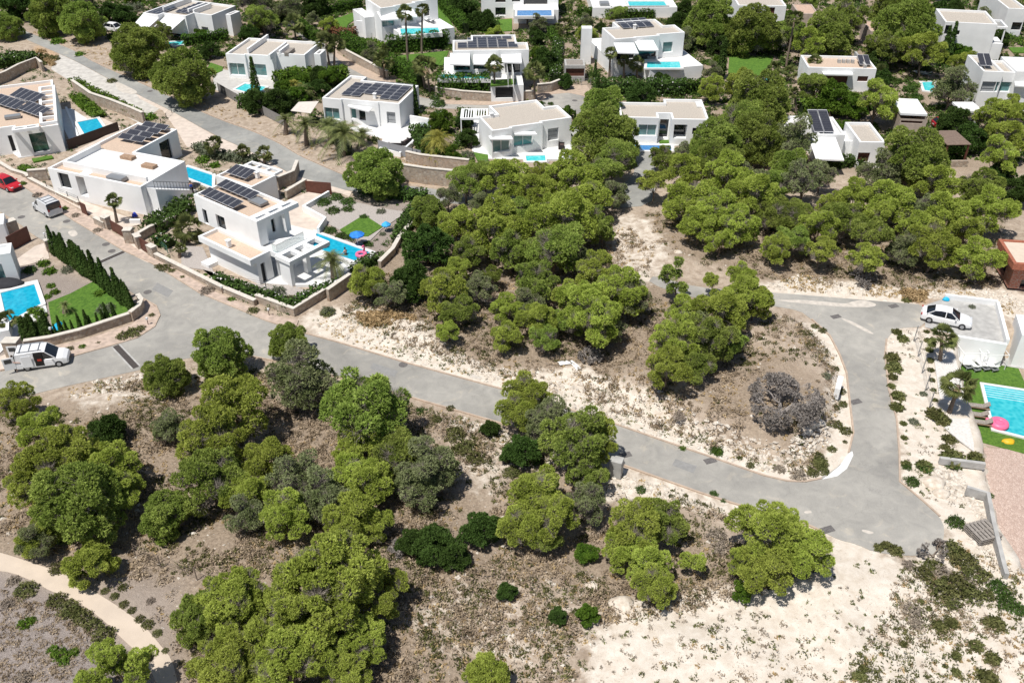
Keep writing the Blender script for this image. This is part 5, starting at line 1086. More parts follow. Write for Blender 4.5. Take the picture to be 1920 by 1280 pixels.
# ---------------------------------------------------------------- pools
def pool(q, z, water, label, zb=0., edge=.45, steps=None, mat=whitefloor):
    """q: four water corners as seen, in order; z: water level"""
    w = [Vector(P(p, z)) for p in q]; A = w[0].copy(); OCC.append([(v.x+(v.x-A.x)*0, v.y-dy_) for v in w for dy_ in (0,)]); OCC.append([tuple(P(p, 0)[:2]) for p in [(q[3][0], q[3][1]), (q[2][0], q[2][1]), (q[2][0]+2, q[2][1]+24), (q[3][0]-2, q[3][1]+24)]]); r = empty('swimming_pool', (A.x, A.y, zb), 0, label, 'pool'); n = 4
    cen = sum(w, Vector())/4
    def off(d):
        out = []
        for i in range(n):
            e1 = (w[i]-w[i-1]).normalized(); e2 = (w[(i+1) % n]-w[i]).normalized(); n1, n2 = Vector((-e1.y,e1.x,0)), Vector((-e2.y,e2.x,0))
            if n1.dot(w[i]-cen) < 0: n1 = -n1
            if n2.dot(w[i]-cen) < 0: n2 = -n2
            k = d/max(.3, 1+n1.dot(n2)); out.append(w[i]+(n1+n2)*k)
        return out
    o_ = off(edge); m = MB(); zt = z+.08-zb
    def lc(v): return (v.x-A.x, v.y-A.y)
    for i in range(n):
        j = (i+1) % n; a, b_, c_, d_ = lc(w[i]), lc(w[j]), lc(o_[j]), lc(o_[i])
        m.quad((*a,zt),(*b_,zt),(*c_,zt),(*d_,zt)); m.quad((*a,zt),(*a,zt-.5),(*b_,zt-.5),(*b_,zt)); m.quad((*d_,zt),(*c_,zt),(*c_,-.05),(*d_,-.05))
    m.build('coping', mat, r); m = MB(); m.quad(*[(*lc(v), z-zb) for v in w]); wt = m.build('water', water, r)
    if steps:
        m = MB(); e = (w[1]-w[0]); f_ = (w[3]-w[0])
        for k in range(5):
            a = w[0]+f_*(.04+.055*k); m.beam((a.x-A.x,a.y-A.y,z-zb+.004),(a.x+e.x-A.x,a.y+e.y-A.y,z-zb+.004),.07,.006)
        m.build('step_edge', M('step_white', (.6,.75,.78), .4), r)
    return r
PZ = [(c('w5', [(928,640),(1165,592),(1270,745),(1050,840)]), .24, azure, 'square azure pool between the left villa and its brown fence'), (c('g1', [(1328,182),(1410,135),(1592,195),(1590,285)]), .12, azure, 'azure pool wedged between the long villa and the annex'),
  (c('g2', [(1015,630),(1418,775),(1300,838),(985,735)]), .12, azure, 'long azure pool with swimmers and pink float beside the two storey villa'), (c('w3', [(0,718),(270,655),(330,810),(150,960)][:0] or [(5,725),(275,655),(328,812),(60,960)]), .12, azure, 'large azure pool at the left edge above the cypress garden'),
  (c('c2', [(165,672),(240,630),(395,655),(330,712)]), .1, aqua, 'pale aqua pool behind the slender cypress'), (c('w7', [(705,350),(1160,338),(1180,395),(725,430)]), 2.85, aqua, 'raised aqua pool behind two slender tall palms'),
  (c('c3', [(680,82),(935,80),(938,122),(678,122)]), 2.65, deepblue, 'deep blue raised pool near the top centre'), (c('c3', [(1508,14),(1780,14),(1800,46),(1520,48)]), 2.05, aqua, 'turquoise terrace pool cut near the top edge'),
  (c('c3', [(110,558),(470,575),(470,592),(105,590)]), 2.72, aqua, 'narrow turquoise pool right behind the tall clipped hedge'), (c('c3', [(1655,468),(1895,466),(1905,512),(1650,512)]), 2.4, aqua, 'raised aqua pool with grey front above the long hedge'),
  (c('c3', [(742,1172),(888,1168),(892,1208),(750,1210)]), .1, aqua, 'small turquoise pool before the dining terrace, half behind pines'), (c('c4', [(-40,1090),(232,1095),(235,1130),(-40,1130)]), .1, deepblue, 'dark blue pool below the villa with the slim cypress'),
  (c('c4', [(893,592),(1030,588),(1035,660),(905,655)]), .1, aqua, 'light blue pool left of the villa with brown garage doors'), (c('c5', [(915,620),(1000,615),(1010,690),(935,680)]), .1, aqua, 'small turquoise pool with two white loungers at upper right'),
  (c('g5', [(768,608),(1075,655),(1200,1010),(845,920)]), -2.3, water_mat('bright_aqua_water', (.02,.38,.45), (.08,.52,.57)), 'bright aqua pool with steps and pink float at the right edge'), (c('w6', [(560,640),(860,620),(900,660),(700,690)]), .1, aqua, 'sliver of pale pool in front of the top left villa')]
for i, (q, z, wt, lab) in enumerate(PZ):
    pool(q, z, wt, lab, zb=-2.4 if z < -1 else (2.3 if z > 2 else 0.), steps=(z < -1), edge=.3 if z < -1 else .45)

# ---------------------------------------------------------------- garden walls, fences, gates
wall(c('c1', [(-40,650),(60,610),(160,555),(290,505),(330,540)]), 1.6, label='stone retaining wall below the oleanders at upper left')
wall(c('c1', [(560,680),(700,780),(850,830),(1000,890),(1090,930)]), 1.7, label='stone garden wall beside the left square pool')
wall(c('g1', [(-60,90),(0,120),(100,180),(200,210),(220,230)]), .5, label='low stone wall above the red car')
wall(c('g1', [(225,240),(400,330),(600,425)]), .5, label='low stone wall above the silver van along the villa yard'); wall(c('g1', [(720,560),(800,600)]), .9, label='short stone wall left of the brown gate')
wall(c('g1', [(1170,815),(1400,930),(1660,1060),(1920,1170)]), .6, label='long low stone wall along the street below the oleander hedge')
wall(c('g2', [(570,1145),(850,1250),(1085,1100)]), .9, label='stone wall corner below the two storey villa'); wall(c('g2', [(1105,1140),(1275,1020)]), 1.4, label='tall stone wall below the palm terrace')
wall(c('g2', [(1490,890),(1590,790),(1640,700),(1765,540)]), .8, label='stone wall climbing between garden and pine wood')
wall(c('g2', [(730,300),(850,250),(880,170)]), 1.6, label='stone retaining wall behind the annex'); wall(c('g2', [(790,375),(940,285)]), 1.1, label='stone wall beside the driveway court behind the annex')
wall(c('g3', [(210,912),(420,880),(660,820),(900,740),(1050,690)]), .9, label='curved stone wall above the open van'); wall(c('g3', [(1060,695),(1130,640),(1150,590),(1120,550)]), 1.1, label='round end of the cypress garden wall')
wall(c('w7', [(-10,620),(60,690),(250,790),(450,900),(560,950)]), 1.3, label='long stone wall under the clipped hedge by the orange footway'); wall(c('c3', [(70,715),(270,745),(495,760)]), 1.3, label='stone wall below the tall clipped hedge')
wall(c('c3', [(645,755),(800,750)]), 1.4, label='short stone wall beside the terrace garage'); wall(c('c3', [(830,700),(930,690),(1030,650)]), 1.4, label='curved stone wall round the turning circle')
wall([(755,338),(800,345),(850,350)], 2.2, label='high stone wall beside the umbrella pine'); wall(c('c2', [(1450,1215),(1560,1240),(1920,1280)]), 1.5, label='stone wall below the white terrace and red bougainvillea')
wall(c('g3', [(70,965),(190,965)]), 1.7, .9, label='stone gate pillar above the open van'); wall(c('w3', [(40,290),(160,250)]), 1.9, .8, label='stone pillar at the left street edge')
wall(c('g1', [(790,585),(830,600)]), 1.5, .7, label='stone gate pillar left of the brown gate'); wall(c('g1', [(950,700),(1015,700)]), 1.7, .8, label='stone gate pillar right of the brown gate')
wall(c('g1', [(1035,720),(1060,750)]), 1.5, .6, label='small stone pillar left of the little brown door'); wall(c('g1', [(1130,790),(1175,815)]), 1.3, .6, label='small stone pillar right of the little brown door')
wall(c('g1', [(1030,700),(1130,640),(1320,560)]), 1.0, label='stone wall climbing beside the driveway of the long villa')
wall(c('g1', [(230,240),(370,230)]), 1.5, label='stone wall between the two left villas'); wall(c('g1', [(845,610),(940,665)]), 1.4, .08, brown, 'brown steel driveway gate of the long villa', False, 'gate', 'gate')
wall(c('g1', [(1065,750),(1130,790)]), 1.5, .08, brown, 'narrow brown steel door between two stone pillars', False, 'gate', 'gate'); wall(c('w3', [(85,390),(250,300)]), 1.8, .1, brown, 'dark brown driveway gate at the left street edge', False, 'gate', 'gate')
wall(c('g2', [(940,325),(1130,340)]), 1.6, .1, brown, 'dark brown steel gate behind the driveway court', False, 'gate', 'gate'); wall(c('w5', [(830,965),(1435,745)]), 1.4, .1, M('dark_brown_panel', (.05,.03,.025), .6, .1), 'dark brown fence below the square pool', False, 'fence', 'fence')
wall(c('w3', [(380,395),(412,385)]), 1.4, .5, label='small stone post at the top of the cypress row'); wall(c('g1', [(620,480),(660,500)]), 1.5, .1, brown, 'small brown door in the street wall above the silver van', False, 'gate', 'gate')
whitewall = lambda pts, h, lab, z=0., t=.3: wall(pts, h, t, white, lab, False, 'white_wall', 'wall', z)
whitewall(c('g2', [(920,470),(1085,560),(1030,640)]), .9, 'zigzag white wall beside the driveway court'); whitewall(c('g2', [(915,465),(1110,350)]), .7, 'white wall between driveway court and orchard gravel')
whitewall(c('g1', [(980,560),(1060,560)]), .6, 'low white step wall by the long villa door'); whitewall(c('g2', [(860,1030),(1100,1030),(1270,960),(1440,800)]), .35, 'low white edge of the palm terrace')
whitewall(c('c2', [(1250,1140),(1400,1180),(1620,980)]), .7, 'white parapet round the terrace with black sofas'); whitewall(c('c3', [(1060,1000),(1140,1040)]), 1.4, 'white wall right of the dining terrace')
whitewall(c('c2', [(1480,935),(1620,960)]), 1.4, 'white screen wall beside the terrace spa'); whitewall(c('c2', [(1085,290),(1200,296)]), 3.2, 'tall white flank wall beside the red hedge')
whitewall(c('w5', [(800,480),(960,870)]), .4, 'long white kerb wall left of the square pool')
# parking deck parapets and the white store below it
whitewall([(1770,560),(1868,572)], .55, 'white parapet behind the parked sedan', 0.055); whitewall([(1868,574),(1887,646)], .6, 'white parapet at the end of the parking deck', .055)
H = House('retaining_wall', c('g5', (655,245)), c('g5', (930,290)), .35, 'tall white retaining wall below the parked sedan', 'wall', None, base=-2.4)
A, B = H.l(c('g5',(560,258)), .35), H.l(c('g5',(930,292)), .35); m = MB(); m.box(A[0], B[0], A[1]-.15, A[1]+.2, 0, 2.75); m.build('masonry', white, H.root)
whitewall([(1566,748),(1572,724)], 1.15, 'white utility box wall beside the uphill road', .3, .45)
whitewall(c('g5', [(545,350),(600,600),(670,900)]), .4, 'white edge strip between palms and artificial lawn', -2.42, .35)
patio('yard_paving', c('g5', [(560,330),(1080,420),(1080,520),(840,450),(580,400)]), M('pale_grey_floor', (.58,.57,.55), .8, .06), z=-2.39) if 0 else None
def ysheet(name, pts, mat, z, kind='structure'):
    w = W(pts, z); m = MB(); m.prism(w, z-.1, z, bottom=False); tag(m.build(name, mat), kind=kind)
ysheet('yard_paving', c('g5', [(885,395),(1500,480),(1500,560),(1020,490),(880,470),(870,420)]), concrete, -2.37); ysheet('lawn', c('g5', [(570,400),(870,465),(1015,490),(1100,680),(1600,760),(1600,1180),(1080,1100),(750,1010),(660,880)]), lawnm, -2.36, 'stuff')
ysheet('white_gravel', [(1752,676),(1786,655),(1800,700),(1812,770),(1826,830),(1826,845),(1795,822),(1770,800)], M('white_gravel', (.66,.63,.59), .95, .1, 6, .4, 40), .04)
ysheet('pink_tiled_ground', [(1838,838),(2140,860),(2140,1250),(1985,1200),(1908,1098),(1866,1005),(1846,930)], cell_mat('pink_block_paving', [(.48,.36,.30),(.56,.44,.375),(.43,.32,.265)], 7, (.38,.28,.235), .07, bump=.3, squash=(1,.5,1)), -2.365)
wall(c('m6', [(940,200),(1060,235),(1090,400),(1150,650),(1165,700)]), .8, .3, concrete, 'bent grey concrete retaining wall beside the pink tiled ground', False, 'concrete_wall', 'wall')
wall(c('g4', [(1150,1240),(1420,1275)]), .6, .3, concrete, 'short grey concrete wall above the bent one at right', False, 'concrete_wall', 'wall')
H = House('concrete_box', c('m3',(125,365)), c('m3',(205,385)), 1.8, 'weathered grey concrete box under the pine at the road edge', 'utility box', None)
A = H.l(c('m3',(130,265)), 1.8); m = MB(); m.box(A[0]+.2, A[0]+1.2, A[1]-.8, A[1], 0, 1.7); m.build('box', concrete, H.root, bevel=.04)
# post-and-wire fences
def fence(pts, h, label, post=dark, step=2.4, infill=None, group=None):
    q = [G(p) for p in pts]; root = empty('wire_fence', q[0], 0, label, 'fence', group); o = q[0]
    for a, b_ in zip(q, q[1:]):
        k = max(1, round((b_-a).length/step))
        for i in range(k+1 if b_ is q[-1] else k):
            p = a+(b_-a)*(i/k)-o; m = MB(); m.beam(p-Vector((0,0,.2)), p+Vector((0,0,h)), .06, .06); m.build('post', post, root)
        m = MB()
        for f in (.25,.5,.75,.97): m.beam(a-o+Vector((0,0,h*f)), b_-o+Vector((0,0,h*f)), .015, .015)
        m.build('wire', post, root)
        if infill: m = MB(); m.beam(a-o+Vector((0,0,h/2)), b_-o+Vector((0,0,h/2)), .04, h*.9); m.build('slat_panel', infill, root)
fence([(1713,640),(1728,700),(1742,765)], 1.8, 'thin wire fence between chalk strip and slanting shrubs', alu)
slat = M('grey_slats', (.24,.23,.22), .8, .15, 6)
fence(c('c2', [(40,690),(180,770),(330,840),(480,920),(560,960)]), 1.5, 'grey slatted fence on the bank above the upper road', slat, 2, slat)
fence(c('c2', [(1240,1130),(1330,1155),(1460,1185),(1560,1210)]), 1.6, 'grey panel fence below the white sofa terrace', alu, 2, M('grey_panel', (.30,.31,.33), .6, .05))
fence(c('m4', [(1020,330),(1210,420),(1480,510),(1600,560)]), 1.3, 'old green mesh fence leaning under the lower left pines', M('rust_post', (.2,.16,.13), .9, .1)); fence(c('c3', [(1040,620),(1160,640),(1230,640)]), 1.1, 'white rail gate at the head of the turning circle', alu, 1)
fence(c('c1', [(1210,935),(1290,850)]), .9, 'short railing across the pink pavement'); fence(c('g1', [(360,310),(440,350),(600,420)]), 1.2, 'thin rail fence along the forecourt of the long villa', dark)
fence(c('g1', [(1190,720),(1260,780)]), 1.0, 'green rail beside the small stone pillars', M('green_rail', (.1,.25,.2), .5)); fence(c('g2', [(250,990),(640,1060),(860,1180)]), 1.1, 'thin dark rail in front of the oleanders', dark, 3)
# ---------------------------------------------------------------- hedges
def hedge(pts, w_, h, label, mat=hedge_g, size=.17, dens=26, z0=0., name='hedge', blossoms=0, group=None):
    q = [P(p, 0) for p in pts]; rs = np.random.RandomState(len(pts)*31+int(abs(q[0].x)*7)); Cs, Ns = [], []; o = q[0]
    for a, b_ in zip(q, q[1:]):
        L = (b_-a).length; d = (b_-a)/L; n_ = np.array([-d.y, d.x, 0]); A = np.array(a-o)
        k = int(dens*L*(2*h+w_)); u = rs.rand(k)*(L+.4)-.2; f = rs.rand(k)*(2*h+w_); side = f < 2*h
        zz = np.where(side, (f % h), h); off = np.where(side, np.where(f < h, -1., 1.)*w_/2, (rs.rand(k)-.5)*w_)
        j = rs.normal(size=(k,3))*.07*(1+.6*(h > 1)); C = A+np.outer(u, np.array(d))+np.outer(off, n_)+np.stack([0*u,0*u,zz*(1+.06*np.sin(u*2.3))],1)+j
        N = np.where(side[:,None], np.sign(off)[:,None]*n_+[0,0,.25], np.array([[0,0,1.]])); Cs.append(C); Ns.append(N)
    C, N = np.concatenate(Cs), unit(np.concatenate(Ns)); C[:,2] += z0; V = tufts(C, N, size, rs, 2, .7)
    r = empty(name, o, 0, label, 'hedge', group); tri_mesh('foliage', V, mat, r); m = MB()
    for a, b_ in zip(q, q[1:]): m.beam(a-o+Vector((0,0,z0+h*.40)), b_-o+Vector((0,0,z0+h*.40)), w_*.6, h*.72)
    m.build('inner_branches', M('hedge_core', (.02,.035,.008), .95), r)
    if blossoms: i = rs.choice(len(C), int(len(C)*blossoms)); tri_mesh('blossoms', tufts(C[i]+N[i]*.08, N[i], .10, rs, 2, .8, 1.), flower, r)
    return r
hedge(c('w7', [(40,560),(190,640),(370,740),(600,850),(760,930),(950,1060)]), 1.6, 2.6, 'long clipped hedge descending above the orange footway')
hedge(c('c3', [(90,712),(270,716),(465,712)]), 1.6, 3.2, 'tall clipped hedge under the turquoise strip pool'); hedge(c('w7', [(560,640),(900,610),(1270,560)]), 1.5, 2.8, 'dark clipped hedge under the palm lawn terrace')
hedge(c('w7', [(1160,20),(1300,180),(1500,400)]), 1.8, 2.2, 'diagonal clipped hedge beside the top garden'); hedge(c('w6', [(850,690),(1150,650),(1500,600)]), 1.2, 1.8, 'clipped hedge in front of the top left villa')
hedge(c('c3', [(1250,720),(1500,712),(1920,715)]), 1.8, 2.4, 'long flowering hedge below the raised pool villa', dark_g, blossoms=.03); hedge(c('c4', [(300,700),(560,690)]), 1.4, 2.0, 'hedge end near the tall pines')
hedge(c('c3', [(1130,115),(1400,135),(1700,135)]), 1.2, 1.6, 'hedge under the pool terrace at the top'); hedge(c('c2', [(480,170),(660,130),(790,120),(950,90),(1110,60)]), 1.2, 1.8, 'hedge behind the lawn at the upper middle')
hedge(c('c2', [(660,230),(730,290),(800,320)]), 1.3, 2.0, 'clipped hedge left of the round hedge by the orange kerb'); hedge(c('c2', [(840,260),(950,300),(1080,290)]), 1.4, 1.8, 'russet hedge before the tall white flank wall', M('russet_leaves', (.17,.07,.035), .8, .3, 1.5, island=.4))
hedge(c('c5', [(160,1260),(400,1240),(470,1260)]), 1.6, 1.2, 'low dark hedge below the split white villa', dark_g); hedge(c('c3', [(960,620),(975,450),(985,350)]), 1.5, 1.6, 'flowering hedge climbing beside the stepped path', dark_g, blossoms=.05)
hedge(c('c3', [(930,250),(960,330)]), 1.2, 1.2, 'short clipped hedge beside the top steps'); hedge(c('c5', [(1460,190),(1620,220),(1680,240)]), 1.4, 1.8, 'hedge with pink flowers at the top right corner', dark_g, blossoms=.08)
hedge(c('c1', [(560,640),(700,720),(850,790),(960,850),(1060,890)]), 1.3, 1.1, 'shrub row on top of the stone garden wall', bright_g, .2, 20); hedge(c('w5', [(920,340),(1060,470),(1200,590)]), 1.8, .7, 'bright creeping hedge behind the square pool', bright_g, .2, 22)
hedge(c('g2', [(270,990),(420,1060),(620,1120),(840,1215)]), 1.2, .9, 'oleander hedge along the street wall of the two storey villa', dark_g, .2, 22, blossoms=.05); hedge(c('g2', [(860,1200),(1000,1110),(1200,1040)]), 1.2, 1.0, 'oleander hedge below the palm terrace', dark_g, .2, 22, blossoms=.05)
hedge([(680,358),(740,370),(800,378)], 1.6, 1.2, 'dark hedge in the shade of the umbrella pine', dark_g, .2, 22); hedge(c('g2', [(1630,700),(1700,560),(1770,470)]), 1.4, 1.1, 'hedge on the garden side of the climbing stone wall', dark_g, .2, 22)
hedge(c('g2', [(1290,950),(1400,870),(1480,850)]), 1.2, 1.0, 'hedge below the pool end', dark_g, .2, 22, blossoms=.04); hedge(c('c5', [(0,860),(150,850),(420,820)]), 2.2, 1.9, 'loose leafy hedge above the solar panels at right', bright_g, .25, 18)
hedge(c('c1', [(-40,520),(60,480),(180,470),(260,480)]), 3, 1.5, 'flowering oleander mass behind the upper left wall', dark_g, .25, 18, blossoms=.05)
hedge(c('c2', [(250,790),(400,830),(560,790),(700,720)]), 3.0, 1.9, 'dense dark garden shrubbery below the pale pool', dark_g, .28, 16); hedge(c('c2', [(480,640),(640,600),(800,610),(1000,590)]), 2.2, 1.8, 'bright shrubbery between two upper villas', bright_g, .28, 16)
hedge(c('c2', [(1080,350),(1180,340),(1300,400)]), 2.0, 1.0, 'low planting inside the palm garden', bright_g, .25, 16); hedge(c('c2', [(1540,1000),(1600,1130),(1760,1230)]), 2.2, 1.2, 'planting beside the white sofa terrace', dark_g, .25, 18)
# hedges of separate cypresses round the first garden
def row(pts, n_, h, pr, label, group, first=0, wid=1., j=.15):
    q = [P(p, 0) for p in pts]; seg = [(b_-a).length for a, b_ in zip(q, q[1:])]; T = sum(seg)
    for i in range(n_):
        d = T*(i+.5)/n_; k = 0
        while d > seg[k] and k < len(seg)-1: d -= seg[k]; k += 1
        p = q[k]+(q[k+1]-q[k])*(d/seg[k])+Vector((R.uniform(-j,j), R.uniform(-j,j), 0)); hh = h*R.uniform(.68,1.2)
        plant(R.choice(pr), p, hh*wid, label=label+f', {(ORD[i] if i < n_/2 else ORD[n_-1-i])} from {"left" if i < n_/2 else "right"} end', cat='cypress', group=group, sz=hh)
row(c('g3', [(440,165),(530,215),(640,300),(720,350)]), 15, 3.3, CYP, 'young cypress, dense upper row by street', 'upper cypress row', wid=1.0); row(c('g3', [(740,350),(860,450),(960,520),(1060,610),(1090,660)]), 19, 3.3, CYP, 'young cypress, right row of lawn garden', 'right cypress row', wid=1.0)
row(c('g3', [(190,850),(400,830)]), 9, 2.6, CYP, 'dense cypress between pool and open van', 'pool end cypress row', wid=1.3); row(c('g3', [(440,820),(640,780),(830,730),(940,680)]), 11, 2.3, CYP, 'sparse cypress along front garden wall', 'front cypress row', wid=1.0)
for p, b_, h in [((471,108),(481,176),0), (c('c3',(1880,740)),c('c3',(1868,885)),0), (c('c4',(600,290)),c('c4',(600,590)),0), (c('c3',(1270,450)),c('c3',(1262,590)),0), (c('w7',(350,230)),c('w7',(360,480)),0), (c('c5',(1160,170)),c('c5',(1100,460)),0), (c('c5',(1100,200)),c('c5',(1060,470)),0), (c('c3',(1275,560)),c('c3',(1275,790)),0), (c('c3',(1330,600)),c('c3',(1330,790)),0), (c('c3',(1060,800)),c('c3',(1065,930)),0), (c('c3',(1110,830)),c('c3',(1110,960)),0), (c('c2',(1515,640)),c('c2',(1520,860)),0)]:
    B = P(b_, 0); d = ray(p); t = B.y/d.y; hh = max(2., 50+d.z*t); i = int(p[0]*3+p[1])
    LB = {471:'slender cypress in front of the pale pool, upper left', 1270:'slim cypress standing before the beige roofed right villa'}
    plant(R.choice(CYP), B, hh, label={471:'slender dark cypress standing in front of the pale pool'}.get(int(p[0]), ['thin cypress','tall cypress','dark cypress'][i % 3]+' near '+{1270:'the beige roof edge of the villa right of centre', 1350:'the big pines right of the raised pool', 1117:'the white flank of the raised pool villa', 694:'the tall white villa with awnings at top', 1790:'the two storey villa at top right, right one', 1775:'the two storey villa at top right, left one',
        1118:'the turning circle, left of the pair', 1132:'the turning circle, right of the pair', 1065:'the dining terrace villa, left of pair', 1077:'the dining terrace villa, right of pair', 778:'the palm beside the solar grid villa'}.get(int(p[0]), 'the upper gardens')), cat='cypress', group='single cypresses', sz=hh)
# ---------------------------------------------------------------- palms
for a, b_, r, fan, lab in [((760,24),(765,122),15,True,'tall slender fan palm, left of the pair before the top pool'), ((792,19),(791,102),13,True,'tall slender fan palm, right of the pair before the top pool'), (c('c2',(1275,450)),c('c2',(1280,590)),20,True,'shaggy fan palm above the orange footway wall'),
   (c('c2',(1280,380)),c('c2',(1290,500)),12,True,'small fan palm behind the shaggy one'), (c('c2',(1590,500)),c('c2',(1625,700)),22,True,'shaggy fan palm at the corner of the tall hedge'), (c('c2',(1550,480)),c('c2',(1590,680)),16,True,'fan palm just left of the hedge corner palm'), (c('c2',(600,180)),c('c2',(620,300)),20,True,'fan palm beside the narrow lane at upper left'),
   (c('c2',(840,310)),c('c2',(872,500)),20,True,'left of two fan palms right of the stepped villa'), (c('c2',(910,330)),c('c2',(908,500)),18,True,'right of two fan palms right of the stepped villa'), ((927,122),(927,190),18,True,'brown fan palm before the solar roof terrace'), ((1002,135),(1002,188),20,True,'fan palm left of the turning circle wall'),
   (c('c3',(1378,400)),c('c3',(1368,590)),13,True,'leftmost fan palm below the paired awnings'), (c('c3',(1480,455)),c('c3',(1478,590)),12,True,'middle fan palm below the paired awnings'), (c('c3',(1580,480)),c('c3',(1575,590)),15,True,'rightmost fan palm below the paired awnings'),
   (c('c3',(755,125)),c('c3',(755,185)),6,True,'tiny palm at left before the blue raised pool'), (c('c3',(860,135)),c('c3',(862,190)),6,True,'tiny palm at right before the blue raised pool'), (c('c3',(1575,50)),c('c3',(1575,95)),7,True,'tiny palm against the turquoise terrace wall'), (c('c3',(1030,190)),c('c3',(1025,270)),16,True,'bright fan palm beside the top steps'),
   (c('c4',(1160,140)),c('c4',(1095,500)),16,True,'very tall leaning fan palm among the upper pines'), (c('c4',(1305,465)),c('c4',(1262,620)),15,True,'tall leaning fan palm before the villa with brown doors'), (c('c4',(1240,650)),c('c4',(1215,770)),13,True,'short fan palm below the leaning one'), (c('c4',(1010,510)),c('c4',(1015,650)),15,True,'fan palm just above the small light pool'), (c('c4',(1130,540)),c('c4',(1100,620)),13,True,'fan palm right of the small light pool'), (c('c4',(1135,690)),c('c4',(1170,850)),10,True,'thin palm by the grey fence'),
   (c('c5',(600,540)),c('c5',(590,640)),16,True,'broad fan palm right of the villa with brown doors'), (c('c5',(490,600)),c('c5',(480,670)),13,True,'yellowish fan palm before the second brown door'), (c('c5',(1510,715)),c('c5',(1515,760)),9,True,'small palm below the grey shuttered window'),
   (c('c1',(1600,1080)),c('c1',(1620,1190)),17,True,'left palm of three beside the annex garden'), (c('c1',(1820,1130)),c('c1',(1825,1220)),14,True,'middle palm of three beside the annex garden'), (c('c2',(380,1150)),c('c2',(385,1230)),16,True,'right palm of three beside the annex garden'), (c('c1',(790,1100)),c('c1',(790,1170)),8,True,'small palm in the roof patio planter'),
   (c('g1',(848,385)),c('g1',(880,555)),16,True,'single fan palm in the forecourt of the long villa'), (c('g1',(1350,740)),c('g1',(1350,810)),12,True,'small palm on the round lawn patch'), (c('g1',(1420,590)),c('g1',(1420,690)),28,True,'wide palm between the long villa and the two storey villa'), ((1766,632),(1762,676),26,True,'fan palm below the parked sedan'), ((1798,722),(1780,772),32,True,'large fan palm beside the lower pool'), (c('g3',(60,680)),c('g3',(80,770)),20,True,'small palm between first pool and stone pillar'), (c('g3',(520,570)),c('g3',(525,630)),15,False,'stubby palm in a round stone ring on the lawn')]:
    palm_at(a, b_, r, fan, lab, 'fan palms', skirt=fan and ('shaggy' in lab or 'brown' in lab or 'large' in lab or 'fan palm left' in lab), seed=len(lab))
for a, b_, r, lab in [(c('c2',(545,900)),c('c2',(545,1010)),24,'leftmost date palm on the bank below the cream canopy'), (c('c2',(695,930)),c('c2',(700,1090)),28,'second date palm on the bank from the left'), (c('c2',(870,940)),c('c2',(880,1080)),30,'date palm behind the largest one on the bank'), (c('c2',(975,1000)),c('c2',(975,1170)),44,'largest date palm on the bank above the upper road'), (c('c2',(1120,1010)),c('c2',(1120,1090)),26,'rightmost date palm on the bank'),
   (c('c2',(1690,1030)),c('c2',(1680,1200)),32,'arching yellow green palm right of the sofa terrace'), ((622,487),(627,525),34,'grey green palm on the terrace of the two storey villa'), (c('c3',(60,1050)),c('c3',(70,1180)),26,'arching palm left of the dining villa'), (c('c2',(650,690)),c('c2',(660,760)),28,'feathery palm in the upper shrubbery'), (c('c2',(600,640)),c('c2',(600,730)),20,'yellow palm in the upper shrubbery')]:
    palm_at(a, b_, r, False, lab, 'date palms', skirt=False, seed=len(lab), mat=palm_g if 'yellow' not in lab else M('yellow_palm_fronds', (.30,.28,.05), .6, .2, 1.5, island=.3, trans=.25), tr=.2)

# ---------------------------------------------------------------- single shrubs the photo shows clearly
def sh(kind, p, rpx, lab, grp=None, cat='shrub', k=.8):
    B = G((p[0], p[1]+rpx*.35)); s = rpx*mpp(p, 0); return plant(SHR[kind], B, s, label=lab, cat=cat, group=grp, sz=s*k*R.uniform(.9,1.15))
def shrubs(kind, items, where, grp, frame=''):
    items = sorted(items, key=lambda q: (q[1], q[0])); n_ = len(items); kd = {'spiky':'spiky green','green':'bright green','dark':'dark green','olive':'olive green','grey':'dry grey','oleander':'flowering','red':'red flowering','sage':'grey green'}[kind]
    for i, (x, y, r) in enumerate(items):
        t = ORD[i] if i <= n_//2 or n_-1-i > 19 else ORD[n_-1-i]; fromw = 'from the top' if i <= n_//2 or n_-1-i > 19 else 'from the bottom'
        if i == n_-1 and n_ > 1: t, fromw = 'lowest', ''
        if i >= 20 and n_-1-i >= 20: t, fromw = 'middle', 'one'
        f = FR[frame]; sh(kind, c(frame, (x, y)), r*f[2], ' '.join(f'{kd} shrub, {t} {fromw} {where}'.split()), grp)
shrubs('spiky', [(900,450,30),(935,490,34),(870,600,44),(880,660,48),(875,720,30),(865,775,26),(905,830,44),(900,900,42),(940,1000,22),(945,1085,22),(955,1240,30)], 'along the right edge of the uphill road', 'shrubs right of the uphill road', 'g4')
shrubs('olive', [(410,415,26),(455,440,28),(530,670,26),(560,800,36),(575,880,32),(530,900,28),(540,1000,40),(595,1040,40),(590,1110,16),(430,1190,36),(510,1150,30),(440,1240,44)], 'along the left edge of the uphill road', 'shrubs left of the uphill road', 'g4')
shrubs('sage', [(480,710,34),(1060,820,30),(1000,985,36),(1300,830,30),(1350,300,26)], 'near the white utility box side', 'sage shrubs at right', 'g4')
shrubs('spiky', [(1210,1090,44),(1230,1200,70),(1370,1200,50),(1060,1250,48),(1130,940,56),(1180,980,44),(960,260,26),(1190,1140,30)], 'in the rubble below the slanting shrubs', 'shrubs in the rubble', 'g4')
shrubs('spiky', [(1085,500,22),(1095,560,24),(1100,620,24),(1105,680,22),(1110,740,20),(1120,800,18),(1130,860,18),(1080,450,18)], 'in the slanting row by the wire fence', 'slanting shrub row', 'g4')
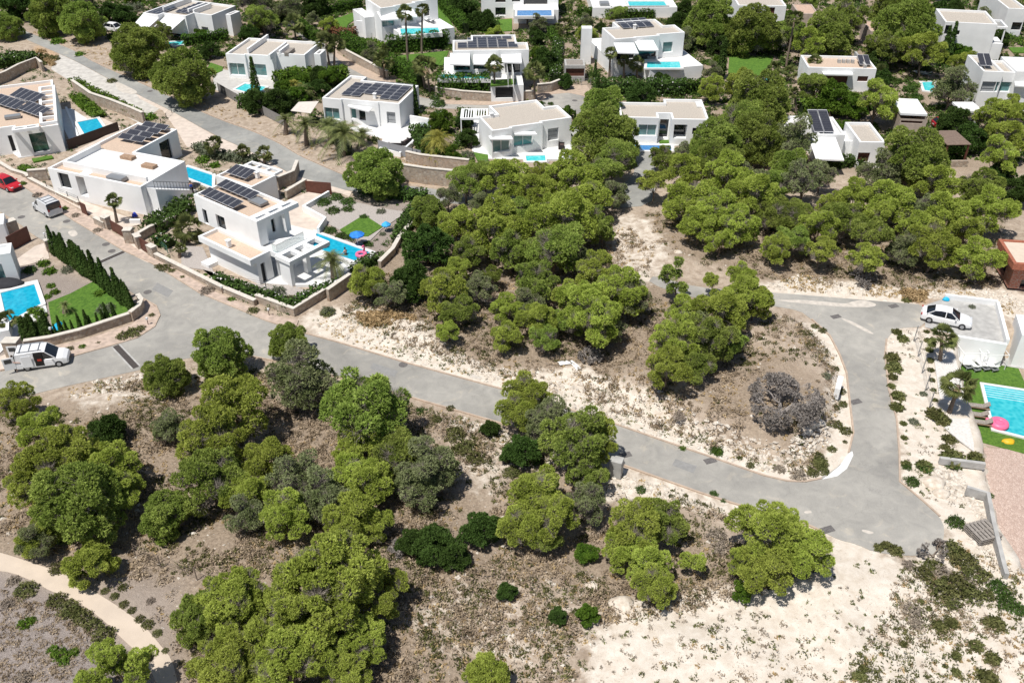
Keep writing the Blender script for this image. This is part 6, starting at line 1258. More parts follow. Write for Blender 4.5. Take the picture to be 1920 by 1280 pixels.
shrubs('spiky', [(450,500,30),(490,490,34),(545,515,40),(800,950,44),(870,930,40),(1110,930,58),(1005,1060,42),(890,1120,30),(1100,1130,46),(1070,1240,60),(890,1210,30),(340,1230,40),(360,1190,26),(590,1050,26),(735,850,20),(690,810,20)], 'around the foot of the chalk track', 'shrubs by the chalk track', 'm6')
shrubs('dark', [(610,40,30),(640,120,46),(710,35,50),(870,20,50),(1000,20,36),(1085,205,26),(890,350,56),(1130,720,60),(1180,800,70),(1250,850,50)], 'right of the road junction', 'dark shrubs right of the junction', 'm6')
shrubs('olive', [(870,500,70),(930,560,80),(1000,640,80),(900,700,90),(800,720,80),(980,760,70),(700,640,60),(760,600,60),(860,800,60),(1060,760,50)], 'in the tangled thicket below the junction', 'thicket below the junction', 'm6')
shrubs('grey', [(640,850,60),(660,930,50),(820,640,60),(960,700,50),(620,600,40)], 'in the thicket beside the chalk track', 'dry shrubs by the chalk track', 'm6')
shrubs('green', [(735,250,36),(540,235,24)], 'beside the lower road right part', 'green shrubs by the lower road', 'm3')
shrubs('dark', [(730,250,40),(305,465,34),(715,490,28),(770,530,18),(1085,475,0)][:4], 'along the lower road', 'dark shrubs along the lower road', 'm3'); shrubs('grey', [(1085,350,36),(1190,380,50),(730,720,60),(760,780,60),(520,50,36),(1090,760,36)], 'near the road bend and clumped pines', 'dry shrubs near the bend', 'm3')
shrubs('olive', [(1310,310,50),(1270,370,36),(920,330,26),(860,290,20),(1330,360,36),(700,60,0)][:5], 'on the inner side of the road bend', 'olive shrubs inside the bend', 'm3')
shrubs('olive', [(1240,880,50),(1190,870,34),(1290,905,34),(1370,955,22)], 'in the street verge opposite the cypress garden', 'verge shrubs', 'g1'); shrubs('grey', [(1555,1045,60),(285,335,40),(735,600,40),(570,490,36),(1000,1060,0)][:4], 'in the street verge by the villas', 'dry verge shrubs', 'g1')
shrubs('green', [(170,255,36),(485,440,36),(1740,1120,34),(230,150,56),(1540,935,20),(180,130,50)], 'beside the parked cars and villas', 'green verge shrubs', 'g1'); shrubs('olive', [(540,1200,50),(1100,1210,60),(820,1110,50),(360,1120,24)], 'at the street corner of the two storey villa', 'corner shrubs', 'g2')
shrubs('sage', [(730,1050,70),(1100,1200,66),(1500,460,46),(1510,630,30)], 'in the garden of the two storey villa', 'grey green garden shrubs', 'g2'); shrubs('dark', [(1070,390,60),(1140,450,60),(1160,350,60),(1250,380,64),(1250,440,50),(1270,650,44),(1200,640,50),(1120,600,50),(1400,700,40),(1370,500,40)], 'in the gravel orchard behind the pool', 'orchard shrubs', 'g2')
shrubs('sage', [(850,580,90),(540,270,60)], 'on the cypress garden lawn', 'olive bushes', 'g3'); shrubs('green', [(350,220,56),(400,280,60),(410,400,40),(440,450,44),(290,600,70),(330,640,60),(800,460,60),(380,490,36),(660,890,36),(250,600,40)], 'in the planting round the first pool', 'planting round the first pool', 'g3')
shrubs('dark', [(240,270,60),(230,700,60),(300,720,60),(370,760,50),(1090,560,30)], 'at the pool end of the cypress garden', 'dark planting by the first pool', 'g3'); shrubs('olive', [(1070,770,70),(990,800,60),(1130,740,44),(560,905,40),(790,860,24),(1215,640,30)], 'in the corner verge under the cypress wall', 'corner verge shrubs', 'g3')
shrubs('red', [(830,1190,50),(770,1200,36),(690,1170,30)], 'below the dining villa at left', 'red bougainvilleas', 'c3') if 0 else shrubs('red', [(210,1200,56),(250,1230,40),(20,1180,40)], 'left below the dining villa', 'red bougainvilleas', 'c3')
shrubs('oleander', [(90,770,60),(110,850,60),(60,730,40),(290,930,50),(260,1050,60),(300,1000,50),(130,920,50)], 'in the garden left of the dining villa', 'flowering shrubs left of dining villa', 'c3'); shrubs('sage', [(240,290,70),(1190,150,70),(820,230,70),(310,1150,60)], 'among the top centre gardens', 'grey green shrubs, top centre', 'c3')
shrubs('dark', [(440,150,90),(380,160,60),(500,170,60),(310,60,80),(360,30,60),(860,770,30),(930,775,26),(880,480,40),(940,560,50),(870,560,50),(780,560,40),(1800,300,0)][:11], 'among the top centre gardens', 'dark shrubs, top centre', 'c3')
shrubs('sage', [(430,500,56),(1000,60,80)], 'among the upper right gardens', 'grey green shrubs, upper right', 'c4'); shrubs('dark', [(350,330,50),(390,370,40),(500,460,46),(520,700,60),(1180,880,60)], 'among the upper right gardens', 'dark shrubs, upper right', 'c4')
shrubs('green', [(1200,430,60),(1240,400,50),(350,690,60),(200,700,80),(270,750,60),(1560,270,50),(1630,300,40),(1190,480,50),(330,1100,40)], 'between the upper right villas', 'green shrubs, upper right', 'c5'); shrubs('dark', [(820,660,60),(870,720,56),(1180,960,80),(1260,1010,80),(1340,1060,70),(700,600,60),(1560,200,70),(1640,170,50),(1100,420,70),(1000,440,60),(930,500,60)], 'between the upper right villas', 'dark shrubs, upper right', 'c5')
shrubs('green', [(200,790,30),(700,810,60),(1130,870,56),(600,400,40),(1610,1230,50),(1520,1190,60),(440,300,60)], 'beside the upper left villas', 'green shrubs, upper left', 'c1'); shrubs('sage', [(1000,50,90),(1520,1120,50),(1670,1150,60),(1740,1180,50),(1900,1170,40)], 'beside the upper left villas', 'grey green shrubs, upper left', 'c1'); shrubs('olive', [(840,600,40),(330,420,50),(400,430,50),(300,470,50)], 'on the dry grass by the upper road', 'dry bushes by the upper road', 'c1')
shrubs('olive', [(200,560,90),(430,640,80),(520,700,90),(620,770,80),(700,830,70),(780,900,90),(560,730,60)], 'on the lower edge of the promenade', 'ground hugging shrubs, promenade', 'm4') ; shrubs('olive', [(930,680,40),(990,725,36),(1050,790,40),(1110,830,50),(1180,895,40),(860,620,36),(790,580,36),(440,400,70),(1240,1030,30)], 'on the upper edge of the promenade', 'small shrubs above the promenade', 'm4')
shrubs('green', [(190,820,60),(240,800,40),(450,1050,70),(400,1020,50),(550,1040,50),(480,1110,50)], 'in the grey gravel below the promenade', 'young shrubs in the gravel', 'm4'); shrubs('grey', [(60,670,60),(180,1230,70),(1130,655,36),(100,500,50)], 'near the promenade', 'dry shrubs near the promenade', 'm4')
shrubs('dark', [(1090,480,50),(1200,600,60),(1300,640,70),(1250,660,60),(690,380,30),(770,430,26)][:2]+[(690,385,34)], 'on the slope below the lower road', 'dark shrubs below the road', 'm2'); shrubs('olive', [(770,430,36),(855,370,26),(880,510,60),(940,580,60),(1000,640,60),(900,600,50),(1200,720,50),(1180,640,40),(480,1000,50)], 'on the slope below the lower road', 'olive shrubs below the road', 'm2')

# ---------------------------------------------------------------- scrub and stones: nobody could count them
def scatter(polys, n_, excl=True, seed=5, clear=.5):
    rs = np.random.RandomState(seed); out = []
    for poly, wgt in polys:
        w = np.array(W(poly)); lo, hi = w.min(0), w.max(0); k = 0; want = int(n_*wgt)
        for _ in range(12):
            p = lo+(hi-lo)*rs.rand(want*2, 2); ok = inside(p[:,0], p[:,1], [tuple(q) for q in w])
            for f in FLATS[:4]: ok &= sdist(p[:,0], p[:,1], f) > clear
            d = -sdist(p[:,0], p[:,1], WY); ok &= d < -.3
            ok &= vnoise(p[:,0], p[:,1], 2.6, seed)*.55+vnoise(p[:,0], p[:,1], 8., seed+9)*.45 > .40+.2*rs.rand(len(p))
            p = p[ok]; out.append(p[:want-k]); k += len(out[-1])
            if k >= want: break
    return np.concatenate(out)
LOWER = [(0,760),(260,712),(470,690),(640,725),(860,790),(960,815),(1160,885),(1420,975),(1540,1010),(1545,1080),(1120,1180),(1090,1400),(330,1400),(330,1180),(160,1060),(0,1010),(-200,1000),(-200,800)]
MIDW = [(800,400),(1150,400),(1230,470),(1210,560),(1420,580),(1560,660),(1570,780),(1520,880),(1430,870),(1133,770),(960,715),(780,660),(640,590),(700,500)]
UPW = [(1210,400),(1880,400),(1870,540),(1690,545),(1420,525),(1240,480)]
def scrub(name, polys, n_, mat, r0, r1, seed, per=22, up=.6, size=.13, elong=3.):
    p = scatter(polys, n_, seed=seed); rs = np.random.RandomState(seed); n = len(p); r = r0+(r1-r0)*rs.rand(n)**2
    C = np.repeat(np.concatenate([p, gh_np(p[:,0], p[:,1])[:,None]], 1), per, 0); rr = np.repeat(r, per)[:,None]; d = unit(rs.normal(size=(len(C),3))); d[:,2] = abs(d[:,2])
    V = tufts(C+d*rr*[1,1,up]*rs.rand(len(C),1)**.4, unit(d+[0,0,.5]), size, rs, 1, .8, elong); o = tri_mesh(name, V, mat); tag(o, kind='stuff'); return o
WILD = [(LOWER,.55),(MIDW,.33),(UPW,.12)]
scrub('dry_grey_scrub', WILD, 6000, M('brown_scrub_twigs', (.27,.205,.14), .95, .2, 1., island=.4, col2=(.40,.315,.22), spec=.05), .22, .9, 101, 30, .7); scrub('olive_scrub', WILD, 3600, scrub_g, .2, .8, 102, 28); scrub('dry_grass_tufts', WILD, 3500, straw, .1, .35, 103, 12)
CHALK = [([(1650,620),(1735,615),(1760,760),(1820,860),(1850,1000),(1920,1180),(1920,1290),(1100,1290),(1130,1170),(1540,1090),(1640,1035),(1780,1000),(1690,880)], .6), ([(700,1060),(1100,1060),(1120,1290),(720,1290)], .4)]
scrub('small_chalk_bushes', CHALK, 260, grey_t, .12, .35, 104, 18, size=.09); scrub('small_green_tufts', CHALK, 190, scrub_g, .12, .4, 105, 18, size=.11)
BANK = [([(580,600),(700,590),(900,680),(1160,720),(1420,850),(1540,890),(1433,888),(960,732),(640,640)], .5), ([(640,722),(860,778),(1160,880),(1420,965),(1420,985),(1130,905),(860,800),(640,740)], .3), ([(130,725),(260,700),(470,675),(470,690),(260,725),(130,750)], .2)]
scrub('bank_tufts', BANK, 500, scrub_g, .1, .35, 106, 14, size=.1); scrub('bank_dry_tufts', BANK, 500, straw, .1, .3, 107, 12, size=.1)
UPB = [([(40,60),(260,150),(480,250),(640,325),(700,320),(600,250),(420,170),(260,110),(100,60)], .5), ([(620,280),(820,300),(850,345),(720,340)], .2), ([(1400,540),(1500,515),(1720,545),(1900,540),(1900,600),(1760,560),(1700,560)], .3)]
scrub('upper_bank_tufts', UPB, 700, straw, .15, .45, 108, 12, size=.14)
GRAV = [([(0,1090),(150,1150),(230,1240),(260,1280),(0,1280)], 1.)]; scrub('gravel_tufts', GRAV, 420, MATS['brown_scrub_twigs'], .1, .45, 109, 20, size=.09)
scrub('golden_grass', [([(670,590),(770,590),(790,625),(690,615)], .5), ([(1690,548),(1740,545),(1735,570),(1695,566)], .3), ([(70,95),(110,100),(100,125),(70,112)], .3)], 260, M('golden_grass_blades', (.42,.29,.14), .95, .2, 2, island=.3, trans=.2, col2=(.52,.38,.21)), .3, .6, 110, 40, 1.1, .2, 4.)
def stones(name, polys, n_, r0, r1, seed, mat):
    p = scatter(polys, n_, seed=seed, clear=.15); rs = np.random.RandomState(seed+1); T = []
    f = [(0,2,4),(2,1,4),(1,3,4),(3,0,4),(2,0,5),(1,2,5),(3,1,5),(0,3,5)]; o = np.array([[1,0,0],[-1,0,0],[0,1,0],[0,-1,0],[0,0,1],[0,0,-1]], float)
    o[:, [1,2,0]] = o[:, [1,2,0]]; z = gh_np(p[:,0], p[:,1])
    for k in range(len(p)):
        v = (o+rs.normal(size=(6,3))*.25)*(r0+(r1-r0)*rs.rand()**3)*[1,1,.6]; v = v+[p[k][0], p[k][1], z[k]+.02]
        for a in f: T.append([v[a[0]], v[a[1]], v[a[2]]])
    me_ = np.array(T); ob = tri_mesh(name, me_, mat); tag(ob, kind='stuff')
chalkst = M('chalk_stones', (.52,.45,.37), .95, .15, 3, col2=(.70,.64,.56)); stones('loose_stones', WILD, 1500, .04, .22, 120, chalkst)
stones('rubble_stones', BANK+UPB[2:], 2200, .05, .32, 121, chalkst); stones('chalk_rubble', CHALK, 350, .04, .18, 122, chalkst)
stones('rubble_bank', [([(1740,880),(1800,880),(1860,990),(1850,1050),(1780,960)], 1.), ([(1760,560),(1920,590),(1920,560),(1780,530)], .6), ([(1195,740),(1420,860),(1500,870),(1560,830),(1540,800),(1470,850),(1300,790)], 1.)], 500, .08, .36, 123, chalkst)

# ---------------------------------------------------------------- the dead tree and other bare branches
def dead_tree(p, rpx, label, seed, n_=5, depth=5, mat=palebark, name='dead_tree', trunk=.14):
    B = G(p); s = rpx*mpp(p, 0); rs = np.random.RandomState(seed); r = empty(name, B, 0, label, 'dead tree'); m = MB(); tw = []
    def grow(a, d, L, rad, k):
        b_ = a+d*L; mid_ = (a+b_)/2+rs.normal(size=3)*L*.10; m.tube([a, mid_, b_], [rad, rad*.8, rad*.6], 5 if k > 2 else 3)
        if k == 0:
            for _ in range(5):
                e = unit(d+rs.normal(size=3)*.7); tw.append([b_, b_+e*L*.9+rs.normal(size=3)*.05, b_+e*L*.5+rs.normal(size=3)*.06])
            return
        for _ in range(3 if k > 1 else 4): e = d+rs.normal(size=3)*.62; e[2] = e[2]*.5+.10; grow(b_, unit(e), L*.70, rad*.58, k-1)
    for i in range(n_):
        a = 6.283*i/n_+rs.rand(); grow(np.array([0,0,.0]), unit(np.array([math.cos(a), math.sin(a), .9])), s*.42, trunk, depth)
    m.build('trunk', mat, r); tri_mesh('twigs', np.array(tw), M('dead_twigs', (.225,.20,.18), .95, .15, 3, island=.25), r)
dead_tree((1465,775), 66, 'big sprawling dead grey tree inside the road bend', 5, 6, 5); dead_tree(c('m8',(1160,735)), 26, 'pale forked bare tree under the pines above the parking road', 6, 3, 4, trunk=.12)
dead_tree(c('m7',(1400,1120)), 22, 'bare lower branches of the big pine near the white sheet', 7, 5, 4, trunk=.12); dead_tree(c('m6',(765,560)), 32, 'thin bare sapling at the lower end of the junction', 8, 2, 4, mat=bark, trunk=.06); dead_tree(c('m5',(1240,290)), 22, 'fallen grey branches among dark bushes', 9, 4, 3)
for p, sc_, lab in [(c('m8',(935,690)), 40, 'a'), (c('m8',(735,650)), 30, 'b'), (c('m8',(168,470)), 50, 'c')][:0]: pass

# ---------------------------------------------------------------- vehicles
tyre = M('tyre_rubber', (.02,.02,.02), .8, .1); rimm = M('alloy_rim', (.45,.46,.48), .35, .05, metal=.7); carglass = M('car_glass', (.012,.014,.018), .08, .05, spec=.8); lampm = M('lamp_lens', (.6,.62,.65), .15, .05, spec=.7); redlamp = M('tail_lamp', (.4,.02,.02), .3, .05)
def loft(st, close=True):
    """st: list of (x, [(y,z)...]) half sections from bottom centre up to top centre; mirrored"""
    m = MB(); n_ = len(st[0][1]); full = []
    for x, sec in st:
        ring = [(x, y, z) for y, z in sec]+[(x, -y, z) for y, z in sec[::-1]]; full.append(ring)
    k = len(full[0])
    for ring in full: m.v += ring
    for i in range(len(full)-1):
        for j in range(k):
            a = i*k+j; b_ = i*k+(j+1) % k; m.f.append((a, b_, b_+k, a+k))
    m.f.append(tuple(range(k-1, -1, -1))); m.f.append(tuple(range((len(full)-1)*k, len(full)*k))); return m
def car(p, front_p, label, paint, kind='sedan', name='parked_car', cat='car', L=4.5, Wd=1.8, dz=0.03):
    B = P(p, dz); F = P(front_p, dz); a = math.atan2(F.y-B.y, F.x-B.x); r = empty(name, B, a, label, cat, 'parked vehicles'); w = Wd/2; h = L/2
    if kind == 'sedan': bel, top = .88, 1.42; body = [(-h,.35,.75,.80),(-h+.12,.25,.90,.92),(-h+.9,.22,.96,1),(-h+1.6,.22,.93,1),(0,.22,.92,1),(h-1.35,.22,.90,1),(h-.5,.22,.78,.96),(h-.12,.25,.66,.86),(h,.35,.55,.72)]; cab = [(-h+.45,.90,.93,.80),(-h+1.15,.90,1.36,.70),(-h+1.7,.90,1.44,.67),(-.1,.9,1.44,.67),(.35,.9,1.40,.67),(1.15,.88,.93,.78)]
    elif kind == 'hatch': body = [(-h,.4,.85,.80),(-h+.12,.25,.98,.94),(-h+.8,.22,.99,1),(0,.22,.95,1),(h-1.2,.22,.95,1),(h-.4,.22,.82,.95),(h-.1,.25,.68,.85),(h,.35,.55,.72)]; cab = [(-h+.12,.92,1.02,.80),(-h+.5,.92,1.44,.70),(-h+1.1,.92,1.50,.68),(.0,.92,1.49,.68),(.35,.92,1.44,.68),(1.1,.9,.97,.78)]
    else: body = [(-h,.4,1.02,.96),(-h+.05,.25,1.05,.99),(-h+.8,.22,1.05,1),(0,.22,1.05,1),(h-1.15,.22,1.05,1),(h-.45,.22,.97,.95),(h-.1,.25,.80,.87),(h,.35,.62,.75)]; cab = [(-h+.01,1.0,1.70,.93),(-h+.15,1.0,1.82,.90),(-h+1.5,1.0,1.86,.89),(h-2.1,1.0,1.84,.88),(h-1.75,1.0,1.76,.87),(h-.95,1.0,1.08,.86)]
    def bsec(z0, z1, k): W_ = w*k; return [(0,z0),(W_*.92,z0),(W_,z0+.12),(W_*1.0,z0+(z1-z0)*.6),(W_*.965,z1-.06),(W_*.88,z1),(0,z1+.015)]
    bd = loft([(x, bsec(z0, z1, k)) for x, z0, z1, k in body]).build('body', paint, r, smooth=False, bevel=.03)
    def csec(z0, z1, kb, kt, g_=0.): return [(0,z0),(w*kb,z0),(w*(kb*.35+kt*.65),z0+(z1-z0)*.7),(w*kt,z1-.03),(w*kt*.9,z1),(0,z1+.02)]
    # the glasshouse: dark glass, then the painted roof, pillars and (for a van) the blind load sides over it
    loft([(x, csec(z0, z1, .93, k)) for x, z0, z1, k in cab]).build('windows', carglass, r)
    rf = [s_ for s_ in cab[1:-1]]; m = loft([(x, [(0,z1-.04),(w*k*.98,z1-.045),(w*k*1.01,z1-.0),(w*k*.9,z1+.025),(0,z1+.045)]) for x, z0, z1, k in rf]); m.build('roof', paint, r)
    m = MB()
    for sy in (-1, 1):
        A = cab[0]; Z = cab[-1]; t1 = cab[1]; t2 = cab[-2]
        m.beam((A[0],sy*w*.93,A[1]+.02),(t1[0],sy*w*(t1[3]+.005),t1[2]-.01),.07,.05); m.beam((Z[0],sy*w*.93,Z[1]-.02),(t2[0],sy*w*(t2[3]+.005),t2[2]-.01),.07,.05)
        if kind != 'van': m.beam((-.15,sy*w*.95,.92),(-.15,sy*w*(t2[3]+.01),1.42),.07,.04)
    m.build('pillars', paint, r)
    if kind == 'van':
        for sy in (-1, 1):
            x0, x1 = -h+.02, (.12 if sy < 0 and 'open' in label else .15); m = MB(); xe = -.55 if (sy < 0 and 'open' in label) else .15
            m.v = [(x0,sy*w*.965,.98),(xe,sy*w*.965,.98),(xe,sy*w*.915,1.80),(x0+.1,sy*w*.925,1.78),(x0,sy*w*.93,.98),(xe,sy*w*.93,.98),(xe,sy*w*.87,1.80),(x0+.1,sy*w*.87,1.78)]; m.f = [(0,1,2,3),(4,7,6,5),(0,4,5,1),(1,5,6,2),(2,6,7,3),(3,7,4,0)]; m.build('load_side', paint, r)
        if 'open' in label:
            m = MB(); m.box(-.55, .18, -w-.012, -w+.05, .42, 1.62); m.build('side_doorway', M('van_interior', (.02,.018,.016), .9), r)
            m = MB(); m.box(-.3, .05, -w-.03, -w+.0, .95, 1.15); m.build('red_tool_box', M('red_box', (.5,.05,.03), .6), r)
            m = MB(); m.box(-1.6, -.75, -w-.09, -w-.045, .45, 1.65); m.build('sliding_door', paint, r, bevel=.02)
            for sy, xx in ((-1, .95), (1, .95)):
                m = MB(); m.v = [(-h-.0,sy*w*.95,.45),(-h-xx,sy*w*1.12,.45),(-h-xx,sy*w*1.12,1.70),(-h,sy*w*.95,1.70)]; m.v += [(x+.0,y+.05*sy,z) for x, y, z in m.v]; m.f = [(0,1,2,3),(7,6,5,4),(0,4,5,1),(1,5,6,2),(2,6,7,3),(3,7,4,0)]; dd = m.build('rear_door', paint, r)
                m = MB(); m.v = [(-h-.2,sy*w*.98,1.15),(-h-xx+.15,sy*w*1.09,1.15),(-h-xx+.15,sy*w*1.09,1.58),(-h-.2,sy*w*.98,1.58)]; m.v = [(x,y-.012*sy,z) for x, y, z in m.v]+[(x,y+.07*sy,z) for x, y, z in m.v]; m.f = [(0,1,2,3),(7,6,5,4)]; m.build('door_window', carglass, dd)
            m = MB(); m.box(-h-.01, -h+.02, -w*.85, w*.85, .5, 1.68); m.build('load_bay', MATS['van_interior'], r)
        else:
            m = MB(); m.box(-h-.02, -h+.0, -w*.78, w*.78, 1.12, 1.58); m.build('rear_window', carglass, r)
        m = MB()
        for sy in (-1, 1): m.beam((-h+.3,sy*w*.72,1.97),(h-2.0,sy*w*.72,1.97),.06,.05)
        for xx in (-h+.5, -h+1.3, -h+2.1): m.beam((xx,-w*.72,1.95),(xx,w*.72,1.95),.06,.05)
        for xx in (-h+.5, -h+2.1):
            for sy in (-1, 1): m.beam((xx,sy*w*.72,1.84),(xx,sy*w*.72,1.96),.05,.05)
        m.build('roof_rack', alu, r)
    for xx in (-h+.85, h-.85):
        for sy in (-1, 1):
            m = MB(); m.tube([(xx,sy*(w-.20),.33),(xx,sy*(w+.012),.33)], [.33,.33], 16); t_ = m.build('wheel', tyre, r); m = MB(); m.tube([(xx,sy*(w),.33),(xx,sy*(w+.022),.33)], [.20,.19], 10); m.build('rim', rimm, t_)
    for sy in (-1, 1):
        m = MB(); m.box(h-.32, h-.06, sy*w*.60-.14, sy*w*.60+.14, .60, .72); m.build('headlight', lampm, r, bevel=.02); m = MB(); m.box(-h-.01, -h+.12, sy*w*.78-.1, sy*w*.78+.1, .75 if kind != 'van' else .9, .9 if kind != 'van' else 1.25); m.build('tail_light', redlamp, r)
        m = MB(); m.box(cab[-1][0]-.42, cab[-1][0]-.28, sy*(w+.09)-.09, sy*(w+.09)+.09, .95, 1.08); m.build('mirror', paint, r, bevel=.02)
    m = MB(); m.box(h-.08, h+.015, -w*.6, w*.6, .33, .50); m.build('grille', dark, r); m = MB(); m.box(-h-.02, -h+.02, -.26, .26, .55, .66); m.build('number_plate', M('plate_white', (.7,.7,.68), .5), r)
    return r
pw = M('white_car_paint', (.80,.80,.80), .25, .02, spec=.6); pr_ = M('red_car_paint', (.50,.02,.03), .25, .05, spec=.6); ps = M('silver_car_paint', (.62,.63,.64), .3, .03, spec=.6)
car((86,681), (138,674), 'white work van with side door and rear doors open on the lower street', pw, 'van', 'parked_van', 'van', 4.4, 1.85)
car((90,397), (64,382), 'pale silver van with roof rails parked on the upper street', ps, 'van', 'parked_van', 'van', 4.3, 1.8)
car((16,352), (44,363), 'bright red hatchback parked at the top of the left street', pr_, 'hatch', L=4.1, Wd=1.75); car((1772,603), (1810,611), 'white saloon car parked on the walled parking deck', pw, 'sedan', L=4.7, Wd=1.85, dz=.055)
car(c('c1',(865,235)), c('c1',(900,240)), 'white car half hidden behind the pines near the top left villa', pw, 'hatch', L=4.2); car(c('c5',(1095,960)), c('c5',(1130,960)), 'dark red car in the shade beside the slatted pergola', M('dark_red_paint', (.35,.02,.03), .3), 'hatch', L=4.0)

# ---------------------------------------------------------------- people
skin = M('skin', (.55,.33,.24), .6, .05)
def person(loc, rz, label, joints, radii, edges, top, hair=(.05,.03,.02), clothes=None, head=None):
    """one skinned surface; joints by name, first joint is the pelvis"""
    names = list(joints); r = empty('person', loc, rz, label, 'person', None); me_ = bpy.data.meshes.new('body')
    me_.from_pydata([joints[k] for k in names], [(names.index(a), names.index(b_)) for a, b_ in edges], []); o = bpy.data.objects.new('body', me_); COL.objects.link(o); o.parent = r; me_.materials.append(top)
    sk = o.modifiers.new('skin', 'SKIN'); sk.use_smooth_shade = True
    for i, k in enumerate(names): me_.skin_vertices[0].data[i].radius = (radii[k], radii[k]*.9); me_.skin_vertices[0].data[i].use_root = (i == 0)
    sb = o.modifiers.new('sub', 'SUBSURF'); sb.levels = 1; sb.render_levels = 2
    hx, hy, hz = joints['head']; m = MB(); m.lathe([(.02,hz+.13),(.075,hz+.11),(.105,hz+.04),(.108,hz-.02),(.085,hz-.06)], 10, hx-.012, hy); m.build('hair', M('hair', hair, .8), r, smooth=True)
    for ck, (a, b_, ra, rb, mt) in (clothes or {}).items():
        m = MB(); A, B = Vector(joints[a]), Vector(joints[b_]); m.tube([A, A.lerp(B, .5), B], [ra, (ra+rb)/2*1.03, rb], 12); m.build(ck, mt, r, smooth=True)
    return r
def fig(crouch=0., arms=.3, swim=False):
    J = {'pelvis':(0,0,.95),'waist':(0.01,0,1.1),'chest':(.02,0,1.32),'neck':(.03,0,1.48),'headb':(.045,0,1.56),'head':(.05,0,1.66),'headt':(.05,0,1.74)}
    Rr = {'pelvis':.145,'waist':.125,'chest':.155,'neck':.055,'headb':.07,'head':.10,'headt':.075}; E = [('pelvis','waist'),('waist','chest'),('chest','neck'),('neck','headb'),('headb','head'),('head','headt')]
    for s_, t_ in ((1,'l'),(-1,'r')):
        J.update({'hip'+t_:(0,s_*.10,.90),'knee'+t_:(.05+crouch*.3,s_*.12,.50),'ank'+t_:(-.02,s_*.12,.09),'toe'+t_:(.16,s_*.13,.04),'sh'+t_:(.02,s_*.19,1.42),'el'+t_:(.05+arms*.2,s_*.27,1.15),'wr'+t_:(.15+arms,s_*.24,1.0+arms*.2),'ha'+t_:(.22+arms,s_*.23,.97+arms*.2)})
        Rr.update({'hip'+t_:.10,'knee'+t_:.06,'ank'+t_:.042,'toe'+t_:.035,'sh'+t_:.06,'el'+t_:.042,'wr'+t_:.03,'ha'+t_:.03})
        E += [('pelvis','hip'+t_),('hip'+t_,'knee'+t_),('knee'+t_,'ank'+t_),('ank'+t_,'toe'+t_),('chest','sh'+t_),('sh'+t_,'el'+t_),('el'+t_,'wr'+t_),('wr'+t_,'ha'+t_)]
        for i in range(5):
            J[f'f{t_}{i}'] = (.30+arms-(.03 if i == 4 else 0), s_*(.21+.018*(i-1.5)) if i < 4 else s_*.19, .955+arms*.2-.008*i); Rr[f'f{t_}{i}'] = .009; E.append(('ha'+t_, f'f{t_}{i}'))
    return J, Rr, E
J, Rr, E = fig(.1, .35); wv = M('olive_workwear', (.20,.17,.05), .9); bl = M('black_trousers', (.02,.02,.022), .9)
B = P(c('g3',(133,1092)), .03)
person(B, .2, 'person in yellow and black workwear behind the open van doors', J, Rr, E, skin, clothes={'shirt':('pelvis','chest',.165,.185,M('yellow_vest',(.55,.42,.03),.8)),'trouser_leg':('hipl','ankl',.115,.06,bl),'trouser_leg.001':('hipr','ankr',.115,.06,bl)})
for p, a, lab in [(c('g2',(1080,738)), 1., 'swimmer standing in the azure pool, nearer the villa'), (c('g2',(1233,790)), 2.4, 'swimmer in dark trunks near the pink float')]:
    J, Rr, E = fig(.0, .2); q = P(p, .12); person(Vector((q.x, q.y, -.75)), a, lab, J, Rr, E, skin, clothes={'trunks':('pelvis','waist',.16,.15,bl)})
J, Rr, E = fig(.15, .3); B = P(c('g1',(1445,335)), .1); person(B, 2., 'person in blue standing at the corner of the wedge shaped pool', J, Rr, E, skin, clothes={'shirt':('pelvis','chest',.165,.185,M('blue_shirt',(.03,.08,.35),.8)),'trouser_leg':('hipl','ankl',.115,.06,bl),'trouser_leg.001':('hipr','ankr',.115,.06,bl)})

# ---------------------------------------------------------------- furniture and small things
def lounger(p, rz, label, z=0., L=2.0, Wd=.7, frame_=alu, cush=white2, group='sun loungers', sc=1.):
    r = empty('sun_lounger', P(p, z), rz, label, 'sun lounger', group); r.scale = (sc,)*3
    m = MB(); m.box(-L/2, L/2, -Wd/2, Wd/2, .26, .31); m.build('frame', frame_, r)
    for sx in (-1, 1):
        for sy in (-1, 1): m = MB(); m.box(sx*L*.42-.03, sx*L*.42+.03, sy*Wd*.42-.03, sy*Wd*.42+.03, 0, .26); m.build('leg', frame_, r)
    m = MB(); m.box(-L*.2, L*.49, -Wd*.46, Wd*.46, .312, .40); m.build('cushion', cush, r, bevel=.02); m = MB(); m.v = [(-L*.2,-Wd*.46,.32),(-L*.49,-Wd*.46,.70),(-L*.49,Wd*.46,.70),(-L*.2,Wd*.46,.32),(-L*.2,-Wd*.46,.40),(-L*.47,-Wd*.46,.78),(-L*.47,Wd*.46,.78),(-L*.2,Wd*.46,.40)]
    m.f = [(0,1,2,3),(7,6,5,4),(0,4,5,1),(1,5,6,2),(2,6,7,3),(3,7,4,0)]; m.build('backrest', cush, r); return r
tim = M('weathered_timber', (.36,.24,.16), .8, .2, 5); greyt = M('grey_timber', (.28,.25,.22), .9, .2, 6)
for p, lab in [(c('g5',(622,465)),'first white daybed from the left under the frame below the parking'), (c('g5',(680,480)),'second white daybed from the left under the frame'), (c('g5',(745,475)),'third white daybed from the left under the frame'), (c('g5',(805,480)),'rightmost white daybed under the frame')]: lounger(p, 1.85, lab, -2.35, 2.0, .62, alu, white2, 'white daybeds')
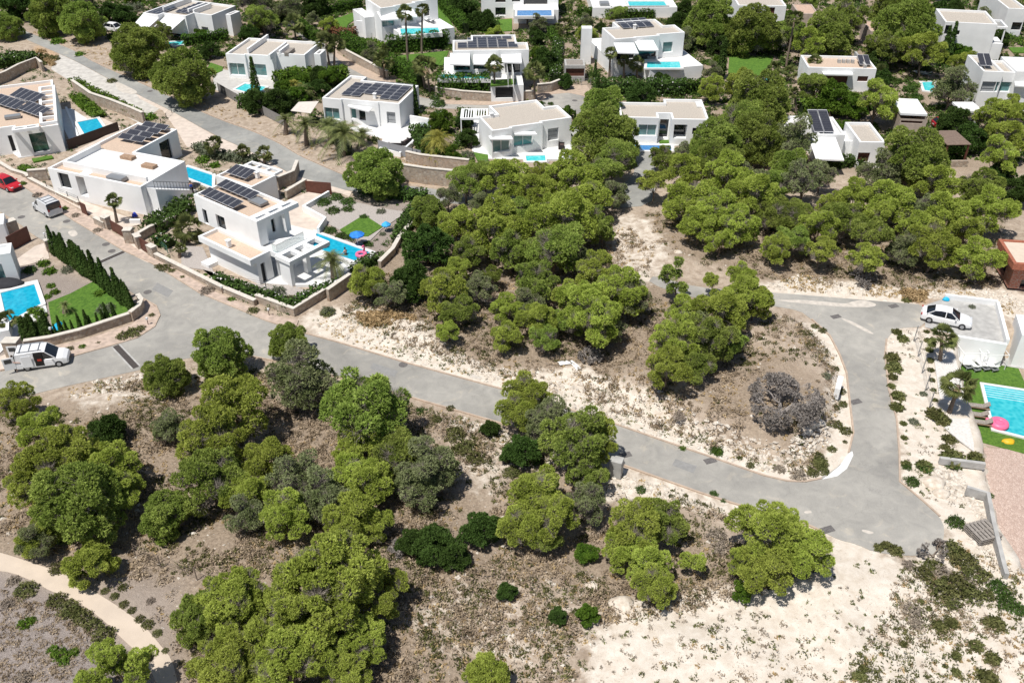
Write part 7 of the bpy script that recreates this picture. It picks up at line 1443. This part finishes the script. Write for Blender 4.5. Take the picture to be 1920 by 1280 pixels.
for p, lab in [(c('g5',(725,775)),'topmost timber lounger beside the lower pool'), (c('g5',(712,835)),'middle timber lounger beside the lower pool'), (c('g5',(740,890)),'lowest timber lounger beside the lower pool')]: lounger(p, 2.9, lab, -2.35, 1.9, .6, tim, greyt, 'timber loungers')
for p, z, lab in [(c('w7',(1080,270)),2.8,'white lounger on the top pool terrace'), (c('w7',(1030,255)),2.8,'second white lounger on the top pool terrace, left one'), (c('c5',(890,560)),0,'white lounger left of the small upper right pool'), (c('c5',(935,565)),0,'white lounger just above the small upper right pool'), (c('c3',(1760,410)),2.3,'white lounger by the glass window above the raised pool'), (c('c3',(1835,412)),2.3,'white lounger right of the one by the glass window')]: lounger(p, 2.2, lab, z, group='white loungers')
# daybed frames
for cx_, lab in ((c('g5',(650,440)),'left tubular white canopy frame over daybeds'), (c('g5',(790,455)),'right tubular white canopy frame over daybeds')):
    B = P(cx_, -2.35); r = empty('gazebo', B, .05, lab, 'gazebo', 'daybed canopy frames'); m = MB(); a, b_, h_ = 1.2, 1.1, 1.7
    for x in (-a, a):
        for y in (-b_, b_): m.beam((x,y,0),(x,y,h_),.05,.05)
    for x in (-a, a): m.beam((x,-b_,h_),(x,b_,h_),.05,.05)
    for y in (-b_, b_): m.beam((-a,y,h_+.002),(a,y,h_+.002),.05,.05)
    m.build('frame', white2, r)
def torus(name, p, z, R_, r_, mat, label, cat, parts=None, parent=None):
    q = P(p, z); o = empty(name, q, R.uniform(0,6), label, cat); m = MB(); n_, k_ = 20, 8
    for i in range(n_):
        for j in range(k_): a, b_ = 6.2832*i/n_, 6.2832*j/k_; m.v.append(((R_+r_*math.cos(b_))*math.cos(a), (R_+r_*math.cos(b_))*math.sin(a), r_*.7+r_*math.sin(b_)))
    for i in range(n_):
        for j in range(k_): m.f.append((i*k_+j, ((i+1)%n_)*k_+j, ((i+1)%n_)*k_+(j+1)%k_, i*k_+(j+1)%k_))
    m.build('ring', mat, o, smooth=True); return o
pink = M('pink_vinyl', (.80,.16,.30), .35, .05)
f_ = torus('pool_float', c('g2',(1350,795)), .12, .48, .20, pink, 'pink bird shaped swimming ring at the far end of the azure pool', 'pool float'); m = MB(); m.tube([(.5,0,.2),(.65,0,.6),(.55,0,.95),(.35,0,.95),(.25,0,.8)], [.14,.10,.09,.10,.05], 8); m.build('neck', pink, f_, smooth=True)
f_ = torus('pool_float', c('g5',(872,893)), -2.3, .55, .30, pink, 'round pink float at the corner of the lower pool', 'pool float'); m = MB(); m.lathe([(.35,.1),(.6,.18),(.5,.38),(.1,.42)], 14); m.build('seat', pink, f_, smooth=True); m = MB(); m.lathe([(.12,.2),(.2,.3),(.15,.45),(.03,.5)], 10, .95, 0); m.build('head', pink, f_, smooth=True)
def blob(name, p, z, sx, sy, sz, mat, label, cat, seed=1, part='cover', rz=0):
    """draped or rounded thing: a lumpy half dome resting on the ground"""
    rs = np.random.RandomState(seed); o = empty(name, P(p, z), rz, label, cat); m = MB(); n_, k_ = 16, 6
    for j in range(k_):
        t = j/(k_-1)*1.45
        for i in range(n_): a = 6.2832*i/n_; w_ = 1+.10*math.sin(3*a+seed)+.06*rs.normal(); m.v.append((sx*math.cos(a)*math.cos(t)*w_, sy*math.sin(a)*math.cos(t)*w_, sz*math.sin(t)))
    for j in range(k_-1):
        for i in range(n_): m.f.append((j*n_+i, j*n_+(i+1)%n_, (j+1)*n_+(i+1)%n_, (j+1)*n_+i))
    m.f.append(tuple(range((k_-1)*n_, k_*n_))); m.build(part, mat, o, smooth=True); return o
blue = M('blue_fabric', (.03,.22,.72), .7, .2, 3); cyan = M('cyan_plastic', (.02,.42,.68), .4, .1)
def parasol(p, z, rr, h, mat, label):
    o = empty('parasol', P(p, z), .3, label, 'parasol'); m = MB(); m.tube([(0,0,0),(0,0,h)], [.03,.03], 8); m.build('pole', white2, o); m = MB(); n_ = 8
    m.v = [(0,0,h+.05)]+[(rr*math.cos(6.2832*i/n_), rr*math.sin(6.2832*i/n_), h-.38) for i in range(n_)]+[(rr*math.cos(6.2832*i/n_), rr*math.sin(6.2832*i/n_), h-.50) for i in range(n_)]; m.f = [(0,1+i,1+(i+1)%n_) for i in range(n_)]+[(1+i,9+i,9+(i+1)%n_,1+(i+1)%n_) for i in range(n_)]; m.build('canopy', mat, o); return o
parasol(c('g2',(1325,715)), .1, .85, 1.7, blue, 'blue parasol beside the azure pool of the two storey villa'); parasol(c('g2',(1540,610)),   .1, .55, 1.2, M('light_blue_fabric', (.05,.38,.75), .7, .15), 'smaller light blue parasol beside the dark green lawn')
blob('paddling_pool', c('g3',(458,735)), .1, .45, .85, .25, cyan, 'small blue pool toy leaning at the lawn edge', 'toy', 3, 'toy'); blob('tarpaulin', c('w4',(58,690)), .1, .35, .3, .3, cyan, 'crumpled cyan tarpaulin behind the parking deck', 'tarpaulin', 4)
blob('basin', c('g5',(520,518)), -2.35, .55, .6, .35, M('terracotta_clay', (.50,.17,.06), .7), 'terracotta coloured basin between the two lower palms', 'basin', 5, 'basin'); blob('cushion', c('g5',(945,1007)), -2.35, .55, .35, .25, M('yellow_vinyl', (.70,.42,.02), .5), 'small yellow cushion below the lower pool', 'cushion', 6, 'cushion')
blob('daybed', c('w3',(60,650)), .1, 1.6, 1.1, .55, M('charcoal_fabric', (.035,.035,.04), .9), 'round charcoal daybed beside the first pool', 'daybed', 8, 'daybed'); blob('exercise_ball', c('g1',(1012,500)),   .05, .32, .32, .5, M('cobalt_vinyl', (.02,.04,.35), .4), 'cobalt blue ball beside the brown door of the long villa', 'ball', 9, 'ball')
o = empty('kayak', P(c('g5',(960,335)), -2.3), -.75, 'yellow kayak leaning by the grey house at the right edge', 'kayak'); m = MB(); m.tube([(-1.7,0,.3),(-1.1,0,.24),(0,0,.2),(1.1,0,.24),(1.7,0,.3)], [.03,.28,.36,.28,.03], 10); m.build('hull', M('yellow_hull', (.72,.42,.01), .4), o, smooth=True); m = MB(); m.lathe([(.2,.5),(.24,.56),(.16,.57)], 10); m.build('cockpit', dark, o)
def table_set(p, z, label, chairs=6, L=2.2):
    o = empty('dining_table', P(p, z), 0, label, 'table', None); m = MB(); m.box(-L/2, L/2, -.45, .45, .71, .75); m.build('table_top', greyt, o)
    for sx in (-1, 1):
        for sy in (-1, 1): m = MB(); m.box(sx*L*.44-.03, sx*L*.44+.03, sy*.38-.03, sy*.38+.03, 0, .71); m.build('leg', greyt, o)
    for k in range(chairs):
        sy = -1 if k % 2 else 1; x = (k//2-(chairs//2-1)/2)*L/(chairs//2); q = P(p, z); ch = empty('dining_chair', (q.x+x, q.y+sy*.75, z), 0 if sy > 0 else math.pi, f'{ORD[k//2]} grey dining chair from left on the {"far" if sy > 0 else "near"} side of {label.split(",")[0]}'[:95], 'chair', 'dining chairs')
        m = MB(); m.box(-.24,.24,-.24,.24,.42,.46); m.build('seat', MATS['grey_panel'], ch); m = MB(); m.box(-.24,.24,.20,.24,.47,.9); m.build('backrest', MATS['grey_panel'], ch)
        for a in (-.2,.2):
            for b_ in (-.2,.2): m = MB(); m.box(a-.02,a+.02,b_-.02,b_+.02,0,.42); m.build('leg', alu, ch)
table_set(c('c3',(745,1105)), .1, 'dining table, before the beige roofed villa', 6); table_set(c('c3',(1645,430)), 2.3, 'terrace table, under the paired awnings', 4, 1.8)
def sofa(p, z, rz, label, L=1.9, mat=None):
    mat = mat or M('black_wicker', (.03,.025,.025), .8, .2, 8); o = empty('sofa', P(p, z), rz, label, 'sofa', 'outdoor sofas'); m = MB(); m.box(-L/2,L/2,-.4,.4,.05,.38); m.build('base', mat, o); m = MB(); m.box(-L/2,L/2,.28,.42,.381,.75); m.build('backrest', mat, o)
    for s_ in (-1, 1): m = MB(); m.box(s_*(L/2-.06)-.06,s_*(L/2-.06)+.06,-.4,.279,.381,.6); m.build('armrest', mat, o)
    m = MB(); m.box(-L/2+.14,L/2-.14,-.38,.27,.382,.48); m.build('cushion', M('brown_cushion', (.09,.06,.055), .9), o, bevel=.02)
sofa(c('c2',(1365,1105)), .1, 3.1, 'black sofa at the front of the white upper terrace'); sofa(c('c2',(1450,1080)), .1, 4.2, 'black armchair pair right of the black sofa', 1.5); sofa(c('c3',(985,1075)), .1, 0, 'dark brown sofa on the dining terrace', 2.2); sofa(c('c3',(1010,1110)), .1, 1.5, 'dark brown side seat below the brown sofa', 1.2); sofa(c('c2',(1090,920)), .1, .2, 'grey sofa beside the sliding window of the solar villa', 2.0, alu); sofa(c('c3',(1690,438)), 2.35, 0, 'grey sofa under the right awning of the raised pool villa', 1.6, alu)
o = empty('spa_tub', P(c('c2',(1590,975)), .1), .1, 'grey spa tub at the end of the white upper terrace', 'spa tub'); m = MB(); m.box(-1,1,-.9,.9,0,.8); m.build('shell', alu, o, bevel=.08); m = MB(); m.box(-.8,.8,-.7,.7,.80,.82); m.build('cover', M('spa_cover', (.45,.5,.5), .6), o)
# sheet of white plasterboard lying on the chalk, two flat pieces
o = empty('broken_board', G((1068,685)), 0, 'bent white board lying on the chalk bank under the pines', 'board'); B = o.location
for a in ([(1045,682),(1066,676),(1074,682),(1050,688)], [(1066,677),(1072,675),(1090,690),(1082,695)]):
    w_ = [G(p) for p in a]; m = MB(); m.prism([(q.x-B.x, q.y-B.y) for q in w_], .06, .10); m.build('board_piece', white2, o)
# pallets by the concrete wall
o = empty('pallet_stack', G(c('m6',(1035,440))), .3, 'stack of old grey pallets beside the bent concrete wall', 'pallets')
m = MB()
for k in range(4):
    for j in range(6): m.box(-.9+j*.32, -.9+j*.32+.24, -.9, .9, .12+k*.17, .15+k*.17)
    for j in (-.85, 0, .75): m.box(-.9, .94, j, j+.1, .03+k*.17, .118+k*.17)
m.build('boards', greyt, o)
# street lamps and posts
def lamp(p, h, label, pole=dark):
    o = empty('garden_lamp', G(p), 0, label, 'lamp', 'garden lamps'); m = MB(); m.tube([(0,0,0),(0,0,h)], [.04,.035], 8); m.build('pole', pole, o); m = MB(); m.box(-.09,.09,-.09,.09,h,h+.22); m.build('lamp_head', M('lamp_head_white', (.7,.7,.7), .5), o)
lamp(c('c2',(1500,1215)), 2.6, 'white headed post lamp below the sofa terrace'); lamp(c('g2',(660,1250)), .7, 'little bollard lamp in the street verge', brown); lamp(c('g1',(1670,1080)), .7, 'brown bollard in the street verge left of the corner', brown); lamp(c('g3',(1188,725)), .7, 'brown bollard in the corner verge', brown); lamp(c('g3',(437,860)), 1.5, 'dark post standing in the curved wall above the van'); lamp(c('g1',(355,710)), 1.2, 'dark post at the head of the cypress row')
bou = M('limestone_boulder', (.60,.50,.40), .95, .15, 2, .8, 4, col2=(.75,.68,.58))
for i, (x, y, s_) in enumerate([(1515,812,.9),(1505,825,.6),(1530,808,.6),(1110,1095,.5),(1165,1132,.9),(1750,905,1.),(1765,925,.7),(1270,478,.5)]):
    o = blob('boulder', (x, y), 0, s_, s_*.8, s_*.6, bou, ['largest ochre boulder inside the road bend','flat ochre boulder left of the largest one','ochre boulder right of the largest one','small boulder below the rounded pines','pale boulder left of the white chalk slope','big pale rock right of the road junction','pale rock just below the big one at right','pale rock in the sandy clearing'][i], 'boulder', i+20, 'rock'); o.location.z = gh(o.location.x, o.location.y)-.05

# ---------------------------------------------------------------- dense planting of the upper gardens
GZ = [(-120,-60),(2040,-60),(2040,300),(1960,330),(1880,300),(1500,310),(1260,300),(1230,250),(1060,310),(850,310),(640,260),(520,210),(420,150),(330,100),(140,60),(-60,30)]
def free_spots(polys, n_, seed, clear=.6):
    rs = np.random.RandomState(seed); out = []
    for poly, wgt in polys:
        w = W(poly); a = np.array(w); lo, hi = a.min(0), a.max(0); p = lo+(hi-lo)*rs.rand(n_*3, 2); ok = inside(p[:,0], p[:,1], w)
        for f in OCC: ok &= sdist(p[:,0], p[:,1], f) > clear
        out.append(p[ok][:int(n_*wgt)])
    return np.concatenate(out)
def cover(name, polys, n_, mat, seed, r0, r1, per, size, up=.7, clear=.5, elong=2.2, kind='stuff'):
    p = free_spots(polys, n_, seed, clear); p = p[vnoise(p[:,0], p[:,1], 4.5, seed) > .30]; rs = np.random.RandomState(seed); n = len(p); r = np.repeat(r0+(r1-r0)*rs.rand(n), per)[:,None]
    C = np.repeat(np.concatenate([p, gh_np(p[:,0], p[:,1])[:,None]], 1), per, 0); d = unit(rs.normal(size=(len(C),3))); d[:,2] = abs(d[:,2])
    tag(tri_mesh(name, tufts(C+d*r*[1,1,up]*rs.rand(len(C),1)**.35, unit(d+[0,0,.5]), size, rs, 1, .8, elong), mat), kind='stuff')
LZ = [(LEFTZONE,1.)]
cover('garden_ground_cover', [(GZ,1.)], 9000, dark_g, 201, .35, 1.0, 34, .24); cover('garden_green_cover', [(GZ,1.)], 5500, bright_g, 202, .3, .8, 30, .2); cover('garden_olive_cover', [(GZ,1.)], 5000, scrub_g, 203, .3, .8, 30, .2)
cover('yard_planting', LZ, 900, olive_g, 204, .2, .6, 26, .12, clear=.4); cover('yard_green_planting', LZ, 1000, dark_g, 205, .2, .65, 28, .13, clear=.4)
sp_ = free_spots([(GZ,1.)], 260, 211, 1.3); keep = []
for q in sp_:
    if all(math.hypot(q[0]-k[0], q[1]-k[1]) > 6.5 for k in keep): keep.append(q)
KD = [(PINES,'rounded pine',2.6,1.0),(DARKT,'dark evergreen tree',2.0,.66),(BRIGHT,'bright leafy tree',1.7,.66),(DARKT,'dark tree',2.3,.66),(GREYP,'grey pine',2.2,1.0)]
rowsz = {}
for q in keep: rowsz.setdefault(int((q[1]-118)//10), []).append(q)
for rk in sorted(rowsz):
    L_ = sorted(rowsz[rk], key=lambda v: v[0]); dn = ORD[max(0, rk-min(rowsz))]
    for i, q in enumerate(L_):
        pr, nm, s_, _h = KD[R.randrange(len(KD))]; s_ *= R.uniform(.75,1.2); o_ = ORD[i] if i < len(L_)/2 else ORD[len(L_)-1-i]
        plant(R.choice(pr), (q[0], q[1], -.05), s_, label=f"{nm} between upper villas, {dn} band up, {o_} from {'left' if i < len(L_)/2 else 'right'}", cat='tree', group='trees filling the upper gardens')

# chalk washed onto the road, patched asphalt
for pts in [c('g4', [(640,270),(700,262),(780,285),(770,303),(700,308),(560,303),(420,292),(250,275),(160,262),(330,262),(520,278),(600,286)]), c('g4', [(560,372),(600,378),(700,425),(770,468),(740,466),(660,425)]), c('m6', [(20,300),(60,292),(70,308),(30,312)]), c('m6', [(360,400),(430,420),(400,430),(350,412)]), [(880,230/1*1+470),(905,706),(900,712),(872,704)],
    c('g1', [(500,620),(560,600),(590,640),(540,660)]), c('g1', [(640,560),(700,590),(690,610),(640,585)]), c('c1', [(870,610),(940,640),(1040,690),(1000,710),(900,690),(865,650)])]:
    sheet('chalk_dust', pts, .0345+.0001*len(pts), M('chalk_dust', (.55,.50,.44), .95, .12, 2), smooth=2)
for pts in [c('m3', [(500,300),(620,340),(600,380),(480,335)]), c('g1', [(1180,1000),(1300,1060),(1260,1110),(1140,1050)]), c('m2', [(420,120),(560,165),(540,200),(400,150)])]:
    sheet('road_patch', pts, .0335, M('patched_asphalt', (.27,.265,.255), .95, .08, 3, .2, 30))

hedge(c('g1', [(1140,620),(1240,560),(1330,520),(1400,430)]), 2.4, 1.3, 'lush green planting between the long villa and the two storey villa', dark_g, .24, 18, blossoms=.03)
hedge(c('g1', [(1180,700),(1290,730)]), 1.6, 1.0, 'flowering bushes behind the small stone pillars', dark_g, .2, 20, blossoms=.05)
hedge(c('c1', [(1480,1120),(1600,1180),(1760,1200),(1920,1230)]), 1.6, .9, 'grey green planting behind the annex and wedge pool', olive_g, .2, 20)
hedge(c('c2', [(840,900),(960,1080),(1000,1170)]), 1.8, .7, 'low planting under the date palms on the bank', olive_g, .22, 14)

BRC = [([(1700,1060),(1800,1000),(1920,1080),(1930,1300),(1560,1300),(1640,1180)], .7), ([(1120,1180),(1480,1140),(1560,1290),(1110,1290)], .07)]
scrub('corner_green_tufts', BRC, 330, MATS['scrub_leaves'], .2, .75, 131, 26, size=.12); scrub('corner_dry_tufts', BRC, 330, MATS['brown_scrub_twigs'], .15, .6, 132, 22, size=.10); scrub('corner_straw', BRC, 160, straw, .1, .35, 133, 14)
